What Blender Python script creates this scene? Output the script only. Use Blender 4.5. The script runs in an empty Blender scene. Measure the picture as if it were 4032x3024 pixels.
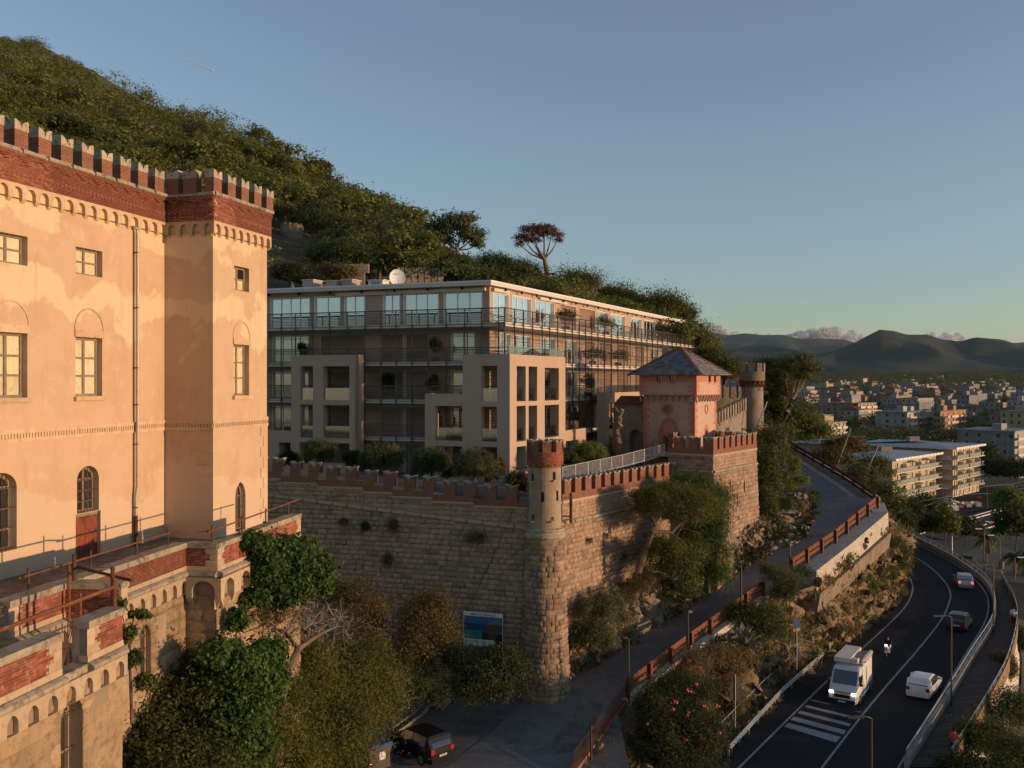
import bpy,math,random
import numpy as np
from mathutils import Vector,Matrix,noise
SC=bpy.context.scene
COL=SC.collection
CAMZ=38.0
FOC=950.0
cam_d=bpy.data.cameras.new("camera")
cam=bpy.data.objects.new("camera",cam_d)
COL.objects.link(cam)
cam.location=(0,0,CAMZ)
cam.rotation_euler=(math.radians(90),0,0)
cam_d.sensor_width=36.0
cam_d.lens=FOC/1024*36.0
cam_d.shift_y=-3.0/1024
cam_d.clip_start=0.5
cam_d.clip_end=60000
SC.camera=cam
SUN_EL=math.radians(5.5)
SUN_AZ=math.radians(104.0)
sun_dir=Vector((math.sin(SUN_AZ)*math.cos(SUN_EL),math.cos(SUN_AZ)*math.cos(SUN_EL),math.sin(SUN_EL)))
world=bpy.data.worlds.new("World")
SC.world=world
world.use_nodes=True
wn=world.node_tree
wn.nodes.clear()
w_out=wn.nodes.new("ShaderNodeOutputWorld")
w_bg=wn.nodes.new("ShaderNodeBackground")
w_sky=wn.nodes.new("ShaderNodeTexSky")
w_sky.sky_type='NISHITA'
w_sky.sun_disc=False
w_sky.sun_elevation=SUN_EL
w_sky.sun_rotation=SUN_AZ
w_sky.altitude=40
w_sky.air_density=1.0
w_sky.dust_density=0.3
w_sky.ozone_density=2.8
w_hsv=wn.nodes.new("ShaderNodeHueSaturation")
w_hsv.inputs['Saturation'].default_value=0.74
wn.links.new(w_sky.outputs[0],w_hsv.inputs['Color'])
wn.links.new(w_hsv.outputs[0],w_bg.inputs[0])
w_bg.inputs[1].default_value=0.15
wn.links.new(w_bg.outputs[0],w_out.inputs[0])
sun_l=bpy.data.lights.new("sun",'SUN')
sun_l.energy=3.1
sun_l.angle=math.radians(0.5)
sun_l.color=(1.0,0.62,0.36)
sun_o=bpy.data.objects.new("sun",sun_l)
COL.objects.link(sun_o)
sun_o.rotation_euler=(-sun_dir).to_track_quat('-Z','Y').to_euler()
sun_o.location=(300,-80,200)
SC.view_settings.view_transform='Standard'
SC.view_settings.look='None'
SC.view_settings.exposure=0.5
SC.view_settings.gamma=1.0
SC.view_settings.use_curve_mapping=False
SC.render.engine='CYCLES'
SC.cycles.max_bounces=5
SC.cycles.diffuse_bounces=3
SC.cycles.glossy_bounces=2
SC.cycles.transparent_max_bounces=6
SC.cycles.volume_bounces=0
SC.cycles.use_denoising=True
rnd=random.Random(7)
def ray(xF,yF):
 return(xF/3.9375-512)/FOC,-(yF/3.9375-381)/FOC
def at_d(xF,yF,d):
 a,b=ray(xF,yF)
 return Vector((a*d,d,CAMZ+b*d))
def at_z(xF,yF,z):
 a,b=ray(xF,yF)
 d=(z-CAMZ)/b
 return Vector((a*d,d,z))
def dD(x,y):
 return x*1.82278,y*1.82278
class Fr:
 """A vertical plane: origin o, horizontal direction u, outward normal n."""
 def __init__(s,o,u,n=None):
  s.o=Vector((o[0],o[1]));u=Vector((u[0],u[1]));s.u=u.normalized()
  if n is None:
   n=Vector((s.u.y,-s.u.x))
  s.n=Vector((n[0],n[1])).normalized()
 def P(s,a,t,z):
  return Vector((s.o.x+s.u.x*a+s.n.x*t,s.o.y+s.u.y*a+s.n.y*t,z))
 def at(s,xF,yF,t=0.0):
  ox,oz=ray(xF,yF)
  m=Vector((s.u.y,-s.u.x))
  q=s.o+s.n*t
  d=q.dot(m)/(ox*m.x+m.y)
  p=Vector((ox*d,d))
  return(p-q).dot(s.u),CAMZ+oz*d
 def off(s,t):
  f=Fr(s.o+s.n*t,s.u,s.n)
  return f
class MB:
 def __init__(s):
  s.v=[];s.f=[];s.mi=[];s.uv=[]
 def face(s,pts,mi=0,uv=None):
  b=len(s.v)
  s.v.extend(pts)
  s.f.append(tuple(range(b,b+len(pts))))
  s.mi.append(mi)
  s.uv.append(uv)
 def hexa(s,c,mi=0):
  for q in((0,3,2,1),(4,5,6,7),(0,1,5,4),(1,2,6,5),(2,3,7,6),(3,0,4,7)):
   s.face([c[i]for i in q],mi)
 def box(s,fr,a0,a1,t0,t1,z0,z1,mi=0):
  P=fr.P
  s.hexa([P(a0,t0,z0),P(a1,t0,z0),P(a1,t1,z0),P(a0,t1,z0),P(a0,t0,z1),P(a1,t0,z1),P(a1,t1,z1),P(a0,t1,z1)],mi)
 def abox(s,x0,x1,y0,y1,z0,z1,mi=0):
  V=Vector
  s.hexa([V((x0,y0,z0)),V((x1,y0,z0)),V((x1,y1,z0)),V((x0,y1,z0)),V((x0,y0,z1)),V((x1,y0,z1)),V((x1,y1,z1)),V((x0,y1,z1))],mi)
 def prism(s,fr,poly,t0,t1,mi=0,caps=True):
  n=len(poly)
  A=[fr.P(a,t0,z)for a,z in poly]
  B=[fr.P(a,t1,z)for a,z in poly]
  if caps:
   s.face(A[::-1],mi);s.face(B,mi)
  for i in range(n):
   j=(i+1)%n
   s.face([A[i],A[j],B[j],B[i]],mi)
 def tube(s,pts,rad,seg=6,mi=0,cap=True):
  n=len(pts)
  rads=rad if isinstance(rad,(list,tuple))else[rad]*n
  rings=[]
  for i,p in enumerate(pts):
   p=Vector(p)
   d=(Vector(pts[min(i+1,n-1)])-Vector(pts[max(i-1,0)])).normalized()
   up=Vector((0,0,1))if abs(d.z)<0.95 else Vector((1,0,0))
   x=d.cross(up).normalized();y=x.cross(d)
   rings.append([p+(x*math.cos(6.2832*k/seg)+y*math.sin(6.2832*k/seg))*rads[i]for k in range(seg)])
  for i in range(n-1):
   for k in range(seg):
    l=(k+1)%seg
    s.face([rings[i][k],rings[i][l],rings[i+1][l],rings[i+1][k]],mi)
  if cap:
   s.face(rings[0][::-1],mi);s.face(rings[-1],mi)
 def lathe(s,c,prof,seg=24,a0=0.0,a1=6.28318,mi=0):
  for i in range(len(prof)-1):
   for k in range(seg):
    t0=a0+(a1-a0)*k/seg;t1=a0+(a1-a0)*(k+1)/seg
    (r0,z0),(r1,z1)=prof[i],prof[i+1]
    q=[Vector((c[0]+r*math.cos(t),c[1]+r*math.sin(t),z))for r,t,z in((r0,t0,z0),(r0,t1,z0),(r1,t1,z1),(r1,t0,z1))]
    R=max(r0,r1,.01)
    s.face(q,mi,[(t0*R,z0),(t1*R,z0),(t1*R,z1+abs(r1-r0)*(z1==z0)),(t0*R,z1+abs(r1-r0)*(z1==z0))])
 def strip(s,rows,mi=0):
  for i in range(len(rows)-1):
   for k in range(len(rows[i])-1):
    s.face([rows[i][k],rows[i][k+1],rows[i+1][k+1],rows[i+1][k]],mi)
 def mesh(s,name,mats,org=(0,0,0),smooth=False,weld=False):
  me=bpy.data.meshes.new(name)
  o=Vector(org)
  me.from_pydata([(p[0]-o.x,p[1]-o.y,p[2]-o.z)for p in s.v],[],s.f)
  uvl=me.uv_layers.new(name="UVMap")
  uvs=[]
  for f,u in zip(s.f,s.uv):
   if u is not None:
    uvs.extend(u);continue
   p0,p1,p2=Vector(s.v[f[0]]),Vector(s.v[f[1]]),Vector(s.v[f[2]])
   n=(p1-p0).cross(p2-p0)
   if n.length<1e-9 and len(f)>3:
    n=(p2-p0).cross(Vector(s.v[f[3]])-p0)
   n.normalize()if n.length>0 else None
   if abs(n.z)>.75:
    for i in f:uvs.append((s.v[i][0],s.v[i][1]))
   else:
    t=Vector((-n.y,n.x));t.normalize()
    if t.x<0 or(abs(t.x)<1e-6 and t.y<0):t=-t
    for i in f:uvs.append((s.v[i][0]*t.x+s.v[i][1]*t.y,s.v[i][2]))
  uvl.data.foreach_set("uv",np.array(uvs,dtype=np.float32).ravel())
  for m in mats:me.materials.append(m)
  me.polygons.foreach_set("material_index",s.mi)
  if smooth:me.polygons.foreach_set("use_smooth",[True]*len(s.f))
  if weld:
   import bmesh
   bm=bmesh.new();bm.from_mesh(me)
   bmesh.ops.remove_doubles(bm,verts=bm.verts,dist=weld)
   bm.to_mesh(me);bm.free()
  me.update()
  return me
def root_of(o):
 while o.parent is not None:o=o.parent
 return o
def thing(name,label,cat,loc=(0,0,0),group=None):
 o=bpy.data.objects.new(name,None)
 COL.objects.link(o)
 o.location=loc
 o.empty_display_size=.5
 o['label']=label;o['category']=cat
 if group:o['group']=group
 return o
def obj(name,mb,mats,parent=None,smooth=False,kind=None,label=None,weld=False,org=None):
 if not isinstance(mats,(list,tuple)):mats=[mats]
 if parent is not None:
  org=Vector(root_of(parent).location)
 elif org is None:
  A=np.array([tuple(p)for p in mb.v])
  org=Vector(((A[:,0].min()+A[:,0].max())/2,(A[:,1].min()+A[:,1].max())/2,A[:,2].min()))
 me=mb.mesh(name,mats,org,smooth,weld)
 o=bpy.data.objects.new(name,me)
 COL.objects.link(o)
 if parent is not None:o.parent=parent
 else:o.location=org
 if kind:o['kind']=kind
 if label:o['label']=label
 return o
def tag(o,label,cat,group=None):
 o['label']=label;o['category']=cat
 if group:o['group']=group
 return o
def inst(name,me,M,parent=None):
 o=bpy.data.objects.new(name,me)
 COL.objects.link(o)
 if parent is not None:
  o.parent=parent
  o.matrix_local=Matrix.Translation(-Vector(root_of(parent).location))@M
 else:
  o.matrix_world=M
 return o
def dup(o,parent=None):
 c=o.copy();COL.objects.link(c)
 c.parent=parent
 for ch in list(o.children):dup(ch,c)
 return c
def in_view(p,pad=0.03):
 if p[1]<1:return False
 x=p[0]/p[1]*FOC/512;y=(p[2]-CAMZ)/p[1]*FOC/384
 return abs(x)<1+pad and abs(y)<1+pad
class NT:
 def __init__(s,name):
  s.m=bpy.data.materials.new(name);s.m.use_nodes=True
  s.t=s.m.node_tree;s.t.nodes.clear()
  s.out=s.t.nodes.new("ShaderNodeOutputMaterial")
  s.geo=None
 def n(s,typ,**kw):
  x=s.t.nodes.new(typ)
  for k,v in kw.items():setattr(x,k,v)
  return x
 def l(s,a,b):s.t.links.new(a,b)
 def set(s,node,**kw):
  for k,v in kw.items():node.inputs[k.replace('_',' ')].default_value=v
 def pos(s):
  if s.geo is None:s.geo=s.n("ShaderNodeNewGeometry")
  return s.geo.outputs['Position']
 def noise(s,scale,detail=4,rough=.6,vec=None,stretch=None):
  x=s.n("ShaderNodeTexNoise")
  x.inputs['Scale'].default_value=scale;x.inputs['Detail'].default_value=detail
  x.inputs['Roughness'].default_value=rough
  v=vec if vec is not None else s.pos()
  if stretch:
   mp=s.n("ShaderNodeMapping");mp.inputs['Scale'].default_value=stretch
   s.l(v,mp.inputs[0]);v=mp.outputs[0]
  s.l(v,x.inputs['Vector'])
  return x.outputs['Fac']
 def ramp(s,fac,stops):
  r=s.n("ShaderNodeValToRGB")
  e=r.color_ramp.elements
  while len(e)<len(stops):e.new(.5)
  for i,(p,c)in enumerate(stops):
   e[i].position=p;e[i].color=(*c,1)if len(c)==3 else c
  s.l(fac,r.inputs[0])
  return r.outputs[0]
 def mix(s,fac,a,b,mode='MIX'):
  m=s.n("ShaderNodeMix",data_type='RGBA',blend_type=mode)
  for v,i in((fac,0),(a,6),(b,7)):
   if hasattr(v,'links')or hasattr(v,'is_linked'):s.l(v,m.inputs[i])
   elif isinstance(v,(int,float)):m.inputs[i].default_value=v
   else:m.inputs[i].default_value=(*v,1)
  return m.outputs[2]
 def math(s,op,a,b=0.0,clamp=False):
  m=s.n("ShaderNodeMath",operation=op);m.use_clamp=clamp
  for v,i in((a,0),(b,1)):
   if hasattr(v,'is_linked'):s.l(v,m.inputs[i])
   else:m.inputs[i].default_value=v
  return m.outputs[0]
 def rnd(s):
  return s.n("ShaderNodeObjectInfo").outputs['Random']
 def princ(s,col,rough=.8,spec=.3,metal=0.0,bump=None,bstr=.4,bdist=.03):
  p=s.n("ShaderNodeBsdfPrincipled")
  if hasattr(col,'is_linked'):s.l(col,p.inputs['Base Color'])
  else:p.inputs['Base Color'].default_value=(*col,1)
  if hasattr(rough,'is_linked'):s.l(rough,p.inputs['Roughness'])
  else:p.inputs['Roughness'].default_value=rough
  p.inputs['Specular IOR Level'].default_value=spec
  p.inputs['Metallic'].default_value=metal
  if bump is not None:
   b=s.n("ShaderNodeBump");b.inputs['Strength'].default_value=bstr;b.inputs['Distance'].default_value=bdist
   s.l(bump,b.inputs['Height']);s.l(b.outputs[0],p.inputs['Normal'])
  s.p=p
  s.l(p.outputs[0],s.out.inputs[0])
  return s.m
def m_noise(name,c1,c2,scale=1.0,c3=None,s2=8.0,rough=.85,bump=.3,bscale=20.,bdist=.02,spec=.25,rv=.12,stretch=None,metal=0.0):
 t=NT(name)
 c=t.ramp(t.noise(scale,5,.62,stretch=stretch),[(.32,c1),(.68,c2)])
 if c3 is not None:
  c=t.mix(t.ramp(t.noise(s2,3,.7),[(.5,(0,0,0)),(.72,(1,1,1))]),c,c3)
 if rv:
  k=t.math('ADD',t.math('MULTIPLY',t.rnd(),2*rv),1-rv)
  cmb=t.n("ShaderNodeCombineColor");[t.l(k,cmb.inputs[i])for i in range(3)]
  c=t.mix(1.0,c,cmb.outputs[0],'MULTIPLY')
 return t.princ(c,rough,spec,metal,t.noise(bscale,4,.7)if bump else None,bump,bdist)
def m_flat(name,c,rough=.6,spec=.4,metal=0.0,var=.1,scale=6.):
 t=NT(name)
 a=tuple(min(1,x*(1+var))for x in c);b=tuple(x*(1-var)for x in c)
 return t.princ(t.ramp(t.noise(scale,3),[(.3,b),(.7,a)]),rough,spec,metal)
def m_emit(name,c,s):
 t=NT(name);e=t.n("ShaderNodeEmission");e.inputs[0].default_value=(*c,1);e.inputs[1].default_value=s
 t.l(e.outputs[0],t.out.inputs[0]);return t.m
def m_brick(name,c1=(.28,.10,.06),c2=(.19,.072,.045),mortar=(.30,.21,.15),bw=.25,bh=.075,dirt=(.14,.09,.06),bump=.5):
 t=NT(name)
 uv=t.n("ShaderNodeUVMap").outputs[0]
 b=t.n("ShaderNodeTexBrick")
 t.l(uv,b.inputs['Vector'])
 b.inputs['Scale'].default_value=1.0
 b.inputs['Brick Width'].default_value=bw;b.inputs['Row Height'].default_value=bh
 b.inputs['Mortar Size'].default_value=bh*.11;b.inputs['Mortar Smooth'].default_value=.3
 b.inputs['Color1'].default_value=(*c1,1);b.inputs['Color2'].default_value=(*c2,1);b.inputs['Mortar'].default_value=(*mortar,1)
 c=t.mix(t.ramp(t.noise(1.6,5,.7),[(.45,(0,0,0)),(.75,(.75,.75,.75))]),b.outputs[0],dirt)
 c=t.mix(t.ramp(t.noise(5,4,.7),[(.62,(0,0,0)),(.8,(.5,.5,.5))]),c,(.42,.31,.22))
 h=t.math('ADD',t.math('MULTIPLY',b.outputs[1],-1.0),t.math('MULTIPLY',t.noise(30,3),.35))
 return t.princ(c,.88,.2,0,h,bump,.02)
def m_leaf(name,dark,light,scale=.5,trans=.35,tip=None,rough=.6):
 t=NT(name)
 c=t.ramp(t.math('ADD',t.math('MULTIPLY',t.noise(scale,3,.6),.75),t.math('MULTIPLY',t.noise(scale*9,2,.5),.25)),[(.36,dark),(.62,light)])
 if tip is not None:
  c=t.mix(t.ramp(t.noise(scale*1.7+.3,3,.6),[(.55,(0,0,0)),(.7,(1,1,1))]),c,tip)
 k=t.math('ADD',t.math('MULTIPLY',t.rnd(),.4),.8)
 cmb=t.n("ShaderNodeCombineColor");[t.l(k,cmb.inputs[i])for i in range(3)]
 c=t.mix(1.0,c,cmb.outputs[0],'MULTIPLY')
 p=t.n("ShaderNodeBsdfPrincipled");t.l(c,p.inputs['Base Color']);p.inputs['Roughness'].default_value=rough
 p.inputs['Specular IOR Level'].default_value=.25
 tr=t.n("ShaderNodeBsdfTranslucent");t.l(t.mix(.5,c,light),tr.inputs[0])
 mx=t.n("ShaderNodeMixShader");mx.inputs[0].default_value=trans
 t.l(p.outputs[0],mx.inputs[1]);t.l(tr.outputs[0],mx.inputs[2]);t.l(mx.outputs[0],t.out.inputs[0])
 return t.m
def m_glass(name,tint=(.02,.025,.03),refl=.28,rough=.03):
 t=NT(name)
 p=t.n("ShaderNodeBsdfPrincipled");p.inputs['Base Color'].default_value=(*tint,1);p.inputs['Roughness'].default_value=.3
 g=t.n("ShaderNodeBsdfGlossy");g.inputs['Roughness'].default_value=rough;g.inputs[0].default_value=(.9,.95,1,1)
 lw=t.n("ShaderNodeLayerWeight");lw.inputs[0].default_value=.25
 f=t.math('ADD',t.math('MULTIPLY',lw.outputs[0],.7),refl,True)
 mx=t.n("ShaderNodeMixShader");t.l(f,mx.inputs[0]);t.l(p.outputs[0],mx.inputs[1]);t.l(g.outputs[0],mx.inputs[2])
 t.l(mx.outputs[0],t.out.inputs[0]);return t.m
def m_clear(name,tint=(.75,.85,.85),alpha=.72):
 t=NT(name)
 tr=t.n("ShaderNodeBsdfTransparent");tr.inputs[0].default_value=(*tint,1)
 g=t.n("ShaderNodeBsdfGlossy");g.inputs['Roughness'].default_value=.03
 mx=t.n("ShaderNodeMixShader");mx.inputs[0].default_value=1-alpha
 t.l(tr.outputs[0],mx.inputs[1]);t.l(g.outputs[0],mx.inputs[2]);t.l(mx.outputs[0],t.out.inputs[0]);return t.m
def m_plaster():
 t=NT("castle plaster")
 base=t.ramp(t.noise(.55,6,.65),[(.3,(.49,.335,.205)),(.55,(.55,.385,.245)),(.75,(.52,.365,.225))])
 sep=t.n("ShaderNodeSeparateXYZ");t.l(t.pos(),sep.inputs[0])
 z=sep.outputs[2]
 nz=t.noise(.34,5,.6)
 zw=t.math('ADD',z,t.math('MULTIPLY',t.math('SUBTRACT',nz,.5),6.5))
 b1=t.math('SUBTRACT',1.0,t.math('MULTIPLY',t.math('ABSOLUTE',t.math('SUBTRACT',zw,40.75)),.9),True)
 b2=t.math('MULTIPLY',t.math('SUBTRACT',zw,43.0),.9,True)
 worn=t.math('MAXIMUM',t.ramp(b1,[(.30,(0,0,0)),(.52,(.85,.85,.85))]),t.ramp(b2,[(.22,(0,0,0)),(.48,(.85,.85,.85))]))
 pale=t.ramp(t.noise(1.3,5,.7),[(.3,(.62,.48,.29)),(.7,(.66,.53,.34))])
 c=t.mix(worn,base,pale)
 c=t.mix(t.ramp(t.noise(2.2,6,.75),[(.56,(0,0,0)),(.66,(.35,.35,.35))]),c,(.64,.50,.33))
 st=t.noise(1.0,5,.7,stretch=(3,3,.35))
 c=t.mix(t.ramp(st,[(.55,(0,0,0)),(.72,(.4,.4,.4))]),c,(.44,.27,.15))
 lo=t.math('MULTIPLY',t.math('SUBTRACT',34.6,zw),.8,True)
 c=t.mix(t.ramp(lo,[(.3,(0,0,0)),(.5,(.6,.6,.6))]),c,(.58,.45,.31))
 return t.princ(c,.92,.15,0,t.math('ADD',t.noise(7,6,.7),t.math('MULTIPLY',worn,-.12)),.25,.03)
M={}
M['plaster']=m_plaster()
M['trim']=m_noise("moulded plaster",(.50,.34,.20),(.58,.42,.27),1.2,(.40,.27,.16),5,bump=.2)
M['brick']=m_brick("red brick")
M['brick_new']=m_noise("red clay brick",(.28,.10,.058),(.20,.075,.045),3,(.34,.14,.085),9,bump=.35,rv=.3)
M['brick_old']=m_noise("weathered red brick",(.26,.075,.045),(.17,.055,.035),2.4,(.30,.16,.10),6,bump=.4,rv=.35)
M['mortar']=m_noise("mortar",(.40,.29,.20),(.33,.24,.17),4,bump=.3)
M['cap']=m_noise("lichened cap stone",(.45,.37,.26),(.34,.29,.21),2.2,(.10,.085,.06),5,bump=.5)
M['coping']=m_noise("lichened coping stone",(.40,.33,.23),(.27,.23,.17),1.6,(.09,.08,.06),3.5,bump=.5)
M['sand']=m_noise("pale dressed stone",(.47,.36,.24),(.40,.30,.19),1.6,(.30,.22,.14),6,bump=.4)
M['ashlar']=m_noise("weathered sandstone",(.40,.285,.17),(.31,.215,.125),1.4,(.20,.14,.085),5,bump=.8,bscale=9,bdist=.05,rv=.2)
M['rough']=m_noise("rusticated sandstone",(.38,.265,.18),(.27,.185,.125),1.2,(.15,.11,.08),4,bump=.9,bscale=8,bdist=.07,rv=.25)
M['joint']=m_noise("lime joint",(.33,.25,.17),(.25,.185,.125),2,bump=.5,bscale=12)
M['grey_stone']=m_noise("rubble stone",(.25,.205,.155),(.17,.14,.11),.9,(.33,.27,.19),3,bump=.9,bscale=5,bdist=.08,rv=.25)
M['render']=m_noise("beige render",(.46,.335,.245),(.43,.31,.228),.5,bump=.08,rv=.03)
M['white']=m_flat("white paint",(.74,.72,.68),.5)
M['fascia']=m_flat("painted fascia",(.60,.53,.45),.6)
M['steel']=m_flat("dark bronze steel",(.075,.065,.055),.45,.4,.3)
M['steel2']=m_flat("galvanised steel",(.36,.37,.37),.45,.5,.6)
M['rail_white']=m_flat("pale railing paint",(.55,.55,.52),.5)
M['rust']=m_noise("rusted steel",(.20,.075,.035),(.11,.045,.025),2.5,(.27,.12,.055),9,bump=.4,rv=.1)
M['rust_dk']=m_noise("dark rusted iron",(.10,.05,.03),(.055,.032,.022),4,(.17,.075,.04),12,bump=.4)
M['frame']=m_noise("weathered window frame",(.27,.22,.15),(.17,.14,.10),5,bump=.2)
M['curtain']=m_noise("old cream shutter",(.66,.58,.38),(.58,.49,.31),1.2,(.48,.39,.24),4,bump=.15,stretch=(4,4,.5))
M['glass']=m_glass("window glass")
M['glass_sky']=m_glass("sky reflecting glass",(.03,.035,.04),.5,.02)
M['glass_dk']=m_glass("dim glass",(.012,.012,.014),.1)
M['clear']=m_clear("clear balustrade glass")
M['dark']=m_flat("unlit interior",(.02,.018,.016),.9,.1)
M['door']=m_noise("rusty red door",(.27,.075,.035),(.20,.055,.03),2.5,(.05,.028,.02),4,bump=.3)
M['zinc']=m_flat("zinc pipe",(.36,.33,.26),.5,.4,.3)
M['concrete']=m_noise("concrete",(.33,.30,.26),(.26,.24,.21),.8,(.2,.18,.16),3,bump=.3)
M['white_wall']=m_noise("whitewashed concrete",(.58,.53,.44),(.47,.43,.35),.7,(.36,.31,.24),3,bump=.3)
M['blind']=m_noise("slatted blind",(.40,.28,.22),(.36,.25,.20),2,bump=0,rv=.1)
M['terracotta']=m_noise("terracotta tile",(.27,.10,.06),(.19,.075,.05),1.5,bump=.4,rv=.2)
M['slate']=m_noise("slate",(.17,.165,.165),(.105,.105,.11),2,(.24,.23,.21),6,bump=.4,rv=.35,rough=.7)
M['pink']=m_noise("pink painted stone",(.50,.215,.165),(.44,.185,.14),1.5,(.36,.15,.115),5,bump=.25)
M['pale_pink']=m_noise("pale pink block",(.54,.38,.28),(.47,.33,.245),.9,(.53,.29,.21),2.2,bump=.3,rv=.1)
M['wood']=m_noise("grey deck wood",(.115,.085,.065),(.075,.058,.047),1.6,bump=.3,rv=.25,stretch=(1,1,1))
M['timber']=m_noise("weathered timber",(.34,.27,.19),(.24,.18,.12),2,bump=.3)
M['bark']=m_noise("bark",(.17,.115,.08),(.09,.065,.05),3,(.24,.18,.13),6,bump=.8,bscale=10,bdist=.05)
M['bark_pale']=m_noise("pale bark",(.30,.23,.17),(.20,.15,.11),3,bump=.6)
M['asphalt']=m_noise("asphalt",(.030,.031,.033),(.022,.023,.024),.35,(.038,.038,.038),9,bump=.3,bscale=60,rv=0,rough=.9,spec=.1)
M['drive']=m_noise("worn concrete paving",(.175,.17,.162),(.13,.127,.124),.4,(.22,.21,.2),2.5,bump=.35,bscale=30,rv=0)
M['marking']=m_noise("worn road paint",(.40,.40,.39),(.28,.28,.28),3,(.15,.15,.15),7,bump=0,rv=0)
M['rock']=m_noise("cliff rock",(.31,.225,.13),(.20,.145,.085),.45,(.12,.095,.06),1.6,bump=1.0,bscale=3.5,bdist=.25,rv=0)
M['rock_grey']=m_noise("grey rock",(.33,.265,.19),(.22,.175,.125),.6,(.14,.115,.085),2,bump=1.0,bscale=4,bdist=.15)
M['soil']=m_noise("dry soil",(.13,.10,.065),(.085,.07,.045),.5,(.06,.065,.03),1.2,bump=.6,bscale=6,bdist=.1)
M['dust']=m_noise("dusty gravel",(.16,.15,.135),(.11,.105,.10),.5,(.21,.195,.175),1.8,bump=.4,bscale=14)
M['leaf_oak']=m_leaf("holm oak leaves",(.035,.05,.012),(.115,.135,.03),.6)
M['leaf_pine']=m_leaf("pine needles",(.045,.06,.012),(.15,.155,.028),.5)
M['leaf_ivy']=m_leaf("ivy leaves",(.03,.065,.012),(.095,.165,.032),.9)
M['leaf_olive']=m_leaf("olive leaves",(.055,.07,.026),(.14,.155,.06),.7)
M['leaf_dry']=m_leaf("drying leaves",(.07,.06,.018),(.16,.13,.035),.8,tip=(.15,.075,.03))
M['leaf_bright']=m_leaf("bright feathery leaves",(.07,.10,.016),(.17,.21,.035),.9)
M['leaf_dark']=m_leaf("dark shrub leaves",(.022,.032,.012),(.055,.07,.022),.8)
M['leaf_far']=m_leaf("hillside pine crowns",(.05,.065,.013),(.20,.21,.04),.09,trans=.3)
M['leaf_far2']=m_leaf("hillside oak crowns",(.045,.055,.015),(.15,.155,.038),.12,trans=.25,tip=(.10,.075,.03))
M['leaf_red']=m_leaf("dying red needles",(.10,.045,.035),(.20,.085,.06),.8)
M['grass_dry']=m_leaf("dry grass",(.11,.085,.035),(.21,.155,.065),.8)
M['agave']=m_leaf("agave",(.10,.12,.08),(.20,.22,.155),.7,trans=.1)
M['flower']=m_flat("oleander blossom",(.55,.08,.11),.7)
M['car_white']=m_flat("white car paint",(.70,.69,.66),.25,.5,0,.02)
M['car_silver']=m_flat("silver car paint",(.38,.39,.40),.3,.5,.5,.02)
M['car_black']=m_flat("black car paint",(.012,.011,.010),.22,.5,0,.02)
M['car_dark']=m_flat("dark grey car paint",(.03,.031,.032),.3,.5,0,.02)
M['car_blue']=m_flat("blue plastic",(.02,.06,.16),.45,.4)
M['car_red']=m_flat("red car paint",(.25,.03,.025),.3,.5)
M['car_glass']=m_glass("car glass",(.012,.014,.016),.12)
M['tyre']=m_flat("tyre rubber",(.018,.018,.018),.8,.2)
M['hub']=m_flat("alloy wheel",(.30,.30,.31),.35,.5,.7)
M['trimblk']=m_flat("black plastic trim",(.02,.02,.021),.6,.3)
M['tail']=m_flat("red lamp lens",(.35,.02,.03),.2,.5)
M['tail_lit']=m_emit("lit tail lamp",(1,.07,.09),1.4)
M['head_lit']=m_emit("lit headlamp",(1,.93,.8),3.0)
M['lampglass']=m_flat("headlamp lens",(.6,.6,.58),.15,.6)
M['plate']=m_flat("licence plate",(.62,.62,.60),.4)
M['ink']=m_flat("black print",(.015,.015,.018),.6)
M['skin']=m_flat("skin",(.42,.25,.17),.6)
M['hair']=m_flat("dark hair",(.02,.015,.012),.6)
M['cloth_red']=m_noise("coral red jacket",(.72,.10,.065),(.58,.075,.05),6,bump=.3,rv=0)
M['cloth_white']=m_noise("white shirt",(.70,.70,.72),(.58,.58,.62),6,bump=.3,rv=0)
M['cloth_black']=m_noise("black cloth",(.02,.02,.022),(.012,.012,.013),6,bump=.2,rv=0)
M['cloth_grey']=m_noise("grey trousers",(.40,.39,.37),(.30,.29,.28),6,bump=.2,rv=0)
def quad_mesh(name,V,Q,mats,mi=None,smooth=False):
 me=bpy.data.meshes.new(name)
 V=np.asarray(V,dtype=np.float32);Q=np.asarray(Q,dtype=np.int32)
 me.vertices.add(len(V));me.vertices.foreach_set("co",V.ravel())
 me.loops.add(Q.size);me.loops.foreach_set("vertex_index",Q.ravel())
 me.polygons.add(len(Q))
 me.polygons.foreach_set("loop_start",np.arange(0,Q.size,4,dtype=np.int32))
 if not isinstance(mats,(list,tuple)):mats=[mats]
 for m in mats:me.materials.append(m)
 if mi is not None:me.polygons.foreach_set("material_index",np.asarray(mi,dtype=np.int32))
 if smooth:me.polygons.foreach_set("use_smooth",np.ones(len(Q),dtype=bool))
 me.update(calc_edges=True)
 return me
def add_mesh_obj(name,me,parent=None,loc=(0,0,0),kind=None):
 o=bpy.data.objects.new(name,me);COL.objects.link(o)
 if parent is not None:o.parent=parent
 o.location=loc
 if kind:o['kind']=kind
 return o
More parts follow.
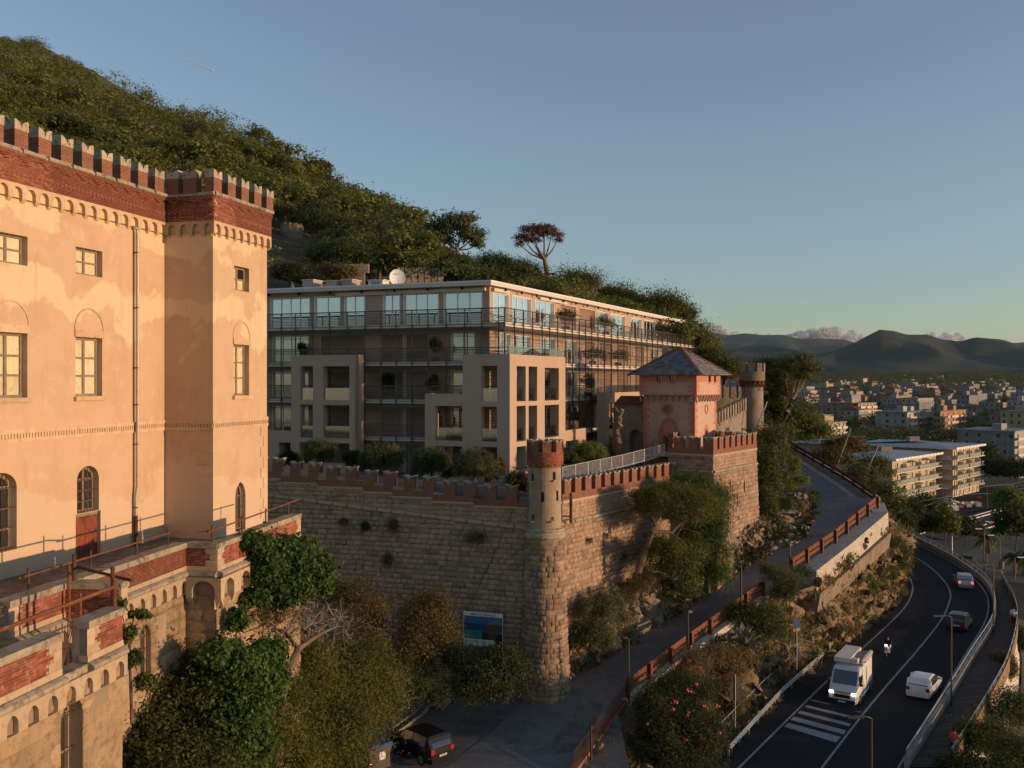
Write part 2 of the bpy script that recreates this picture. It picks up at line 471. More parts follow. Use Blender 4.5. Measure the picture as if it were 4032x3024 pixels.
def block_template(seed,rough=.25,nx=4,nz=3,edge=.16):
 r=random.Random(seed)
 V=[];Q=[]
 for j in range(nz+1):
  for i in range(nx+1):
   x=i/nx;z=j/nz
   e=min(x,1-x,z,1-z)<1e-6
   if e:y=.35+r.uniform(-.08,.08);dx=dz=0
   else:
    y=1-rough*r.uniform(0,1.6);dx=r.uniform(-.05,.05);dz=r.uniform(-.06,.06)
   if i==1:x-=edge*.6
   if i==nx-1:x+=edge*.6
   if j==1:z-=edge*.5
   if j==nz-1:z+=edge*.5
   V.append((x+dx,y,z+dz))
 for j in range(nz):
  for i in range(nx):
   a=j*(nx+1)+i
   Q.append((a,a+1,a+nx+2,a+nx+1))
 ring=[i for i in range(nx+1)]+[j*(nx+1)+nx for j in range(1,nz+1)]+[nz*(nx+1)+i for i in range(nx-1,-1,-1)]+[j*(nx+1)for j in range(nz-1,0,-1)]
 b=len(V)
 for i in ring:V.append((V[i][0],-.3,V[i][2]))
 n=len(ring)
 for k in range(n):
  l=(k+1)%n
  Q.append((ring[k],b+k,b+l,ring[l]))
 return np.array(V),np.array(Q)
def box_template():
 V=np.array([(x,y,z)for y in(-.3,1)for x,z in((0,0),(1,0),(1,1),(0,1))],dtype=float)
 Q=np.array([(4,5,6,7),(0,4,7,3),(1,2,6,5),(0,1,5,4),(3,7,6,2)])
 return V,Q
class Tmpl:
 def __init__(s,name,VQ,mat):
  s.VQ=VQ;s.me=[quad_mesh(name,v,q,mat)for v,q in VQ];s.mat=mat;s.name=name
T_rough=Tmpl("rough stone block",[block_template(i,.32)for i in range(10)],M['rough'])
T_ashlar=Tmpl("ashlar block",[block_template(40+i,.12,3,2,.2)for i in range(8)],M['ashlar'])
T_brick=Tmpl("clay brick",[box_template()],M['brick_new'])
T_brick_old=Tmpl("old clay brick",[box_template()],M['brick_old'])
T_quoin=Tmpl("dressed block",[block_template(80+i,.06,3,2,.25)for i in range(4)],M['sand'])
def place_pieces(parent,name,tm,items,maxparts=300,stuff_name=None):
 """items: list of (a-axis vector, normal vector, z vector, origin) -> separate parts for the largest in view, the rest as one part"""
 org=Vector(root_of(parent).location)
 sc=[]
 for k,(A,N,Z,O)in enumerate(items):
  c=O+A*.5+Z*.5
  vis=in_view(c)
  sc.append((-(A.length*Z.length/(c.x**2+c.y**2+(c.z-CAMZ)**2))*(1 if vis else.001),k,vis))
 sc.sort()
 singles=[k for s,k,v in sc if v][:maxparts]
 ss=set(singles)
 for k in singles:
  A,N,Z,O=items[k]
  m=Matrix(((A.x,N.x,Z.x,O.x),(A.y,N.y,Z.y,O.y),(A.z,N.z,Z.z,O.z),(0,0,0,1)))
  inst(name,tm.me[(k*7+3)%len(tm.me)],m,parent)
 VV=[];QQ=[];b=0
 for k in range(len(items)):
  if k in ss:continue
  A,N,Z,O=items[k]
  v,q=tm.VQ[(k*7+3)%len(tm.VQ)]
  R=np.array([[A.x,A.y,A.z],[N.x,N.y,N.z],[Z.x,Z.y,Z.z]])
  VV.append(v@R+np.array(O-org));QQ.append(q+b);b+=len(v)
 if VV:
  o=add_mesh_obj(stuff_name or name,quad_mesh(name+" rest",np.vstack(VV),np.vstack(QQ),tm.mat),parent,kind='stuff')
def course_items(fr,a0,a1,z0,z1,h,lw,dep,gap=.012,seed=1,keep=None,hv=.12,t0=0.0,slope=0.0,batter=0.0):
 """courses of blocks on plane fr between a0..a1; keep(a_mid, z_mid, w, h) -> bool; slope tilts the courses"""
 r=random.Random(seed);items=[]
 z=z0;row=0
 Zv=Vector((0,0,1));U=Vector((fr.u.x,fr.u.y,0));Nn=Vector((fr.n.x,fr.n.y,0))
 while z<z1-.05:
  hh=min(h*r.uniform(1-hv,1+hv),z1-z)
  if z1-z-hh<h*.4:hh=z1-z
  a=a0-r.uniform(0,lw[0])
  while a<a1:
   w=r.uniform(*lw)
   s,e=max(a,a0),min(a+w,a1)
   a+=w
   if e-s<.08:continue
   mid=(s+e)/2
   if keep and not keep(mid,z+hh/2,e-s,hh):continue
   zz=z+slope*(mid-a0)
   t=t0+batter*(z1-z)
   d=dep*r.uniform(.7,1.25)
   items.append((U*(e-s-gap),Nn*d,Zv*(hh-gap),fr.P(s+gap/2,t,zz+gap/2)))
  z+=hh;row+=1
 return items
def brick_items(fr,a0,a1,z0,z1,t0=0.0,dep=.02,bw=.25,bh=.075,gap=.008,keep=None,seed=3):
 r=random.Random(seed);items=[]
 U=Vector((fr.u.x,fr.u.y,0));Nn=Vector((fr.n.x,fr.n.y,0));Zv=Vector((0,0,1))
 n=max(1,round((z1-z0)/bh));bh=(z1-z0)/n
 for j in range(n):
  a=a0-(bw/2 if j%2 else 0)
  while a<a1-.01:
   s,e=max(a,a0),min(a+bw,a1);a+=bw
   if e-s<.03:continue
   k=keep((s+e)/2,z0+(j+.5)*bh,j)if keep else dep
   if not k:continue
   items.append((U*(e-s-gap),Nn*(k*r.uniform(.8,1.15)),Zv*(bh-gap),fr.P(s+gap/2,t0,z0+j*bh+gap/2)))
 return items
def arch_pts(a0,a1,zs,z1,n=7):
 w=(a1-a0)/2;r=z1-zs
 if r>=w:
  ph=2*math.atan2(w,r);R=r/math.sin(ph)
  L=[(a0+R*(1-math.cos(ph*i/n)),zs+R*math.sin(ph*i/n))for i in range(n+1)]
 else:
  L=[(a0+w*(1-math.cos(1.5708*i/n)),zs+r*math.sin(1.5708*i/n))for i in range(n+1)]
 return L+[(a0+a1-a,z)for a,z in L[-2::-1]]
def wall(mb,fr,a0,a1,z0,z1,holes=(),t=0.0,mi=0,rmi=None):
 """front face with rectangular or arched openings, each with a reveal of its own depth"""
 rmi=mi if rmi is None else rmi
 A=sorted({a0,a1,*[x for h in holes for x in(h['a0'],h['a1'])]})
 Z=sorted({z0,z1,*[x for h in holes for x in(h['z0'],h['z1'])]})
 for i in range(len(A)-1):
  for j in range(len(Z)-1):
   am,zm=(A[i]+A[i+1])/2,(Z[j]+Z[j+1])/2
   if A[i]<a0-1e-6 or A[i+1]>a1+1e-6 or Z[j]<z0-1e-6 or Z[j+1]>z1+1e-6:continue
   if any(h['a0']<am<h['a1']and h['z0']<zm<h['z1']for h in holes):continue
   mb.face([fr.P(A[i],t,Z[j]),fr.P(A[i+1],t,Z[j]),fr.P(A[i+1],t,Z[j+1]),fr.P(A[i],t,Z[j+1])],mi)
 for h in holes:
  b=t-h.get('d',.3)
  P=fr.P;x0,x1,y0,y1=h['a0'],h['a1'],h['z0'],h['z1']
  zs=h.get('zs',y1)
  mb.face([P(x0,t,y0),P(x0,t,zs),P(x0,b,zs),P(x0,b,y0)],rmi)
  mb.face([P(x1,t,y0),P(x1,t,zs),P(x1,b,zs),P(x1,b,y0)],rmi)
  mb.face([P(x0,t,y0),P(x1,t,y0),P(x1,b,y0),P(x0,b,y0)],rmi)
  if zs<y1:
   pts=arch_pts(x0,x1,zs,y1);m=len(pts)//2
   for k in range(len(pts)-1):
    (p,q),(p2,q2)=pts[k],pts[k+1]
    c=(x0,y1)if k<m else(x1,y1)
    mb.face([P(c[0],t,c[1]),P(p,t,q),P(p2,t,q2)],mi)
    mb.face([P(p,t,q),P(p,b,q),P(p2,b,q2),P(p2,t,q2)],rmi)
  else:
   mb.face([P(x0,t,y1),P(x1,t,y1),P(x1,b,y1),P(x0,b,y1)],rmi)
def frame_window(parent,fr,h,cols,rows,fm,pm,fw=.07,t=None,name='window',bar=.04,back=None,skip=()):
 """window sash in opening h: a frame part with a pane sub-part for each light"""
 t=-h.get('d',.3)+.06 if t is None else t
 mb=MB();a0,a1,z0,z1=h['a0'],h['a1'],h['z0'],h['z1']
 mb.box(fr,a0,a0+fw,t-.04,t+.04,z0,z1);mb.box(fr,a1-fw,a1,t-.04,t+.04,z0,z1)
 mb.box(fr,a0+fw,a1-fw,t-.038,t+.038,z0,z0+fw);mb.box(fr,a0+fw,a1-fw,t-.038,t+.038,z1-fw,z1)
 ca=[a0+fw+(a1-a0-2*fw)*i/cols for i in range(cols+1)]
 cz=[z0+fw+(z1-z0-2*fw)*i/rows for i in range(rows+1)]
 for a in ca[1:-1]:mb.box(fr,a-bar,a+bar,t-.034,t+.034,z0+fw,z1-fw)
 for z in cz[1:-1]:mb.box(fr,a0+fw,a1-fw,t-.03,t+.03,z-bar*.6,z+bar*.6)
 w=obj(name,mb,fm,parent)
 for i in range(cols):
  for j in range(rows):
   p=MB();p.box(fr,ca[i],ca[i+1],t-.015,t-.005,cz[j],cz[j+1])
   obj('pane',p,(pm[(i+j)%len(pm)]if isinstance(pm,(list,tuple))else pm),w)
 return w
def merlon_meshes(name,w,th,h,notch,cap,capmat,brickmat,over=.03,body_flat=None):
 """swallow-tailed merlon: x along the wall, y thickness (0 front .. -th), z up; returns (body mesh, cap mesh)"""
 f=Fr((0,0),(1,0),(0,1))
 n=6
 def lobes(hh,nt):
  L=[(-w/2+w/2*(i/n),hh-nt*(1-math.sqrt(max(0,1-(i/n)**2))))for i in range(n+1)]
  return L+[(-a,z)for a,z in L[-2::-1]]
 body=MB();capm=MB()
 if body_flat is not None:
  zb=h-body_flat
  body.box(f,-w/2,w/2,-th,0,0,zb)
  top=[(a*(1+2*over/w),z)for a,z in lobes(h,notch)]
  bot=[(a,zb+.002)for a,_ in top]
 else:
  inner=lobes(h-cap,notch)
  for k in range(len(inner)-1):
   (a,z),(a2,z2)=inner[k],inner[k+1]
   body.hexa([f.P(a,-th,0),f.P(a2,-th,0),f.P(a2,0,0),f.P(a,0,0),f.P(a,-th,z),f.P(a2,-th,z2),f.P(a2,0,z2),f.P(a,0,z)])
  top=[(a*(1+2*over/w),z)for a,z in lobes(h,notch)]
  bot=[(a*(1+2*over/w),z+.004)for a,z in inner]
 for k in range(len(top)-1):
  (a,z),(a2,z2)=top[k],top[k+1];(b,y),(b2,y2)=bot[k],bot[k+1]
  capm.hexa([f.P(b,-th-over,y),f.P(b2,-th-over,y2),f.P(b2,over,y2),f.P(b,over,y),f.P(a,-th-over,z),f.P(a2,-th-over,z2),f.P(a2,over,z2),f.P(a,over,z)])
 return body.mesh(name,[brickmat]),capm.mesh(name+" cap",[capmat])
def put_merlon(parent,mm,fr,a,z,t=0.0,jit=0.0,name='merlon'):
 p=fr.P(a,t,z)
 m=Matrix(((fr.u.x,fr.n.x,0,p.x),(fr.u.y,fr.n.y,0,p.y),(0,0,1,p.z),(0,0,0,1)))
 if jit:
  m=m@Matrix.Rotation(rnd.uniform(-jit,jit),4,'Y')@Matrix.Diagonal((1,1,1+rnd.uniform(-.03,.03),1))
 o=inst(name,mm[0],m,parent)
 c=bpy.data.objects.new('cap',mm[1]);COL.objects.link(c);c.parent=o
 return o
W=Vector((.2545,.967)).normalized();N=Vector((W.y,-W.x))
C0=at_d(649,771,38.0)
CF=Fr((C0.x,C0.y),W,N)
PROJ=2.17
C1=CF.P(0,PROJ,0)
TF=Fr((C1.x,C1.y),W,N)
SF=Fr((C0.x,C0.y),N,-W)
TW=4.22
ZB,ZS0,ZS1,ZK,ZBR,ZC0,ZC1=31.6,36.04,36.44,43.87,44.31,45.30,45.42
castle=thing('castle','cream plastered castle with red brick battlements and a corner tower at the left','castle',(C0.x,C0.y,ZB))
def hole(fr,xl,xr,yt,yb,d=.32,zs=None,yt2=None):
 a0,z1=fr.at(xl,yt);_,z0=fr.at(xl,yb)
 a1,_=fr.at(xr,yt)
 h=dict(a0=a0,a1=a1,z0=z0,z1=z1,d=d)
 if zs is not None:h['zs']=fr.at(xl,zs)[1]
 return h
up2=hole(CF,298,403,970,1077)
mid2=hole(CF,297,402.5,1326,1561)
lo2=hole(CF,303,389.5,1840,2033,.34,1895)
dor2=hole(CF,298,396,2028,2262,.30)
lo2['z0']=dor2['z1']+.02
dor2['z0']=ZB
STEP=3.62
sh=lambda h,da:{**h,'a0':h['a0']+da,'a1':h['a1']+da}
up1,mid1=sh(up2,-STEP),sh(mid2,-STEP)
lo1=hole(CF,-60,66,1870,2190,.36,1935);lo1['a0']=lo1['a1']-1.35
up0,mid0,lo0=sh(up1,-STEP),sh(mid1,-STEP),sh(lo1,-STEP)
upT=hole(TF,921.5,981,1045,1141)
midT=hole(TF,919.5,981,1356,1558)
loT=hole(TF,926.6,966.7,1901,2095,.3,1960)
A0=-17.0
mb=MB()
wall(mb,CF,A0,0,ZB-.6,ZBR,[up2,mid2,lo2,dor2,up1,mid1,lo1,up0,mid0,lo0])
wall(mb,SF,0,PROJ,ZB-.6,ZBR)
wall(mb,TF,0,TW,ZB-.6,ZBR,[upT,midT,loT])
BK=Fr(TF.P(TW,0,0).xy,-N,W)
wall(mb,BK,0,8,ZB-.6,ZBR)
mb.face([CF.P(A0,0,ZC0),CF.P(0,0,ZC0),CF.P(0,-9,ZC0),CF.P(A0,-9,ZC0)])
mb.face([TF.P(0,0,ZC0),TF.P(TW,0,ZC0),TF.P(TW,-9,ZC0),TF.P(0,-9,ZC0)])
obj('plaster_wall',mb,M['plaster'],castle)
def corbels(fr,a0,a1,z0,z1,per,t,nm='arch_band',mat='trim',ins=.1,parent=castle,foot=.13):
 n=max(1,round((a1-a0)/per));p=(a1-a0)/n
 mb=MB()
 hs=[dict(a0=a0+i*p+ins,a1=a0+(i+1)*p-ins,z0=z0,z1=z1-.1,zs=z0+(z1-z0)*.38,d=t)for i in range(n)]
 wall(mb,fr,a0,a1,z0,z1,hs,t)
 for i in range(n+1):
  a=a0+i*p;l=max(a-ins,a0);r=min(a+ins,a1)
  mb.hexa([fr.P(l,0,z0-foot),fr.P(r,0,z0-foot),fr.P((l+r)/2+.03,.02,z0-foot),fr.P((l+r)/2-.03,.02,z0-foot),fr.P(l,0,z0),fr.P(r,0,z0),fr.P(r,t-.003,z0),fr.P(l,t-.003,z0)])
 mb.face([fr.P(a0,t,z1),fr.P(a1,t,z1),fr.P(a1,0,z1),fr.P(a0,0,z1)])
 return obj(nm,mb,M[mat],parent)
KT=.14
corbels(CF,A0,-.001,ZK-.02,ZBR,.58,KT)
corbels(SF,KT,PROJ+KT,ZK-.02,ZBR,.55,KT)
corbels(TF,-KT,TW+KT,ZK-.02,ZBR,.58,KT)
def frieze(fr,a0,a1,seed,parts):
 mb=MB();mb.box(fr,a0,a1,-.1,KT-.02,ZBR,ZC0)
 obj('mortar_bed',mb,M['mortar'],castle)
 def keep(a,z,j):
  y=(z-ZBR)/(ZC0-ZBR)
  u=((a-a0)%.86)/.86
  zig=.62+.22*abs(2*u-1)
  if abs(y-zig)<.05:return.008
  if.24<y<.31 and(int((a-a0)/.125)%2==0):return.006
  if y>zig:return.085
  return.03
 place_pieces(castle,'brick',T_brick,brick_items(fr,a0,a1,ZBR,ZC0,KT-.02,.03,keep=keep,seed=seed,bw=.25,bh=.0715),parts,'brickwork')
 n=int((a1-a0)/.2)
 sl=MB()
 for i in range(n):
  a=a0+.12+i*.2
  if a+.1<a1:sl.box(fr,a,a+.085,KT-.012,KT+.013,ZBR+.26,ZBR+.40)
 obj('slot_row',sl,M['brick_old'],castle,kind='stuff')
frieze(CF,-10.5,-.02,3,150);frieze(SF,KT,PROJ+KT,4,70);frieze(TF,-KT,TW+KT,5,80)
mb=MB();mb.box(CF,A0,-10.5,-.1,KT+.01,ZBR,ZC0);obj('brick_band',mb,M['brick'],castle)
mb=MB();mb.box(BK,-KT,8,-.1,KT,ZBR,ZC0);obj('brick_band',mb,M['brick'],castle)
mb=MB()
r_=.085
q=[CF.P(A0,KT+.05,ZC1-.05),CF.P(KT+.0,KT+.05,ZC1-.05),TF.P(-KT-.05,KT+.05,ZC1-.05),TF.P(TW+KT+.05,KT+.05,ZC1-.05),TF.P(TW+KT+.05,-8,ZC1-.05)]
for i in range(4):
 L=(q[i+1]-q[i]).length;m=max(1,int(L/1.1))
 for k in range(m):
  p0=q[i].lerp(q[i+1],k/m+.004);p1=q[i].lerp(q[i+1],(k+1)/m-.004)
  mb.tube([p0,p1],r_*rnd.uniform(.95,1.05),8)
mb.box(CF,A0,KT,-.35,KT+.06,ZC0+.004,ZC1-.03);mb.box(TF,-KT,TW+KT,-.35,KT+.06,ZC0+.002,ZC1-.034)
mb.box(SF,0,PROJ,-.35,KT+.06,ZC0+.006,ZC1-.032)
obj('coping',mb,M['coping'],castle)
MC=merlon_meshes('castle merlon',.57,.38,.95,.24,.1,M['cap'],M['brick'],.015,.33)
a=-.55
while a>-11.5:put_merlon(castle,MC,CF,a,ZC1-.03,KT,.008);a-=1.03
for x in(684,754):put_merlon(castle,MC,SF,SF.at(x,740)[0],ZC1-.03,KT,.008)
for i in range(5):put_merlon(castle,MC,TF,.12+i*(TW-.1)/4,ZC1-.03,KT,.008)
BKK=Fr(TF.P(0,-8.5,0).xy,W,-N)
for i in range(5):put_merlon(castle,MC,BKK,.3+i*1.03,ZC1-.03,0,.01)
for i in range(7):put_merlon(castle,MC,BKK,-.8-i*1.03,ZC1-.03,0,.01)
for i in range(7):put_merlon(castle,MC,BK,.9+i*1.03,ZC1-.03,KT,.008)
def string(fr,a0,a1):
 mb=MB()
 mb.box(fr,a0,a1,-.05,.05,ZS1-.13,ZS1);mb.box(fr,a0,a1,-.05,.05,ZS0,ZS0+.12)
 mb.box(fr,a0,a1,-.05,.012,ZS0+.12,ZS1-.13)
 n=int((a1-a0)/.13)
 for i in range(n):
  a=a0+(i+.5)*(a1-a0)/n
  mb.box(fr,a-.028,a+.028,.012,.046,ZS0+.121,ZS1-.131)
 obj('string_course',mb,M['trim'],castle)
string(CF,A0,.001);string(SF,.052,PROJ+.048);string(TF,-.0,TW+.05)
mb=MB()
z=ZB
i=0
while z<ZS0-.3:
 l=.62 if i%2 else.36
 mb.box(SF,PROJ-l,PROJ+.022,-.05,.024,z,z+.44);mb.box(TF,-.02,l*.5-.05,-.05,.012,z,z+.44)
 l2=.55 if i%2 else.34
 mb.box(TF,TW-l2,TW+.02,-.05,.025,z,z+.44)
 z+=.445;i+=1
obj('quoin',mb,M['plaster'],castle,kind='stuff')
for h in(up2,up1,up0):frame_window(castle,CF,h,2,2,M['frame'],M['curtain'],.08,bar=.05)
frame_window(castle,TF,upT,2,2,M['frame'],[M['curtain'],M['curtain'],M['dark']],.08,bar=.05)
for h in(mid2,mid1,mid0):frame_window(castle,CF,h,2,3,M['frame'],M['curtain'],.09,bar=.06)
frame_window(castle,TF,midT,2,3,M['frame'],M['curtain'],.09,bar=.05)
def blind_arch(fr,h,zt):
 mb=MB();a0,a1=h['a0']-.02,h['a1']+.02
 mb.box(fr,a0-.04,a1+.04,-.05,.05,h['z1']+.005,h['z1']+.26)
 pts=arch_pts(a0,a1,h['z1']+.27,zt)
 out=arch_pts(a0-.05,a1+.05,h['z1']+.27,zt+.06)
 for k in range(len(pts)-1):
  mb.hexa([fr.P(*p)for p in((pts[k][0],-.05,pts[k][1]),(pts[k+1][0],-.05,pts[k+1][1]),(pts[k+1][0],.028,pts[k+1][1]),(pts[k][0],.028,pts[k][1]),(out[k][0],-.05,out[k][1]),(out[k+1][0],-.05,out[k+1][1]),(out[k+1][0],.028,out[k+1][1]),(out[k][0],.028,out[k][1]))])
 obj('blind_arch',mb,M['trim'],castle)
 mb=MB();mb.box(fr,h['a0']-.09,h['a1']+.09,-.05,.12,h['z0']-.15,h['z0']-.003)
 obj('sill',mb,M['trim'],castle)
zt2=CF.at(350,1219)[1]
for h in(mid2,mid1,mid0):blind_arch(CF,h,zt2)
blind_arch(TF,midT,TF.at(949,1268)[1])
def arched_window(parent,fr,h,nm='arched_window',grille=True,gm='rust_dk'):
 t=-h['d']+.08;a0,a1,z0,z1,zs=h['a0'],h['a1'],h['z0'],h['z1'],h['zs']
 mb=MB();b=.09
 mb.box(fr,a0,a0+b,t-.04,t+.04,z0,zs);mb.box(fr,a1-b,a1,t-.04,t+.04,z0,zs)
 mb.box(fr,a0+b,a1-b,t-.037,t+.037,z0,z0+b)
 am=(a0+a1)/2
 mb.box(fr,am-.045,am+.045,t-.035,t+.045,z0+b,z1-.12)
 for q_ in(.33,.66):mb.box(fr,a0+b,a1-b,t-.03,t+.03,z0+(zs-z0)*q_-.025,z0+(zs-z0)*q_+.025)
 mb.box(fr,a0+b,a1-b,t-.032,t+.036,zs-.05,zs+.04)
 po,pi=arch_pts(a0,a1,zs,z1),arch_pts(a0+b,a1-b,zs,z1-b*1.6)
 for k in range(len(po)-1):
  mb.hexa([fr.P(*p)for p in((pi[k][0],t-.04,pi[k][1]),(pi[k+1][0],t-.04,pi[k+1][1]),(pi[k+1][0],t+.04,pi[k+1][1]),(pi[k][0],t+.04,pi[k][1]),(po[k][0],t-.04,po[k][1]),(po[k+1][0],t-.04,po[k+1][1]),(po[k+1][0],t+.04,po[k+1][1]),(po[k][0],t+.04,po[k][1]))])
 w=obj(nm,mb,M['frame'],parent)
 g=MB();g.prism(fr,[(a0+.02,z0)]+[(a,z)for a,z in arch_pts(a0+.02,a1-.02,zs,z1-.03)]+[(a1-.02,z0)],t-.03,t-.02)
 obj('pane',g,M['glass_dk'],w)
 if grille:
  g=MB();n=max(4,int((a1-a0)/.16));tt=t+.16
  ap=arch_pts(a0,a1,zs,z1,12)
  def top(a):
   for k in range(len(ap)-1):
    if ap[k][0]<=a<=ap[k+1][0]:
     f=(a-ap[k][0])/max(1e-6,ap[k+1][0]-ap[k][0]);return ap[k][1]+f*(ap[k+1][1]-ap[k][1])
   return zs
  for i in range(1,n):
   a=a0+(a1-a0)*i/n
   g.tube([fr.P(a,tt,z0),fr.P(a,tt,top(a)-.02)],.013,5)
  for q_ in(.04,.36,.68,1.0):g.tube([fr.P(a0,tt+.012,z0+(zs-z0)*q_),fr.P(a1,tt+.012,z0+(zs-z0)*q_)],.014,5)
  obj('grille',g,M[gm],w)
 return w
for h in(lo2,lo1,lo0):arched_window(castle,CF,h)
arched_window(castle,TF,loT)
mb=MB();am=(dor2['a0']+dor2['a1'])/2
mb.box(CF,dor2['a0'],am-.008,-.2,-.14,dor2['z0'],dor2['z1']);mb.box(CF,am+.008,dor2['a1'],-.2,-.14,dor2['z0'],dor2['z1'])
dr=obj('door',mb,M['door'],castle)
mb=MB();mb.box(CF,dor2['a0']+.1,dor2['a1']-.02,-.14,-.115,dor2['z1']-.12,dor2['z1']-.02)
obj('door_rail',mb,M['frame'],dr)
ap_,_=CF.at(541,1400,.16)
zt=CF.at(541,905)[1]
mb=MB()
mb.tube([CF.P(ap_-.13,.0,zt+.05),CF.P(ap_-.10,.13,zt+.03),CF.P(ap_-.02,.16,zt-.02),CF.P(ap_,.16,zt-.15),CF.P(ap_,.16,34.0),CF.P(ap_-.05,.13,33.6),CF.P(ap_-.05,.13,32.9)],.062,10)
dp=obj('drainpipe',mb,M['zinc'],castle,smooth=True)
mb=MB();mb.tube([CF.P(ap_-.05,.13,32.9),CF.P(ap_-.05,.13,ZB)],.075,10);obj('pipe_foot',mb,M['rust_dk'],dp)
for z in(zt-.9,zt-3.0,38.5,37.1,35.6,33.2):
 mb=MB();mb.lathe(CF.P(ap_-(.05 if z<34 else 0),.145 if z>34 else.13,z),[(.06,z-.02),(.078,z-.02),(.078,z+.02),(.06,z+.02)],10)
 mb.box(CF,ap_-.02,ap_+.02,0,.1,z-.015,z+.015);obj('bracket',mb,M['rust_dk'],dp)
WT=Vector((.165,.986)).normalized();NTv=Vector((WT.y,-WT.x))
P1=Vector((-10.6,30.9));L1=Fr(P1,WT,NTv)
PV=1.1
P2=P1+NTv*PV
PF=Fr(P2,WT,NTv);PS=Fr(P1,NTv,-WT)
PLEN=6.98
NB=Fr((-9.05,22.1),WT,NTv)
ZT=32.75;ZF=31.75
terr=thing('terrace','castle terrace with stone walls, brick parapets and arched corbels at the lower left','terrace',(-10,26,20))
mb=MB()
c=[NB.P(-14,-.4,ZF),NB.P(0,-.4,ZF),L1.P(-8.5,-.35,ZF),L1.P(0,-.35,ZF),PF.P(PLEN,-.35,ZF)]
mb.face([NB.P(-14,-.4,ZF),NB.P(-.02,-.4,ZF),NB.P(-.02,-7,ZF),NB.P(-14,-7,ZF)])
mb.face([L1.P(-9.2,-.3,ZF+.004),L1.P(8,-.3,ZF+.004),L1.P(8,-9,ZF+.004),L1.P(-9.2,-9,ZF+.004)])
mb.face([PF.P(0.1,-.3,ZF+.008),PF.P(PLEN,-.3,ZF+.008),PF.P(PLEN+2,-3,ZF+.008),PF.P(.1,-3,ZF+.008)])
obj('terrace_floor',mb,m_noise("stained terrace paving",(.16,.135,.115),(.085,.075,.068),.8,(.26,.23,.20),2.2,bump=.4,bscale=12),terr)
def parapet(fr,a0,a1,ends=(1,1),seed=1,parts=120,th=.38,mould=True,old=True):
 """brick panel between dressed end stones on a stone plinth, with a lichened coping"""
 mb=MB()
 n=max(1,int((a1-a0)/1.3))
 for k in range(n):
  s,e=a0+(a1-a0)*k/n,a0+(a1-a0)*(k+1)/n-.008
  mb.box(fr,s,e,-th-.04,.045+rnd.uniform(-.006,.006),ZT-.17,ZT+rnd.uniform(-.012,.012))
 obj('coping_stone',mb,M['coping'],terr)
 mb=MB();mb.box(fr,a0+.02,a1-.02,-th,-.012,ZF-.1,ZT-.17);obj('mortar_bed',mb,M['mortar'],terr)
 mb=MB();n=max(1,int((a1-a0)/.9))
 for k in range(n):
  s,e=a0+(a1-a0)*k/n,a0+(a1-a0)*(k+1)/n-.01
  mb.box(fr,s,e,-.2,.02+rnd.uniform(-.004,.004),ZF+.1,ZF+.24)
 obj('plinth_stone',mb,M['sand'],terr)
 zb,zt=ZF+.24,ZT-.17
 q=[]
 hh=(zt-zb)/3
 Zv=Vector((0,0,1));U=Vector((fr.u.x,fr.u.y,0));Nn=Vector((fr.n.x,fr.n.y,0))
 for k in range(3):
  w=.42 if k%2==0 else.27
  if ends[0]:q.append((U*w,Nn*.016,Zv*(hh-.008),fr.P(a0+.005,0,zb+k*hh)))
  if ends[1]:q.append((U*w,Nn*.016,Zv*(hh-.008),fr.P(a1-w-.005,0,zb+k*hh)))
 if q:place_pieces(terr,'quoin_stone',T_quoin,q)
 def keep(a,z,j):
  k=min(2,int((z-zb)/hh));w=(.42 if k%2==0 else.27)+.02
  if ends[0]and a<a0+w:return 0
  if ends[1]and a>a1-w:return 0
  return.012
 place_pieces(terr,'brick',T_brick_old if old else T_brick,brick_items(fr,a0+.01,a1-.01,zb,zt,-.012,.012,keep=keep,seed=seed,bh=.068),parts,'brickwork')
 if mould:
  mb=MB()
  n=max(1,int((a1-a0)/1.1))
  for k in range(n):
   s,e=a0+(a1-a0)*k/n,a0+(a1-a0)*(k+1)/n-.012
   prof=[(0,ZF+.1),(.07,ZF+.09),(.16,ZF+.04),(.18,ZF-.03),(.14,ZF-.08),(.06,ZF-.1),(0,ZF-.1)]
   A=[fr.P(s,t,z)for t,z in prof];B=[fr.P(e,t,z)for t,z in prof]
   for i in range(len(prof)-1):mb.face([A[i],B[i],B[i+1],A[i+1]])
   mb.face(A);mb.face(B[::-1])
  obj('moulding',mb,M['coping'],terr)
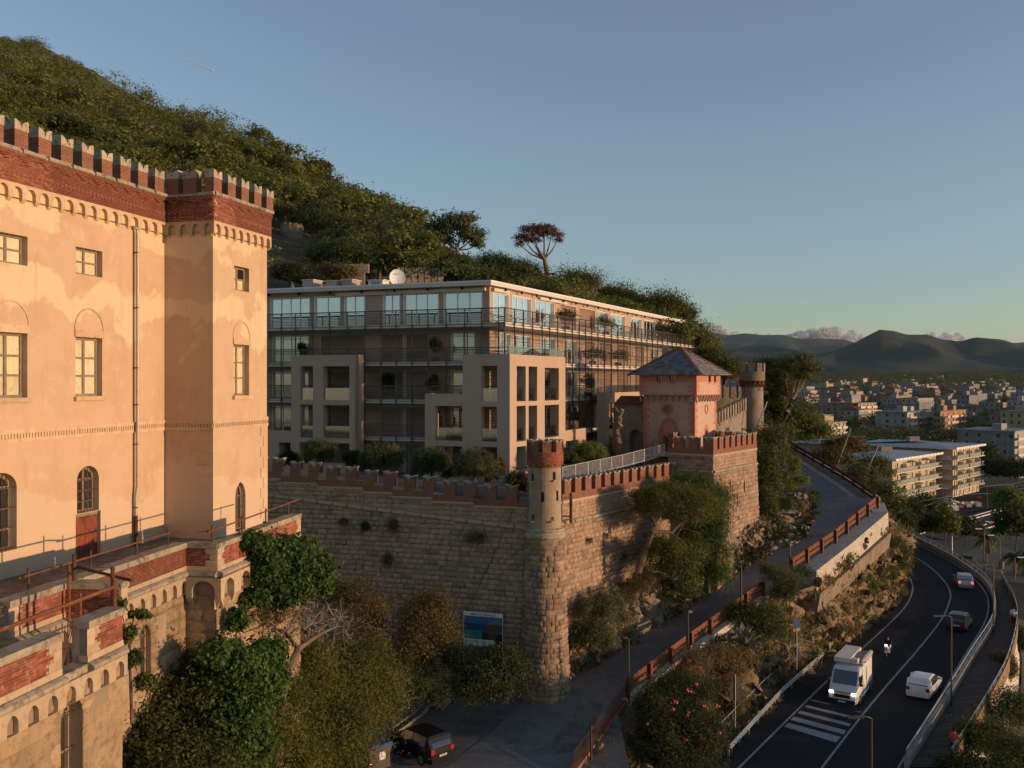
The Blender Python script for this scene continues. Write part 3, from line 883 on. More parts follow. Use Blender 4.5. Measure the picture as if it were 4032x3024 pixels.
def stone_wall(fr,a0,a1,z0,z1,holes,seed,lw=(.7,1.25),h=.42,parts=100,tm=None,parent=None,dep=.05,name='stone_block'):
 parent=parent or terr
 mb=MB();wall(mb,fr,a0,a1,z0,ZF-.05 if parent is terr else z1,holes,-.02)
 obj('wall_core',mb,M['joint'],parent)
 def keep(a,z,w,hh):
  for q in holes:
   if q['a0']-w/2<a<q['a1']+w/2 and q['z0']-hh/2<z<q['z1']+hh/2:return False
  return True
 items=course_items(fr,a0,a1,z0,z1,h,lw,dep,.016,seed,keep,t0=-.03)
 for q in holes:
  U=Vector((fr.u.x,fr.u.y,0));Nn=Vector((fr.n.x,fr.n.y,0));Zv=Vector((0,0,1))
  zs=q.get('zs',q['z1'])
  z=max(z0,q['z0'])
  while z<zs-.1:
   for s in(0,1):
    w=rnd.uniform(.3,.6)
    items.append((U*w,Nn*dep,Zv*(h-.016),fr.P(q['a0']-w if s==0 else q['a1'],-.03,z)))
   z+=h
  if zs<q['z1']:
   pts=arch_pts(q['a0'],q['a1'],zs,q['z1'],4)
   for k in range(len(pts)-1):
    (x,y),(x2,y2)=pts[k],pts[k+1]
    d=Vector((x2-x,y2-y));nn=Vector((-d.y,d.x)).normalized()*.42
    items.append((U*d.x+Zv*d.y,Nn*(dep+.01),U*nn.x+Zv*nn.y,fr.P(x,-.03,y)))
 place_pieces(parent,name,tm or T_ashlar,items,parts,'stonework')
ZK1=31.66
rw=hole(L1,552,596,2470,2680,.3,2520)
corbels(L1,-8.6,-.001,31.12,ZK1,.62,.10,'arch_band','sand',.14,terr,.05)
parapet(L1,-8.4,0,(1,0),11,110)
stone_wall(L1,-10.5,.0,21,31.14,[rw],21,parts=55)
arched_window(terr,L1,rw)
corbels(PS,.10,PV+.22,31.0,ZK1,1.2,.22,'arch_band','sand',.22,terr,.35)
parapet(PS,0,PV+.0,(0,1),12,50)
stone_wall(PS,0,PV-.02,21,31.02,[],22,parts=30)
corbels(PF,-.22,PLEN,31.0,ZK1,1.15,.22,'arch_band','sand',.25,terr,.35)
parapet(PF,-.0,4.6,(1,0),13,60)
parapet(PF,4.65,PLEN,(0,1),14,60,old=False)
stone_wall(PF,-.03,PLEN,21,31.02,[],23,parts=45)
g0=NB.at(244,2500)[0];g1=NB.at(343,2470)[0]
nw=hole(NB,241,332,2779,3300,.45,2850)
corbels(NB,-12,.03,31.18,ZK1,.60,.10,'arch_band','sand',.14,terr,.05)
parapet(NB,-11,g0,(0,1),15,70);parapet(NB,g1,0,(1,0),16,60)
mb=MB();mb.box(NB,g0+.01,g1-.01,-.3,.02,ZF-.1,ZF+.08);obj('sill_stone',mb,M['coping'],terr)
stone_wall(NB,-12,.0,21,31.2,[nw],24,(.8,1.5),.50,parts=90)
arched_window(terr,NB,nw)
mb=MB();NE=Fr(NB.P(0,0,0).xy,-NTv,WT);mb.box(NE,.01,3.6,-.4,-.01,21,ZF+.1);obj('end_wall',mb,M['ashlar'],terr)
RP=Fr((-11.9,24.75),(1,-.05),(-.05,-1))
mb=MB();mb.box(RP,-.05,1.78,-.42,.04,ZT-.16,ZT+.005);obj('coping_stone',mb,M['coping'],terr)
mb=MB();mb.box(RP,0,1.7,-.36,-.01,ZF-.3,ZT-.16);obj('mortar_bed',mb,M['mortar'],terr)
place_pieces(terr,'brick',T_brick_old,brick_items(RP,0,1.7,ZF+.03,ZT-.16,-.01,.012,seed=31,bh=.07),60,'brickwork')
mb=MB();mb.box(RP,1.70,1.76,-.36,.0,ZF,ZT-.165);obj('end_stone',mb,M['sand'],terr)
rr=thing('terrace_railing','rusty tube railing standing along the castle terrace parapet','railing',(-10.9,27,ZF))
mb=MB()
ZR=33.12
rl=[L1.P(-7.6,-.35,ZR),L1.P(-.35,-.35,ZR)]
mb.tube(rl,.028,6);mb.tube([L1.P(-.35,-.35,ZR),PS.P(PV-.3,-.4,ZR-.02)],.028,6)
mb.tube([PF.P(.0,-.35,ZR-.02),PF.P(PLEN+.6,-.35,ZR+.1)],.028,6)
obj('rail',mb,M['rust'],rr)
for a in(-7.2,-4.6,-2.3,-.5):mb=MB();mb.tube([L1.P(a,-.36,ZF),L1.P(a,-.36,ZR+.18)],.032,6);obj('post',mb,M['rust_dk'],rr)
for a in(.3,2.5,4.5,6.6):mb=MB();mb.tube([PF.P(a,-.36,ZF),PF.P(a,-.36,ZR+.16)],.03,6);obj('post',mb,M['rust_dk'],rr)
r2=thing('scaffold_rail','rusty scaffold tubes and posts crossing the near terrace block','railing',(-9.8,22,ZF))
mb=MB();mb.tube([NB.P(-9,-.3,ZR+.0),NB.P(.3,-.45,ZR)],.045,6);obj('rail',mb,M['rust'],r2)
mb=MB();p=NB.P(.2,-.5,0)
mb.tube([(p.x-2.5,p.y+3.2,ZR-.05),(p.x+.25,p.y+.75,ZR+.02)],.04,6);obj('rail',mb,M['rust_dk'],r2)
for q,h_ in(((p.x-.15,p.y+.6),1.75),((p.x+.02,p.y+.3),1.55),((p.x-.75,p.y+.2),1.2),((p.x-2.0,p.y+2.6),1.7),((p.x-1.95,p.y+2.2),1.5)):
 mb=MB();mb.tube([(q[0],q[1],ZF),(q[0],q[1],ZF+h_)],.05 if h_>1.5 else.035,6);obj('post',mb,M['rust_dk']if h_>1.6 else M['rust'],r2)
ib=MB();a_=Fr((-12.0,21.5),WT,NTv)
for q in((0,.16),(.15,.17),):pass
ib.box(a_,-4,.6,-.1,.1,32.55,32.58);ib.box(a_,-4,.6,-.1,.1,32.75,32.78);ib.box(a_,-4,.6,-.01,.01,32.58,32.75)
tag(obj('steel_beam',ib,M['rust']),'rusty steel beam lying in front of the castle wall','beam')
for a in(-3.2,.2):
 mb=MB();mb.box(a_,a-.08,a+.08,-.08,.08,ZF,32.55);obj('beam_block',mb,M['concrete'],bpy.data.objects['steel_beam'])
ir=thing('iron_railing','rusty sunburst iron railing in the gap of the near brick parapet','railing',tuple(NB.P((g0+g1)/2,-.3,ZF)))
mb=MB()
L_=g1-g0
for z in(ZF+.1,ZF+.95):mb.tube([NB.P(g0+.02,-.3,z),NB.P(g1-.02,-.3,z)],.018,5)
for k in range(9):
 mb.tube([NB.P((g0+g1)/2,-.3,ZF+.1),NB.P(g0+L_*k/8,-.3,ZF+.95)],.012,4)
for k in(0,.25,.5,.75,1):mb.tube([NB.P(g0+.03+(L_-.06)*k,-.3,ZF+.08),NB.P(g0+.03+(L_-.06)*k,-.3,ZF+1.05)],.014,4)
obj('bars',mb,M['rust_dk'],ir)
TC=Vector((2.15,62.0))
uB=Vector((-.951,.31));KLb=Fr(TC,-uB,(-.31,-.951))
ab,_=KLb.at(1430,1950)
PB=KLb.P(ab,0,0).xy
KLa=Fr(PB,Vector((.975,-.22)),(-.22,-.975))
ZW=16.2
wl=thing('curtain_wall','shaded rusticated stone wall with stepped swallow-tailed brick merlons left of the round turret','wall',(-8,65,ZW))
def c6(x,y):return 1000+x/2.011,1700+y/2.011
def frx(xF):return KLa if xF<1430 else KLb
MW=merlon_meshes('wall merlon',.80,.45,1.02,.30,.1,M['cap'],M['brick'],.035)
steps=[(-100,212,370),(212,496,408),(496,796,443),(796,1096,482),(1096,1416,522),(1416,1738,562),(1738,2165,598)]
stepz=[]
for x0,x1,y in steps:
 X0,Y=c6(x0,y);X1,_=c6(x1,y)
 f=frx((X0+X1)/2)
 a0,z=f.at(X0,Y);a1,z1=f.at(X1,Y);z=(z+z1)/2
 if x0<0:a0-=9
 if f is KLa and X1>1430:a1=min(a1,0)
 if f is KLb and X0<1440:a0=ab
 if x1>2100:a1=-.6
 stepz.append((f,a0,a1,z))
for i,(f,a0,a1,z)in enumerate(stepz):
 if f is KLa and i+1<len(stepz)and stepz[i+1][0]is KLb:a1=0.0
 stepz[i]=(f,a0,a1,z)
 mb=MB();mb.box(f,a0,a1,-.45,.0,z+.08,z+.50);obj('brick_base',mb,M['brick'],wl)
 mb=MB();n=max(1,int((a1-a0)/1.0))
 for k in range(n):mb.box(f,a0+(a1-a0)*k/n,a0+(a1-a0)*(k+1)/n-.01,-.5,.05,z-.06,z+.08)
 obj('ledge_stone',mb,M['sand'],wl)
for x in(-150,0,140,280,425,570,718,868,1022,1180,1335,1495,1658,1820,1990):
 X0,_=c6(x,0);X1,_=c6(x+95,0);f=frx((X0+X1)/2)
 a0=f.at(X0,1850)[0];a1=f.at(X1,1850)[0];am=(a0+a1)/2
 z=next((z for g,s,e,z in stepz if g is f and s<=am<=e),stepz[-1][3])
 put_merlon(wl,MW,f,am,z+.495,0,.01)
tl0=KLa.at(*c6(100,500));tl1=KLa.at(*c6(865,603));tl2=KLb.at(*c6(2155,768))
sl_a=(tl1[1]-tl0[1])/(tl1[0]-tl0[0]);sl_b=(tl2[1]-tl1[1])/(tl2[0]-ab)
mb=MB()
def torus(mb,f,a0,z0,a1,z1,r=.14):
 n=max(1,int(abs(a1-a0)/1.1))
 for k in range(n):
  s,e=k/n,(k+1)/n-.006
  mb.tube([f.P(a0+(a1-a0)*s,.04,z0+(z1-z0)*s),f.P(a0+(a1-a0)*e,.04,z0+(z1-z0)*e)],r*rnd.uniform(.93,1.05),8)
torus(mb,KLa,tl0[0]-6,tl0[1]-6*sl_a,0,tl1[1]);torus(mb,KLb,ab,tl1[1],-.9,tl2[1])
obj('string_course',mb,M['sand'],wl)
mb=MB()
mb.face([KLa.P(-14,-.03,ZW),KLa.P(0,-.03,ZW),KLa.P(0,-.03,tl1[1]+1.9),KLa.P(-14,-.03,tl1[1]+4)])
mb.face([KLb.P(ab,-.03,ZW),KLb.P(0,-.03,ZW),KLb.P(0,-.03,stepz[-1][3]),KLb.P(ab,-.03,tl1[1]+1.9)])
obj('wall_core',mb,M['joint'],wl)
items=[]
for f,a0,a1,zt0,sl in((KLa,-12,0,tl1[1],sl_a),(KLb,ab,-.7,tl1[1],sl_b)):
 b0=a1 if f is KLa else a0
 tz=lambda a:zt0+sl*(a-b0)
 items+=course_items(f,a0,a1,ZW,32,.345,(.42,.95),.13,.02,5,keep=lambda a,z,w,h:z<tz(a)-.22,t0=-.03,hv=.08)
 def top(a):
  return next((z for g,s,e,z in stepz if g is f and s<=a<=e),0)
 its=course_items(f,a0,a1,25,33,.30,(.4,.9),.04 if f is KLb else.08,.012,6,keep=lambda a,z,w,h:tz(a)+.25<z<top(a)-.1,t0=-.03,hv=.1)
 items+=its
place_pieces(wl,'stone_block',T_rough,items,300,'stonework')
tu=thing('corner_turret','round stone corner turret with a red brick crown of swallow-tailed merlons','turret',(TC.x,TC.y,17.4))
c=(TC.x,TC.y)
mb=MB();mb.lathe(c,[(1.62,16.5),(1.55,19),(1.32,24),(1.2,27.8)],32);mb.lathe(c,[(1.07,28.3),(1.05,32.6)],32);obj('shaft',mb,M['joint'],tu)
mb=MB();mb.lathe(c,[(1.08,27.75),(1.24,27.8),(1.34,27.92),(1.34,28.05),(1.24,28.15),(1.22,28.28),(1.30,28.33),(1.28,28.45),(1.08,28.5)],40);obj('torus_moulding',mb,M['coping'],tu,smooth=True)
rr_=random.Random(5)
def ring_items(z0,z1,h,lw,rfun,dep,seed,skip=None):
 r=random.Random(seed);its=[];z=z0
 while z<z1-.1:
  hh=min(h*r.uniform(.92,1.08),z1-z);R=rfun(z+hh/2);th=r.uniform(0,1);end=th+6.2832
  while th<end-.05:
   w=min(r.uniform(*lw)/R,end-th)
   if w>.08:
    tm=th+w/2
    if not(skip and skip(tm%6.2832,z+hh/2)):
     T_=Vector((-math.sin(tm),math.cos(tm),0));Nn=Vector((math.cos(tm),math.sin(tm),0))
     L=2*R*math.sin(w/2)-.016
     o=Vector((TC.x,TC.y,z))+Nn*(R*math.cos(w/2)-.02)-T_*L/2
     its.append((T_*L,Nn*dep*r.uniform(.7,1.2),Vector((0,0,hh-.016)),o))
   th+=w
  z+=hh
 return its
slits=[(-1.0,31.9,.5),(-2.45,31.8,.5),(-1.75,30.55,.65),(-.75,30.6,.65),(-2.4,29.2,.4),(-1.15,29.15,.25)]
def skip(t,z):
 t=(t+math.pi)%6.2832-math.pi
 return any(abs(t-a)<.10 and abs(z-zz)<h/2 for a,zz,h in slits)
place_pieces(tu,'stone_block',T_rough,ring_items(17.2,27.75,.345,(.4,.75),lambda z:1.60-(z-17.2)*.038,.17,7),190,'stonework')
place_pieces(tu,'ashlar_block',T_ashlar,ring_items(28.5,32.4,.26,(.4,.7),lambda z:1.05,.045,8,skip),110,'ashlar')
mb=MB()
for t,z,h in slits:
 p=Vector((c[0]+1.06*math.cos(t),c[1]+1.06*math.sin(t)));f=Fr(p,(-math.sin(t),math.cos(t)),(math.cos(t),math.sin(t)))
 mb.box(f,-.1,.1,-.05,.004,z-h/2,z+h/2)
obj('arrow_slit',mb,M['dark'],tu)
mb=MB()
for t,z,h in slits[:2]+slits[4:]:
 p=Vector((c[0]+1.06*math.cos(t),c[1]+1.06*math.sin(t)));f=Fr(p,(-math.sin(t),math.cos(t)),(math.cos(t),math.sin(t)))
 mb.box(f,-.13,.13,-.02,.15,z-h/2-.12,z-h/2-.005)
obj('slit_sill',mb,M['sand'],tu)
mb=MB();mb.lathe(c,[(1.06,32.4),(1.1,32.55),(1.16,32.65),(1.17,33.42),(.8,33.42)],32);obj('brick_drum',mb,M['brick'],tu)
its=[]
for j in range(12):
 z=32.55+j*.0725
 for k in range(30):
  if j<3 and(k*7+j*3)%5<2:continue
  t=(k+.5*(j%2))/30*6.2832
  T_=Vector((-math.sin(t),math.cos(t),0));Nn=Vector((math.cos(t),math.sin(t),0))
  its.append((T_*.235,Nn*.03,Vector((0,0,.064)),Vector((c[0],c[1],z))+Nn*1.165-T_*.118))
place_pieces(tu,'brick',T_brick,its,160,'brickwork')
MT=merlon_meshes('turret merlon',.56,.3,.78,.26,.09,M['cap'],M['brick'],.03)
for k in range(8):
 t=-1.5+k*6.2832/8
 f=Fr((c[0]+1.17*math.cos(t),c[1]+1.17*math.sin(t)),(-math.sin(t),math.cos(t)),(math.cos(t),math.sin(t)))
 put_merlon(tu,MT,f,0,33.42,0,.01)
KR=Fr(TC,(.584,.812),(.812,-.584));RLEN=19.6;RZ=29.84
wr=thing('curtain_wall','sunlit rusticated stone wall with a level row of red brick merlons right of the round turret','wall',(8,70,ZW))
mb=MB();mb.face([KR.P(.5,-.03,ZW),KR.P(RLEN,-.03,ZW),KR.P(RLEN,-.03,RZ),KR.P(.5,-.03,RZ)]);obj('wall_core',mb,M['joint'],wr)
mb=MB();mb.box(KR,1.0,RLEN,-.45,0,RZ+.1,RZ+.55);obj('brick_base',mb,M['brick'],wr)
mb=MB()
for k in range(19):mb.box(KR,1.05+k*.97,1.05+(k+1)*.97-.01,-.5,.05,RZ-.05,RZ+.1)
obj('ledge_stone',mb,M['sand'],wr)
mb=MB();torus(mb,KR,1.2,28.45,RLEN,28.45);obj('string_course',mb,M['coping'],wr)
for k in range(14):put_merlon(wr,MW,KR,1.45+k*1.345,RZ+.545,0,.01)
items=course_items(KR,1.1,RLEN,17,28.3,.345,(.4,.85),.13,.018,9,t0=-.03,hv=.08)
items+=course_items(KR,1.05,RLEN,28.6,RZ-.05,.24,(.35,.7),.035,.012,10,t0=-.03)
place_pieces(wr,'stone_block',T_rough,items,300,'stonework')
BC=Vector((16.1,76.0));BR=Fr(BC,(.573,.819),(.819,-.573));BL=Fr((13.3,78.1),(.8,-.6),(-.6,-.8));BLL=(BC-Vector((13.3,78.1))).length
BLEN=9.63;BZ=32.0
bs=thing('bastion','square stone bastion with brick merlons standing in front of the pink tower','bastion',(18,79,22))
BAT=.035
mb=MB()
mb.face([BR.P(0,-.03,30.7),BR.P(BLEN,-.03,30.7),BR.P(BLEN,-.03,BZ),BR.P(0,-.03,BZ)])
mb.face([BR.P(0,.35,20),BR.P(BLEN,.35,20),BR.P(BLEN,-.03,30.7),BR.P(0,-.03,30.7)])
mb.face([BL.P(-.5,.0,20),BL.P(BLL+.36,.35,20),BL.P(BLL,-.01,30.7),BL.P(-.5,-.01,30.7)])
mb.face([BL.P(-.5,-.01,30.7),BL.P(BLL,-.01,30.7),BL.P(BLL,-.01,BZ),BL.P(-.5,-.01,BZ)])
BB=Fr(BR.P(BLEN,0,0).xy,(-.573,.819),(.819,.573))
mb.face([BB.P(0,.3,20),BB.P(7,.3,20),BB.P(7,0,BZ),BB.P(0,0,BZ)])
mb.face([BR.P(0,0,BZ-.25),BR.P(BLEN,0,BZ-.25),BR.P(BLEN,-7,BZ-.25),BR.P(0,-7,BZ-.25)])
obj('wall_core',mb,M['joint'],bs)
for f,a0,a1 in((BR,0,BLEN),(BL,-.6,BLL-.002),(BB,.002,6)):
 mb=MB();mb.box(f,a0,a1,-.45,0,BZ+.1,BZ+.48);obj('brick_base',mb,M['brick'],bs)
 mb=MB();mb.box(f,a0-.0,a1+.0,-.5,.045,BZ-.08,BZ+.1);obj('ledge_stone',mb,M['sand'],bs)
 mb=MB();torus(mb,f,a0,30.72,a1,30.72,.13);obj('string_course',mb,M['coping'],bs)
for k in range(8):put_merlon(bs,MW,BR,.42+k*1.25,BZ+.475,0,.01)
for k in range(3):put_merlon(bs,MW,BL,BLL-.45-k*1.32,BZ+.475,0,.01)
for k in range(4):put_merlon(bs,MW,BB,1.6+k*1.3,BZ+.475,0,.01)
BI=Fr(BR.P(0,-6.4,0).xy,(.573,.819),(-.819,.573))
for k in range(4,8):put_merlon(bs,MW,BI,.6+k*1.25,BZ+.475,0,.01)
mb=MB();mb.box(BI,5,BLEN,-.45,0,BZ-.3,BZ+.478);obj('brick_base',mb,M['brick'],bs)
items=course_items(BR,-.02,BLEN+.02,21,30.6,.36,(.4,.85),.11,.018,12,t0=0.0,batter=BAT,hv=.08)
items+=course_items(BR,0,BLEN,30.85,BZ-.08,.26,(.4,.8),.03,.01,13,t0=-.03)
items+=course_items(BL,-.3,BLL,30.85,BZ-.08,.26,(.4,.8),.03,.01,14,t0=-.015)
items+=course_items(BL,-.3,BLL+.1,24,30.6,.36,(.4,.85),.09,.018,15,t0=0,batter=BAT)
place_pieces(bs,'stone_block',T_rough,items,300,'stonework')
for a,z in((1.6,28.6),(3.2,29.4),(4.6,28.0),(6.3,29.0),(2.6,26.9)):
 mb=MB();mb.box(BR,a-.03,a+.03,.0,.125+(30.7-z)*BAT,z-.5,z+.5);obj('arrow_slit',mb,M['dark'],bs)
gf=thing('iron_gate_frame','small black iron frame standing out from the sunlit wall beside the turret','frame',tuple(KR.P(1.4,.5,28.5)))
mb=MB();mb.box(KR,1.0,2.3,.55,.62,30.2,30.28);mb.box(KR,1.0,2.3,.55,.62,28.75,28.83);mb.box(KR,2.2,2.33,.5,.66,28.5,30.5)
mb.box(KR,2.2,2.3,.0,.5,28.9,28.98)
obj('frame_bars',mb,M['rust_dk'],gf)
TH=math.radians(33.9)
PC=at_d(2736,1600,84.0).xy
PR=Fr(PC,(math.sin(TH),math.cos(TH)),(math.cos(TH),-math.sin(TH)))
PLv=Vector((-math.cos(TH),math.sin(TH)))
PW=5.0
PL=Fr(PC+PLv*PW,-PLv,(-math.sin(TH),-math.cos(TH)))
Z0p,ZCp,ZE=30.2,36.45,38.55
OV=.28
pt=thing('pink_tower','square pink and cream tower with a slate pyramid roof behind the brick merlons','tower',(PC.x,PC.y,Z0p))
def facep(fr,w,holes,z0,z1,t,nm='wall'):
 mb=MB();wall(mb,fr,0,w,z0,z1,holes,t);return obj(nm,mb,M['pale_pink'],pt)
rw_a,rw_z=PL.at(2629,1611)
dl=dict(a0=PL.at(2612,1800)[0],a1=PL.at(2655,1800)[0],z0=Z0p+.6,z1=PL.at(2620,1716)[1],d=.35)
slw=dict(a0=PR.at(2776.5,1730)[0],a1=PR.at(2787,1730)[0],z0=Z0p+2.0,z1=PR.at(2781,1690)[1],zs=PR.at(2781,1712)[1],d=.3)
facep(PL,PW,[dl],Z0p,ZCp+.3,0);facep(PR,PW,[slw],Z0p,ZCp+.3,0)
PBk=Fr(PR.P(PW,0,0).xy,PLv,PR.u);mb=MB();wall(mb,PBk,0,PW,Z0p,ZE,[],0);obj('wall',mb,M['pale_pink'],pt)
PBl=Fr(PL.P(0,0,0).xy,PR.u,PLv);mb=MB();wall(mb,PBl,0,PW,Z0p,ZE,[],0);obj('wall',mb,M['pale_pink'],pt)
lw=[dict(a0=PL.at(x0,1490)[0],a1=PL.at(x1,1490)[0],z0=PL.at(x0,1502)[1],z1=ZE-.05,d=.2)for x0,x1 in((2590.5,2609.5),(2641.5,2661))]
rwn=[dict(a0=PR.at(x0,1490)[0],a1=PR.at(x1,1490)[0],z0=PR.at(x0,1504)[1],z1=ZE-.05,d=.2)for x0,x1 in((2778,2787),(2800,2809))]
PLu=Fr(PL.P(-OV,OV,0).xy,PL.u,PL.n);PRu=Fr(PR.P(-OV,OV,0).xy,PR.u,PR.n)
UW=PW+2*OV
shf=lambda hs:[dict(h,a0=h['a0']+OV,a1=h['a1']+OV)for h in hs]
for fr,hs in((PLu,shf(lw)),(PRu,shf(rwn))):
 mb=MB();wall(mb,fr,0,UW,ZCp+.32,ZE+.1,hs,0);obj('wall',mb,M['pale_pink'],pt)
 for h in hs:frame_window(pt,fr,h,2,2,M['dark'],M['glass_dk'],.04,bar=.02)
 mb=MB();t=.012
 xs=sorted([0,UW]+[v for h in hs for v in(h['a0'],h['a1'])])
 for i in range(0,len(xs),2):mb.box(fr,xs[i],xs[i+1],-.02,t,ZE-.62,ZE+.09)
 for h in hs:mb.box(fr,h['a0']-.12,h['a1']+.12,-.02,t-.002,h['z0']-.22,h['z0']-.01)
 for k in range(6):
  l=.75 if k%2 else.42
  z=ZCp+.34+k*.21
  if z>ZE-.66:break
  for b in(0,1):
   mb.box(fr,0 if b==0 else UW-l,l if b==0 else UW,-.02,t+.001,z,min(z+.208,ZE-.622))
 obj('painted_band',mb,M['pink'],pt)
 mb=MB()
 for a in(UW*.14,UW*.80):mb.box(fr,a,a+.5,-.01,t+.006,ZE-.6,ZE-.12)
 obj('ochre_panel',mb,m_noise("ochre paint",(.42,.24,.12),(.36,.2,.1),2),pt)
for fr,n in((PLu,9),(PRu,9)):
 mb=MB();p=UW/n
 for i in range(n):
  a0,a1=i*p,(i+1)*p
  po=arch_pts(a0+.02,a1-.02,ZCp+.1,ZCp+.38,4);pi=arch_pts(a0+.09,a1-.09,ZCp+.08,ZCp+.28,4)
  for k in range(len(po)-1):
   mb.hexa([fr.P(*q)for q in((pi[k][0],-OV,pi[k][1]),(pi[k+1][0],-OV,pi[k+1][1]),(pi[k+1][0],.02,pi[k+1][1]),(pi[k][0],.02,pi[k][1]),(po[k][0],-OV,po[k][1]),(po[k+1][0],-OV,po[k+1][1]),(po[k+1][0],.02,po[k+1][1]),(po[k][0],.02,po[k][1]))])
 obj('arch_band',mb,M['pink'],pt)
 mb=MB()
 for i in range(n+1):
  a=min(max(i*p,.08),UW-.08)
  mb.prism(Fr(fr.P(a,0,0).xy,fr.n,fr.u),[(-OV,ZCp-.32),(-OV+.12,ZCp-.3),(-.05,ZCp-.05),(.0,ZCp+.02),(.0,ZCp+.12),(-OV,ZCp+.12)],-.08,.08)
 obj('corbel',mb,M['sand'],pt,kind='stuff')
qi=[]
for fr,ends in((PL,(0,1)),(PR,(0,1))):
 U=Vector((fr.u.x,fr.u.y,0));Nn=Vector((fr.n.x,fr.n.y,0))
 for k in range(19):
  l=.62 if k%2 else.36
  for b in ends:
   z=Z0p+.4+k*.31
   qi.append((U*l,Nn*.02,Vector((0,0,.30)),fr.P(-.005 if b==0 else PW-l+.005,-.002,z)))
T_pink=Tmpl("pink quoin",[block_template(90+i,.05,2,2,.2)for i in range(3)],M['pink'])
place_pieces(pt,'quoin',T_pink,qi,90)
def ring(fr,a,z,r0,r1,t0,t1,n=20,sx=1.0):
 mb=MB()
 for k in range(n):
  c0,c1=6.2832*k/n,6.2832*(k+1)/n
  P=lambda r,c,t:fr.P(a+r*sx*math.cos(c),t,z+r*math.sin(c))
  mb.hexa([P(r0,c0,t0),P(r0,c1,t0),P(r0,c1,t1),P(r0,c0,t1),P(r1,c0,t0),P(r1,c1,t0),P(r1,c1,t1),P(r1,c0,t1)])
 return mb
o_=obj('round_window',ring(PL,rw_a,rw_z,.38,.58,-.1,.05),M['pink'],pt)
mb=MB();mb.prism(PL,[(rw_a+.38*math.cos(k*.314),rw_z+.38*math.sin(k*.314))for k in range(20)],-.02,.01);obj('pane',mb,M['glass_dk'],o_)
mb=MB();mb.box(PL,rw_a-.02,rw_a+.02,.01,.03,rw_z-.37,rw_z+.37);obj('glazing_bar',mb,M['frame'],o_)
oa,oz=PR.at(2781,1611)
obj('blind_oval',ring(PR,oa,oz,.34,.46,-.05,.06,20,.8),M['pink'],pt)
mb=MB();a0,a1,zt=dl['a0'],dl['a1'],dl['z1'];t=.05
mb.box(PL,a0-.45,a0,-.02,t,dl['z0']-.5,zt);mb.box(PL,a1,a1+.45,-.02,t,dl['z0']-.5,zt);mb.box(PL,a0-.5,a1+.5,-.02,t+.03,zt+.005,zt+.35)
po=arch_pts(a0-.42,a1+.42,zt+.36,zt+1.75);pi=arch_pts(a0-.05,a1+.05,zt+.36,zt+1.35)
for k in range(len(po)-1):
 mb.hexa([PL.P(*q)for q in((pi[k][0],-.02,pi[k][1]),(pi[k+1][0],-.02,pi[k+1][1]),(pi[k+1][0],t,pi[k+1][1]),(pi[k][0],t,pi[k][1]),(po[k][0],-.02,po[k][1]),(po[k+1][0],-.02,po[k+1][1]),(po[k+1][0],t,po[k+1][1]),(po[k][0],t,po[k][1]))])
obj('door_surround',mb,M['pink'],pt)
mb=MB();mb.prism(PL,[(a0-.05,zt+.36)]+pi+[(a1+.05,zt+.36)],-.02,.006);obj('tympanum',mb,M['pink'],pt)
frame_window(pt,PL,dl,1,4,M['steel2'],M['glass_dk'],.08,name='door',bar=.03)
po=arch_pts(slw['a0']-.25,slw['a1']+.25,slw['zs'],slw['z1']+.5);pi=arch_pts(slw['a0'],slw['a1'],slw['zs'],slw['z1'])
mb=MB()
for k in range(len(po)-1):
 mb.hexa([PR.P(*q)for q in((pi[k][0],-.02,pi[k][1]),(pi[k+1][0],-.02,pi[k+1][1]),(pi[k+1][0],.014,pi[k+1][1]),(pi[k][0],.014,pi[k][1]),(po[k][0],-.02,po[k][1]),(po[k+1][0],-.02,po[k+1][1]),(po[k+1][0],.014,po[k+1][1]),(po[k][0],.014,po[k][1]))])
obj('slit_surround',mb,M['pink'],pt)
mb=MB();mb.box(PR,slw['a0'],slw['a1'],-.3,-.28,slw['z0'],slw['z1']);obj('slit_shutter',mb,M['door'],pt)
ctr=PC+PLv*PW/2+PR.u*PW/2
EV=PW/2+OV+.75
ex,ey=-PLv,PR.u
ZA=41.05;ZEV=ZE-.02
apex=Vector((ctr.x,ctr.y,ZA))
cor=[Vector((*(ctr+ex*sx*EV+ey*sy*EV),ZEV))for sx,sy in((-1,-1),(1,-1),(1,1),(-1,1))]
rf=MB()
for k in range(4):rf.face([cor[k],cor[(k+1)%4],apex])
rf.face(cor)
roof=obj('roof',rf,M['slate'],pt)
its=[]
for k in range(4):
 A,B=cor[k],cor[(k+1)%4]
 n=(B-A).cross(apex-A).normalized()
 if n.z<0:n=-n
 rows=15
 for j in range(rows):
  f0,f1=j/rows,(j+1.12)/rows
  if f1>1:f1=1.0
  l,r=A.lerp(apex,f0),B.lerp(apex,f0)
  U=(r-l);L=U.length;U.normalize();up=((A+B)/2).lerp(apex,f1)-((A+B)/2).lerp(apex,f0)
  m=max(1,int(L/.36));w=L/m
  for i in range(m):
   o=l+U*(i*w+(.0 if j%2 else w*.0))
   its.append((U*(w-.012),n*rnd.uniform(.025,.05),up+n*-.03+U*0,o+n*.03))
place_pieces(roof,'slate',Tmpl("roof slate",[box_template()],M['slate']),its,300,'slates')
mb=MB()
for k in range(4):mb.tube([cor[k]+Vector((0,0,.02)),apex+Vector((0,0,.1))],[.13,.1],6)
obj('hip_tiles',mb,M['terracotta'],roof)
mb=MB();mb.abox(ctr.x-1.55,ctr.x-1.05,ctr.y+.4,ctr.y+.9,ZA-1.2,ZA+.05);mb.abox(ctr.x-1.62,ctr.x-.98,ctr.y+.33,ctr.y+.97,ZA+.18,ZA+.28)
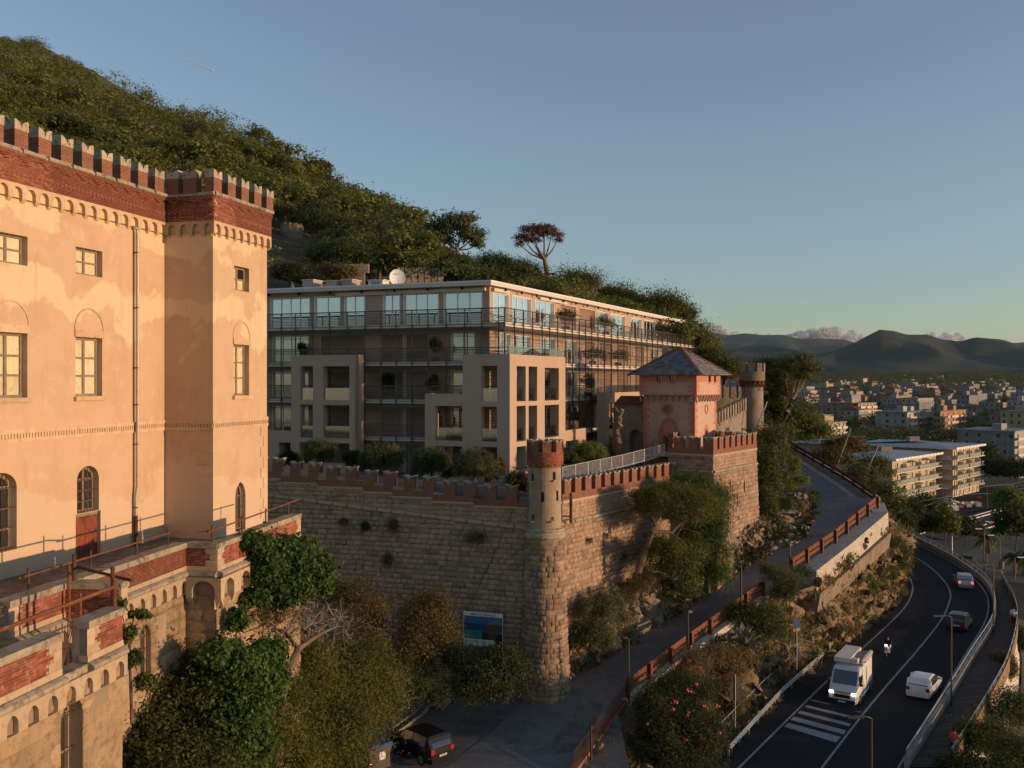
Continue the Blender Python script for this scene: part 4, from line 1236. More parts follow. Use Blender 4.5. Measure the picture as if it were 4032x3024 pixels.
for dx in(-1.5,-1.15):
 mb.abox(ctr.x+dx,ctr.x+dx+.08,ctr.y+.45,ctr.y+.53,ZA+.05,ZA+.18);mb.abox(ctr.x+dx,ctr.x+dx+.08,ctr.y+.75,ctr.y+.83,ZA+.05,ZA+.18)
obj('chimney',mb,M['concrete'],roof)
GA=at_d(2452,1700,88.5);GB=PL.P(.1,-.5,0)
GW=Fr(GA.xy,(GB-GA).xy,None)
if GW.n.y>0:GW.n=-GW.n
gl=(GB-GA).xy.length
gw=thing('gate_wall','old stone gate wall with an arch and a terracotta ridge beside the pink tower','gate wall',tuple(GW.P(gl/2,0,29.5)))
ga=GW.at(2478,1700)[0];gb=GW.at(2528,1700)[0]
gh=dict(a0=ga,a1=min(gb,gl-.05),z0=29.5,z1=GW.at(2500,1690)[1],zs=GW.at(2500,1715)[1],d=.9)
gtop=GW.at(2490,1588)[1]
mb=MB();wall(mb,GW,-.4,gl,29,gtop,[gh],0);mb.box(GW,-.4,gl,-1.2,-.9,29,gtop);obj('wall',mb,M['grey_stone'],gw)
mb=MB();mb.box(GW,(ga+gb)/2+.55,gb-.1,-.88,-.8,29.5,gh['z1']);obj('gate_leaf',mb,M['dark'],gw)
mb=MB()
for k in range(int((gl+.8)/.2)):
 a=-.6+k*.2
 p0,p1=GW.P(a,.35,gtop-.02),GW.P(a,-1.0,gtop+.62)
 mb.tube([p0,p1],.095,6)
mb.box(GW,-.6,gl+.1,-1.2,.3,gtop-.06,gtop+.0)
obj('roof_tiles',mb,M['terracotta'],gw,kind='stuff')
B0=Vector((-.58,75.0));uL=Vector((-.938,.346)).normalized();uR=Vector((.437,.9)).normalized()
nL=Vector((-.346,-.938)).normalized();nR=Vector((.9,-.437)).normalized()
Wc=Vector((-1.83,77.5));RCn=Vector((-1.7,76.4))
BLf,BRf=Fr(B0,uL,nL),Fr(B0,uR,nR)
WLf,WRf=Fr(Wc,uL,nL),Fr(Wc,uR,nR)
FLR=[30.26,33.36,36.46,39.56,42.66]
ZG=30.4
LL=26.0
flats=thing('apartment_building','five storey beige apartment building with steel balconies, framed loggias and a flat white edged roof','building',(-2,80,ZG-1))
WRL=WRf.at(2677,1300)[0];BRL=BRf.at(2748,1350)[0]
mb=MB()
RLf,RRf=Fr(RCn,uL,nL),Fr(RCn,uR,nR)
RL=RRf.at(2697,1260)[0]
def lshape(a,b,la,lb,z0,z1,mi=0):
 """slab with an outer corner at a and inner corner at b"""
 P=[a+uL*la,a,a+uR*lb,b+uR*lb,b,b+uL*la]
 lo=[Vector((p.x,p.y,z0))for p in P];hi=[Vector((p.x,p.y,z1))for p in P]
 for q in((0,1,4,5),(1,2,3,4)):
  mb.face([lo[i]for i in q],mi);mb.face([hi[i]for i in q],mi)
 for i in range(6):mb.face([lo[i],lo[(i+1)%6],hi[(i+1)%6],hi[i]],mi)
inner=RCn+(uL+uR)*11
lshape(RCn,inner,LL,RL,45.74,46.0)
rf=obj('roof',mb,M['fascia'],flats)
mb=MB();lshape(RCn+(nL+nR)*.04,inner,LL,RL+.1,46.0,46.13);obj('roof_edging',mb,M['white'],rf)
mb=MB()
for a in np.arange(2.2,LL,3.1):mb.box(WLf,a-.09,a+.09,.5,.62,45.5,45.72)
for a in np.arange(2.2,WRL,3.1):mb.box(WRf,a-.09,a+.09,.35,.47,45.5,45.72)
obj('roof_lamp',mb,M['dark'],rf,kind='stuff')
topL=[(1066,1219.7,4),(1239.4,1339.5,2),(1356.5,1435.6,2),(1510,1574,2),(1591,1726,3),(1748.6,1897.8,3)]
c5=lambda x:1900+x/1.952
topR=[(80,200,2,0),(228,372,3,0),(403,550,3,0),(600,717,1,1),(742,863,1,1),(882,962,2,0),(985,1095,3,0),(1138,1222,3,0),(1240,1325,3,0),(1340,1400,2,0),(1430,1503,2,0)]
HEAD=45.32
lowL=[(1075,1215,4,0),(1262,1435,1,1),(1502,1587,1,1),(1598,1684,1,1),(1778,1868,2,0)]
lowR=[(120,215,2,0),(235,370,3,0),(445,560,2,0),(625,730,3,0),(790,860,2,1),(900,990,2,1),(1040,1120,2,1),(1180,1240,1,1),(1290,1350,2,0),(1380,1440,2,1)]
def opening(fr,xl,xr,y,z0,z1,rev=False):
 a0,a1=fr.at(xl,y)[0],fr.at(xr,y)[0]
 if a0>a1:a0,a1=a1,a0
 return dict(a0=a0,a1=a1,z0=z0,z1=z1,d=.22)
wmb=MB()
def storey(fr,length,z0,z1,specs,y,top):
 hs=[]
 for sp in specs:
  h=opening(fr,sp[0],sp[1],y,z0+.06,(HEAD if top else z0+2.45));hs.append((h,sp))
 wall(wmb,fr,0,length,z0,z1,[h for h,_ in hs],0)
 for h,sp in hs:
  blind=len(sp)>3 and sp[3]
  if blind:
   w=MB();n=int((h['z1']-h['z0'])/.11)
   for k in range(n):w.hexa([fr.P(a,t,z)for a,t,z in((h['a0'],-.2,h['z0']+k*.11),(h['a1'],-.2,h['z0']+k*.11),(h['a1'],-.09,h['z0']+k*.11+.02),(h['a0'],-.09,h['z0']+k*.11+.02),(h['a0'],-.2,h['z0']+k*.11+.105),(h['a1'],-.2,h['z0']+k*.11+.105),(h['a1'],-.14,h['z0']+k*.11+.105),(h['a0'],-.14,h['z0']+k*.11+.105))])
   b=obj('blind',w,M['blind'],flats)
   f=MB();e=.05
   f.box(fr,h['a0']-e,h['a0']+.02,-.1,.03,h['z0'],h['z1']+e);f.box(fr,h['a1']-.02,h['a1']+e,-.1,.03,h['z0'],h['z1']+e);f.box(fr,h['a0']+.02,h['a1']-.02,-.1,.028,h['z1']-.02,h['z1']+e)
   obj('blind_frame',f,M['fascia'],b)
  else:
   w=frame_window(flats,fr,h,sp[2],1,M['white'],M['glass_sky']if top else M['glass'],.07,bar=.045)
   f=MB();e=.05
   f.box(fr,h['a0']-e,h['a0']+.02,-.14,.03,h['z0'],h['z1']+e);f.box(fr,h['a1']-.02,h['a1']+e,-.14,.03,h['z0'],h['z1']+e);f.box(fr,h['a0']+.02,h['a1']-.02,-.14,.028,h['z1']-.02,h['z1']+e)
   obj('surround',f,M['white'],w)
storey(WLf,LL,FLR[4],45.76,topL,1200,True)
storey(WRf,WRL,FLR[4],45.76,[(c5(a),c5(b),n,bl)for a,b,n,bl in topR],1300,True)
for k in(3,2,1,0):
 yy=381-(FLR[k]+1.2-CAMZ)/78*FOC
 storey(WLf,LL,FLR[k],FLR[k+1],lowL,yy*3.9375,False)
 storey(WRf,WRL,FLR[k],FLR[k+1],[(c5(a),c5(b),n,bl)for a,b,n,bl in lowR],yy*3.9375,False)
EndF=Fr(WRf.P(WRL,0,0).xy,-nR,uR);wall(wmb,EndF,0,11,FLR[0],45.76)
obj('wall',wmb,M['render'],flats)
mb=MB();mb.box(WLf,9.3,14.2,.0,.3,45.32,45.62);mb.box(WLf,.3,9.2,.0,.3,45.36,45.62);mb.box(WRf,.3,3.2,.0,.3,45.36,45.62);mb.box(WRf,9.5,15.8,.0,.3,45.36,45.62)
obj('awning_box',mb,M['fascia'],flats)
mb=MB()
for k in range(1,5):
 z=FLR[k]
 lshape(B0,B0+uL*2.6+uR*2.9,LL,BRL,z-.30,z-.16)
 lshape(B0-(nL+nR)*.08,B0+uL*2.6+uR*2.9,LL,BRL,z-.16,z+.02)
obj('balcony_slab',mb,M['fascia'],flats)
mb=MB()
for k in range(1,5):
 z=FLR[k]
 for f,L in((BLf,LL),(BRf,BRL)):
  for dz in(-.34,-.14,.05):mb.box(f,-.02,L,.02,.06,z+dz,z+dz+.035)
obj('edge_bar',mb,M['steel'],flats,kind='stuff')
pl=[1040+x/4.424 for x in(65,310,560,855,1155,1462,1768,2040)]+[1500+x/4.424 for x in(270,548,828,1145,1470,1760,2060)]
for x in pl:
 a=BLf.at(x,1300)[0];mb=MB();mb.box(BLf,a-.035,a+.035,.07,.15,FLR[0],FLR[4]+1.12)
 for k in range(1,5):mb.box(BLf,a-.05,a+.05,-.02,.07,FLR[k]-.12,FLR[k]-.02)
 obj('post',mb,M['steel'],flats)
mb=MB();mb.box(BLf,-.09,.0,.03,.12,FLR[0],FLR[4]+1.14);obj('post',mb,M['steel'],flats)
prx=[158,237,307,377,450,508,570,627,683,735,785,832,880,930,985,1033,1080,1127,1172,1217,1258,1300,1340,1378,1416,1452,1486,1518,1550,1580,1606,1630,1652]
for x in prx:
 a=BRf.at(c5(x),1350)[0];mb=MB();mb.box(BRf,a-.03,a+.03,.07,.15,FLR[0],FLR[4]+1.12)
 for k in range(1,5):mb.box(BRf,a-.05,a+.05,-.02,.07,FLR[k]-.12,FLR[k]-.02)
 obj('post',mb,M['steel'],flats)
def slat(f,a0,a1,z,r=.019,t=.045):
 mb=MB();mb.box(f,a0,a1,t,t+.03,z-r,z+r);obj('slat',mb,M['steel'],flats)
zs_=[]
for k in(4,3,2,1):
 for j in range(9):zs_.append((FLR[k]+.13+j*.12,k))
for z,k in zs_:slat(BLf,-.08,LL,z);slat(BRf,-.03,BRL,z)
for k in(4,3,2):slat(BLf,-.08,LL,FLR[k]+1.14,.03);slat(BRf,-.03,BRL,FLR[k]+1.14,.03)
for k in(4,3,2):
 for j in range(5):slat(BLf,-.1,LL,FLR[k]-.42-j*.115);slat(BRf,-.03,BRL,FLR[k]-.42-j*.115)
for k in(4,3,2):
 for j in range(6):slat(BRf,-.03 if j%2 else 9,BRL,FLR[k]-1.05-j*.14)
 for j in range(8):slat(BLf,-.1,2.1,FLR[k]-1.0-j*.115)
C2=B0-uR*2.5-uL*1.6
K2L,K2R=Fr(C2,uL,nL),Fr(C2,uR,nR)
def fo(fr,sc,x0,y0,xa,ya,xb,yb,d=.38,zsnap=None):
 """opening from crop pixel corners"""
 X0,X1=x0+xa/sc,x0+xb/sc;Y0,Y1=y0+ya/sc,y0+yb/sc
 a0,a1=fr.at(X0,Y0)[0],fr.at(X1,Y0)[0];xm=(X0+X1)/2
 z1,z0=fr.at(xm,Y0)[1],fr.at(xm,Y1)[1]
 return dict(a0=min(a0,a1),a1=max(a0,a1),z0=z0,z1=z1,d=d)
ZT2=40.05;ZM2=37.0
f4=lambda*q,**k:fo(K2L,1.843,1000,1000,*q,**k)
f5=lambda*q,**k:fo(K2R,1.952,1900,1050,*q,**k)
aU=K2L.at(1822,1450)[0];aW=K2L.at(1673,1600)[0]
hL=[f4(1648,812,1765,1070),f4(1645,1108,1763,1362),f4(1645,1402,1765,1560)]
hL2=[f4(1310,1103,1512,1355),f4(1310,1395,1510,1560)]
aR=K2R.at(2226,1450)[0];aX=K2R.at(2310,1750)[0]
hR=[f5(262,765,332,1035),f5(354,768,420,1033),f5(478,778,587,1028),f5(262,1070,332,1342),f5(354,1068,420,1330),f5(478,1062,587,1310),f5(262,1382,332,1560)]
hR2=[f5(640,1335,735,1455)]
ZX=K2R.at(2270,1690)[1]
mb=MB()
lo_=ZG-.5
wall(mb,K2L,0,aU,lo_,ZT2,hL);wall(mb,K2L,aU,aW,lo_,ZM2,hL2)
wall(mb,K2R,0,aR,lo_,ZT2,hR);wall(mb,K2R,aR,aX,lo_,ZX,hR2)
bk=-.38
mb.box(K2L,.38,aU,bk-.02,bk,lo_,lo_+.1)
for f,a0,a1,zt,hs in((K2L,.38,aU,ZT2,hL),(K2L,aU,aW,ZM2,hL2),(K2R,.38,aR,ZT2,hR),(K2R,aR,aX,ZX,hR2)):
 wall(mb,f,a0,a1,lo_,zt,hs,bk)
 mb.face([f.P(a0-.38,0,zt),f.P(a1,0,zt),f.P(a1,bk,zt),f.P(a0-.38,bk,zt)])
mb.face([K2L.P(aU,0,ZM2),K2L.P(aU,bk,ZM2),K2L.P(aU,bk,ZT2),K2L.P(aU,0,ZT2)])
mb.face([K2L.P(aW,0,lo_),K2L.P(aW,-2.4,lo_),K2L.P(aW,-2.4,ZM2),K2L.P(aW,0,ZM2)])
mb.face([K2R.P(aR,0,ZX),K2R.P(aR,bk,ZX),K2R.P(aR,bk,ZT2),K2R.P(aR,0,ZT2)])
mb.face([K2R.P(aX,0,lo_),K2R.P(aX,-1.6,lo_),K2R.P(aX,-1.6,ZX),K2R.P(aX,0,ZX)])
obj('loggia_frame',mb,M['render'],flats)
mb=MB()
for z,la,lr in((FLR[3]+.02,aU,aR),(FLR[2]+.02,aW,aR),(FLR[1]+.02,aW,aX)):
 mb.box(K2L,.4,la-.05,-2.46,bk,z-.34,z);mb.box(K2R,.4,lr-.05,-1.55,bk,z-.336,z-.004)
obj('loggia_slab',mb,M['render'],flats)
for h in hL[:2]+hL2[:1]+hR[:6]:
 f=K2L if h in hL or h in hL2 else K2R
 mb=MB();mb.box(f,h['a0']+.02,h['a1']-.02,-.2,-.185,h['z0'],h['z0']+1.0);obj('glass_balustrade',mb,M['clear'],flats)
mb=MB();mb.box(K2R,.1,aR-.1,-.1,-.085,ZT2,ZT2+.62);obj('glass_balustrade',mb,M['clear'],flats)
K1=Fr(B0+nL*1.0,uL,nL)
g4=lambda*q,**k:fo(K1,1.843,1000,1000,*q,**k)
b0,b1=K1.at(1412,1500)[0],K1.at(1146.5,1500)[0]
ZT1=K1.at(1280,1398)[1]
h1=[g4(335,815,428,1058),g4(500,815,693,1060),g4(333,1092,426,1333),g4(500,1097,692,1337),g4(330,1368,426,1520),g4(440,1372,692,1520)]
b2=b1+4.5;ZT1b=K1.at(1100,1695)[1]
h1b=[g4(178,1368,265,1520)]
mb=MB();wall(mb,K1,b0,b1,lo_,ZT1,h1);wall(mb,K1,b1,b2,lo_,ZT1b,h1b)
wall(mb,K1,b0+.3,b1,lo_,ZT1,h1,-.38);wall(mb,K1,b1,b2,lo_,ZT1b,h1b,-.38)
mb.face([K1.P(b0,0,ZT1),K1.P(b1,0,ZT1),K1.P(b1,-.38,ZT1),K1.P(b0,-.38,ZT1)]);mb.face([K1.P(b1,0,ZT1b),K1.P(b2,0,ZT1b),K1.P(b2,-.38,ZT1b),K1.P(b1,-.38,ZT1b)])
S1=Fr(K1.P(b0,0,0).xy,-nL,-uL);mb.box(S1,0,.95,-.35,0,lo_,ZT1-.002);mb.face([K1.P(b1,0,ZT1b),K1.P(b1,-.38,ZT1b),K1.P(b1,-.38,ZT1),K1.P(b1,0,ZT1)])
obj('loggia_frame',mb,M['render'],flats)
for h in h1[:4]:mb=MB();mb.box(K1,h['a0']+.02,h['a1']-.02,-.2,-.185,h['z0'],h['z0']+1.0);obj('glass_balustrade',mb,M['clear'],flats)
q3=BRf.at(2387,1600,2.0)[0]
C3=BRf.P(q3,2.0,0).xy;K3L,K3R=Fr(C3,uL,nL),Fr(C3,uR,nR)
ZT3=K3R.at(2400,1546)[1]
h3=fo(K3R,1.952,1900,1050,972,1045,1065,1250);h3b=fo(K3R,1.952,1900,1050,972,1300,1065,1460)
w3=K3L.at(2351,1600)[0]
mb=MB();wall(mb,K3R,0,11,lo_,ZT3,[h3,h3b]);wall(mb,K3L,0,w3,lo_,ZT3);mb.face([K3R.P(0,0,ZT3),K3R.P(11,0,ZT3),K3R.P(11,-2,ZT3),K3R.P(0,-2,ZT3)])
wall(mb,K3R,.35,11,lo_,ZT3,[h3,h3b],-.38)
obj('loggia_frame',mb,M['render'],flats)
mb=MB();mb.box(K3R,.1,11,-.1,-.085,ZT3,ZT3+.7);obj('glass_balustrade',mb,M['clear'],flats)
def rooftop(name,label,x0,x1,yb,yt,dep,mats,lab_grp=None):
 pass
for i,(x0,x1,x2,yb,yt)in enumerate(((1191,1233,1253,1128,1104),(1283,1325,1343,1125,1108),(1346,1386,1407,1123,1103))):
 p0=RLf.at(x0,yb,-2.5)[0];p1=RLf.at(x1,yb,-2.5)[0]
 mb=MB();z1=RLf.at(x0,yt,-2.5)[1]
 mb.box(RLf,min(p0,p1),max(p0,p1),-4.0,-2.5,46.0,z1)
 o=obj('roof_unit',mb,m_noise("wrapped vent casing",(.42,.32,.27),(.34,.26,.22),2)if i==0 else bpy.data.materials["wrapped vent casing"])
 tag(o,('boxy vent casing on the flat roof, farthest left of three','low vent casing on the flat roof between two taller ones','boxy vent casing on the flat roof, nearest the satellite dish')[i],'vent casing','vent casings on the flat roof')
 l=MB();l.box(RLf,min(p0,p1)-.1,max(p0,p1)+.1,-4.1,-2.4,z1,z1+.06);obj('lid',l,M['fascia'],o)
p0=RLf.at(1450,1118,-2.2)[0];mb=MB();mb.box(RLf,p0-1.4,p0,-3.4,-2.2,46.0,46.75);o=tag(obj('skylight_hood',mb,M['fascia']),'small hooded skylight with a dark window on the flat roof','skylight')
mb=MB();mb.box(RLf,p0-1.1,p0-.3,-2.2,-2.18,46.25,46.65);obj('pane',mb,M['glass_dk'],o);mb=MB();mb.box(RLf,p0-1.55,p0+.1,-3.5,-2.1,46.75,46.81);obj('lid',mb,M['fascia'],o)
dp_=at_d(1565,1093,80.2)
dish=thing('satellite_dish','white satellite dish on the flat roof edge of the apartment building','satellite dish',(dp_.x,dp_.y,46.1))
mb=MB();f=Vector((.25,-.95,.18)).normalized();sx_=f.cross(Vector((0,0,1))).normalized();sy_=sx_.cross(f)
rings=[[dp_+(sx_*math.cos(k*.3142)*.68+sy_*math.sin(k*.3142)*.74)*r+f*(.16*r*r-.16)for k in range(21)]for r in(.02,.35,.7,1)]
mb.strip(rings);obj('reflector',mb,M['white'],dish,smooth=True)
mb=MB();mb.tube([dp_-f*.2,dp_-f*.2+Vector((0,0,-.8)),(dp_.x,dp_.y,46.1)],.05,6);mb.tube([dp_-sy_*.7,dp_-sy_*.45+f*.75],.025,5);obj('mast',mb,M['steel2'],dish)
mb=MB();mb.abox(-.07,.07,-.07,.07,-.05,.08)
mb.v=[v+dp_-sy_*.45+f*.75 for v in mb.v];obj('receiver',mb,M['white'],dish)
def text(name,s,size,mat,M4,parent,extr=.004,align='CENTER'):
 cu=bpy.data.curves.new(name,'FONT');cu.body=s;cu.size=size;cu.align_x=align;cu.extrude=extr;cu.resolution_u=2
 cu.materials.append(mat)
 tmp=bpy.data.objects.new(name,cu);COL.objects.link(tmp)
 dg=bpy.context.evaluated_depsgraph_get();me=bpy.data.meshes.new_from_object(tmp.evaluated_get(dg))
 bpy.data.objects.remove(tmp)
 return inst(name,me,M4,parent)
def face_m(p,right,up):
 r=right.normalized();u=up.normalized();n=r.cross(u)
 return Matrix(((r.x,u.x,n.x,p.x),(r.y,u.y,n.y,p.y),(r.z,u.z,n.z,p.z),(0,0,0,1)))
text('lettering',"Tesacom",.14,M['ink'],face_m(dp_+f*.015+sy_*.28,-sx_ if sx_.x<0 else sx_,sy_),dish)
def D(x,y):return x*1.82278,y*1.82278
def nz(x,y,z=0.0,s=1.0):return noise.fractal(Vector((x*s,y*s,z*s)),1.0,2.1,5)
def drive_z(x,y):
 al=max((x-2.15)*.584+(y-62)*.812,-6.0)
 return min(17.65+.188*al,26+(y-92.4)*.103 if x>12 else 99)
def ray_hit(xD,yD,fz,lo=25.,hi=200.):
 a,b=ray(*D(xD,yD))
 f=lambda d:CAMZ+b*d-fz(a*d,d)
 d=lo
 while d<hi and f(d)>0:d+=.5
 l,h=d-.5,d
 for _ in range(20):
  m=(l+h)/2
  if f(m)>0:l=m
  else:h=m
 d=(l+h)/2
 return Vector((a*d,d,CAMZ+b*d))
def dr(x,y):return ray_hit(x,y,drive_z)
RZ0=15.0
def rd(x,y):return at_z(*D(x,y),RZ0)
def resample(pts,n):
 P=[Vector(p)for p in pts];L=[0]
 for i in range(1,len(P)):L.append(L[-1]+(P[i]-P[i-1]).length)
 out=[]
 for k in range(n):
  t=L[-1]*k/(n-1);i=1
  while i<len(L)-1 and L[i]<t:i+=1
  f=(t-L[i-1])/max(1e-6,L[i]-L[i-1]);out.append(P[i-1].lerp(P[i],min(1,max(0,f))))
 return out
def smooth_path(pts,it=2):
 P=[Vector(p)for p in pts]
 for _ in range(it):
  Q=[P[0]]
  for i in range(len(P)-1):Q+=[P[i].lerp(P[i+1],.25),P[i].lerp(P[i+1],.75)]
  Q.append(P[-1]);P=Q
 return P
def sheet(name,rows,mat,kind='structure',smooth=True,parent=None):
 n=len(rows[0]);V=[tuple(p)for r in rows for p in r]
 Q=[(i*n+k,i*n+k+1,(i+1)*n+k+1,(i+1)*n+k)for i in range(len(rows)-1)for k in range(n-1)]
 return add_mesh_obj(name,quad_mesh(name,V,Q,mat,smooth=smooth),parent,kind=kind)
def city_z(y):return 4.6+(44*max(0,min(1,(y-260)/2400))**1.25 if y>260 else 0)
ys=[-300,0,60,110,160,230]+[260*1.12**k for k in range(0,34)]
xs=[-9000,-3000,-1200,-500,-200,-60,0,60,120,200,300,450,650,900,1300,2000,3500,6000,12000]
sheet('ground',[[Vector((x,y,city_z(y)-(1.6 if y<100 else 0)))for x in xs]for y in ys],m_noise("valley ground",(.055,.06,.035),(.10,.09,.07),.03,(.14,.13,.115),.12,bump=0,rv=0))
outer=[dr(1150,1675),dr(1240,1659),dr(1350,1515),dr(1455,1430),dr(1560,1352),dr(1650,1283),dr(1752,1226),dr(1830,1165),dr(1903,1100),dr(1893,1082),dr(1840,1046),dr(1770,1003),dr(1703,962)]
inner=[dr(940,1675),dr(1050,1590),dr(1155,1490),dr(1232,1452),dr(1330,1405),dr(1480,1316),dr(1590,1228),dr(1742,1160),dr(1763,1112),dr(1750,1078),dr(1700,1050),dr(1680,1010),dr(1660,950)]
N_=80
oo,ii=resample(outer,N_),resample(inner,N_)
rows=[]
for k in range(9):
 r=[]
 for a,b in zip(ii,oo):
  p=a.lerp(b,k/8);p.z=drive_z(p.x,p.y);r.append(p)
 rows.append(r)
sheet('driveway',rows,M['drive'])
fc=[]
for j in range(14):
 r=[]
 for i in range(16):
  x=-16+i*1.5;y=46+j*1.35
  r.append(Vector((x,y,drive_z(x,y)-.03+.12*nz(x,y,0,.35))))
 fc.append(r)
sheet('forecourt',fc,M['dust'])
rows=[]
for j in range(24):
 r=[]
 for i in range(22):
  x=-46+i*2;y=12+j*2.4
  b=max(0,min(1,(-7-x)/9));b2=max(0,min(1,(50-y)/8))
  z=15.8+5.5*b+1.2*nz(x,y,0,.15)
  if x>-14 and y>48:z=min(z,drive_z(x,y)-.5)
  if x>2:z=min(z,15.2-(x-2)*.4)
  r.append(Vector((x,y,z)))
 rows.append(r)
sheet('slope',rows,M['soil'])
gt=MB()
gp=[KLa.P(-14,-.4,0).xy,PB,TC+Vector((-.3,.5)),KR.P(RLEN,-.4,0).xy,Vector((14.5,80)),Vector((16,92)),Vector((30,108)),Vector((30,135)),Vector((-40,130)),Vector((-40,75))]
ctr_=Vector((-2,85,30.28))
for k in range(len(gp)):
 a,b=gp[k],gp[(k+1)%len(gp)]
 gt.face([Vector((a.x,a.y,30.28)),Vector((b.x,b.y,30.28)),ctr_])
g_=obj('garden_terrace',gt,M['dust']);g_['kind']='structure'
def rockloft(name,lo,hi,n,m,mat,amp=.5,seed=0.,sc=.35,bulge=0.4,parent=None,kind='structure'):
 lo,hi=resample(lo,n),resample(hi,n)
 rows=[]
 for j in range(m+1):
  f=j/m;r=[]
  for k in range(n):
   p=lo[k].lerp(hi[k],f)
   t=(lo[min(k+1,n-1)]-lo[max(k-1,0)]);t.z=0;t.normalize();nn=Vector((t.y,-t.x,0))
   e=math.sin(math.pi*f)**.5 if 0<f<1 else 0
   w=noise.fractal(Vector((p.x*sc+seed,p.y*sc,p.z*sc*1.3)),1.0,2.2,5)
   w2=abs(noise.noise(Vector((p.x*.22+seed,p.y*.22,p.z*.5))))-.25+.38*(noise.voronoi(Vector((p.x*.7+seed,p.y*.7,p.z*1.1)))[0][0]-.45)
   p=p+nn*(e*(bulge+amp*w+amp*1.3*w2))+Vector((0,0,e*amp*.35*noise.noise(p*sc*1.7)))
   r.append(p)
  rows.append(r)
 return sheet(name,rows,mat,kind,smooth=False,parent=parent)
def kr(x,y):a,z=KR.at(*D(x,y));return KR.P(a,.0,z)
def br(x,y):a,z=BR.at(*D(x,y),.25);return BR.P(a,.15,z)
low=[dr(1222,1456),dr(1280,1432),dr(1330,1405),dr(1400,1362),dr(1480,1316),dr(1540,1270),dr(1590,1228),dr(1650,1200),dr(1742,1160),dr(1763,1112)]
up=[kr(1228,1375),kr(1260,1345),kr(1300,1300),kr(1345,1262),kr(1395,1225),kr(1460,1205),br(1577,1172),br(1637,1127)]
isl_top=lambda x,y:ray_hit(x,y,lambda a,b:27.0)
up+=[dr(1735,1160)+Vector((-4.2,2.0,3.0)),dr(1762,1105)+Vector((-1.0,.8,1.9))]
RB=rockloft('rock_bank',[p-Vector((0,0,.3))for p in low],up,170,30,M['rock_grey'],.75,3.0,.55,.35)
it=MB();q=[br(1637,1127)+Vector((-2,1,0)),up[-2],up[-1],dr(1757,1080)+Vector((-.6,1.0,.9)),dr(1700,1052)+Vector((-.5,0,.9)),dr(1668,1040)+Vector((-.5,1,.9)),dr(1645,1060)]
cc=sum(q,Vector())/len(q)
for k in range(len(q)):it.face([q[k],q[(k+1)%len(q)],cc])
o=obj('planting_bed',it,M['soil']);o['kind']='structure'
rockloft('bank_wall',[dr(1763,1112)-Vector((0,0,.2)),dr(1757,1080)-Vector((0,0,.2)),dr(1700,1050)-Vector((0,0,.2)),dr(1668,1038)-Vector((0,0,.2))],[q[2],q[3],q[4],q[5]],24,6,M['rock_grey'],.2,5.,.6,.1)
foot=[rd(1400,1740),rd(1480,1675),rd(1560,1610),rd(1660,1522),rd(1770,1420),rd(1850,1372),rd(1920,1308),rd(1948,1280),rd(1960,1235),rd(1957,1195),rd(1925,1165)]
edge=[dr(1240,1659),dr(1300,1590),dr(1352,1520),dr(1470,1432),dr(1560,1365),dr(1655,1295),dr(1755,1240),dr(1830,1183),dr(1908,1115),dr(1905,1092),dr(1893,1080)]
edge=[p-Vector((0,0,.95 if 5<i<9 else.35))for i,p in enumerate(edge)]
CLF=rockloft('cliff',[p-Vector((0,0,.1))for p in foot],edge,230,46,M['rock'],1.15,9.0,.36,.5)
far_e=[dr(1908,1115),dr(1893,1080),dr(1840,1044),dr(1770,1000),dr(1703,960),Vector((38,150,30)),Vector((30,190,28))]
far_f=[rd(1957,1190),at_z(*D(1960,1150),10),Vector((72,160,5)),Vector((78,180,5)),Vector((84,205,5)),Vector((88,240,4.8)),Vector((90,290,4.8))]
rockloft('bank',far_f,[p-Vector((0,0,.15))for p in far_e],50,12,M['soil'],.8,2.,.2,.6)
kw=thing('kerb_wall','low pale kerb wall along the outer edge of the drive under the rusty rail','kerb wall',tuple(dr(1500,1400)))
mb=MB()
ke=resample([dr(1352,1515),dr(1455,1432),dr(1560,1356),dr(1655,1288)],14)
for a,b in zip(ke[:-1],ke[1:]):
 f=Fr(a.xy,(b-a).xy);L=(b-a).xy.length
 mb.hexa([f.P(0,-.3,a.z-1.0),f.P(L,-.3,b.z-1.0),f.P(L,.25,b.z-1.0),f.P(0,.25,a.z-1.0),f.P(0,-.3,a.z+.08),f.P(L,-.3,b.z+.08),f.P(L,.2,b.z+.08),f.P(0,.2,a.z+.08)])
obj('wall',mb,M['white_wall'],kw)
pw=thing('parapet_wall','whitewashed retaining wall standing out at the hairpin bend of the drive','wall',tuple(dr(1830,1180)))
mb=MB();pe=resample([dr(1752,1232),dr(1830,1172),dr(1908,1106)],9)+[dr(1899,1086)]
for a,b in zip(pe[:-1],pe[1:]):
 f=Fr(a.xy,(b-a).xy);L=(b-a).xy.length
 mb.hexa([f.P(0,-1.0,a.z-1.7),f.P(L,-1.0,b.z-1.7),f.P(L,.5,b.z-1.7),f.P(0,.5,a.z-1.7),f.P(0,-1.0,a.z+.02),f.P(L,-1.0,b.z+.02),f.P(L,.45,b.z+.02),f.P(0,.45,a.z+.02)])
obj('wall',mb,M['white_wall'],pw)
mb=MB();pe2=[p+Vector((.15,-.1,-1.7))for p in pe]
for a,b in zip(pe2[:-1],pe2[1:]):
 f=Fr(a.xy,(b-a).xy);L=(b-a).xy.length
 mb.hexa([f.P(0,-1.4,a.z-1.6),f.P(L,-1.4,b.z-1.6),f.P(L,.35,b.z-1.6),f.P(0,.35,a.z-1.6),f.P(0,-1.4,a.z),f.P(L,-1.4,b.z),f.P(L,.6,b.z-.1),f.P(0,.6,a.z-.1)])
obj('footing',mb,M['rock_grey'],pw)
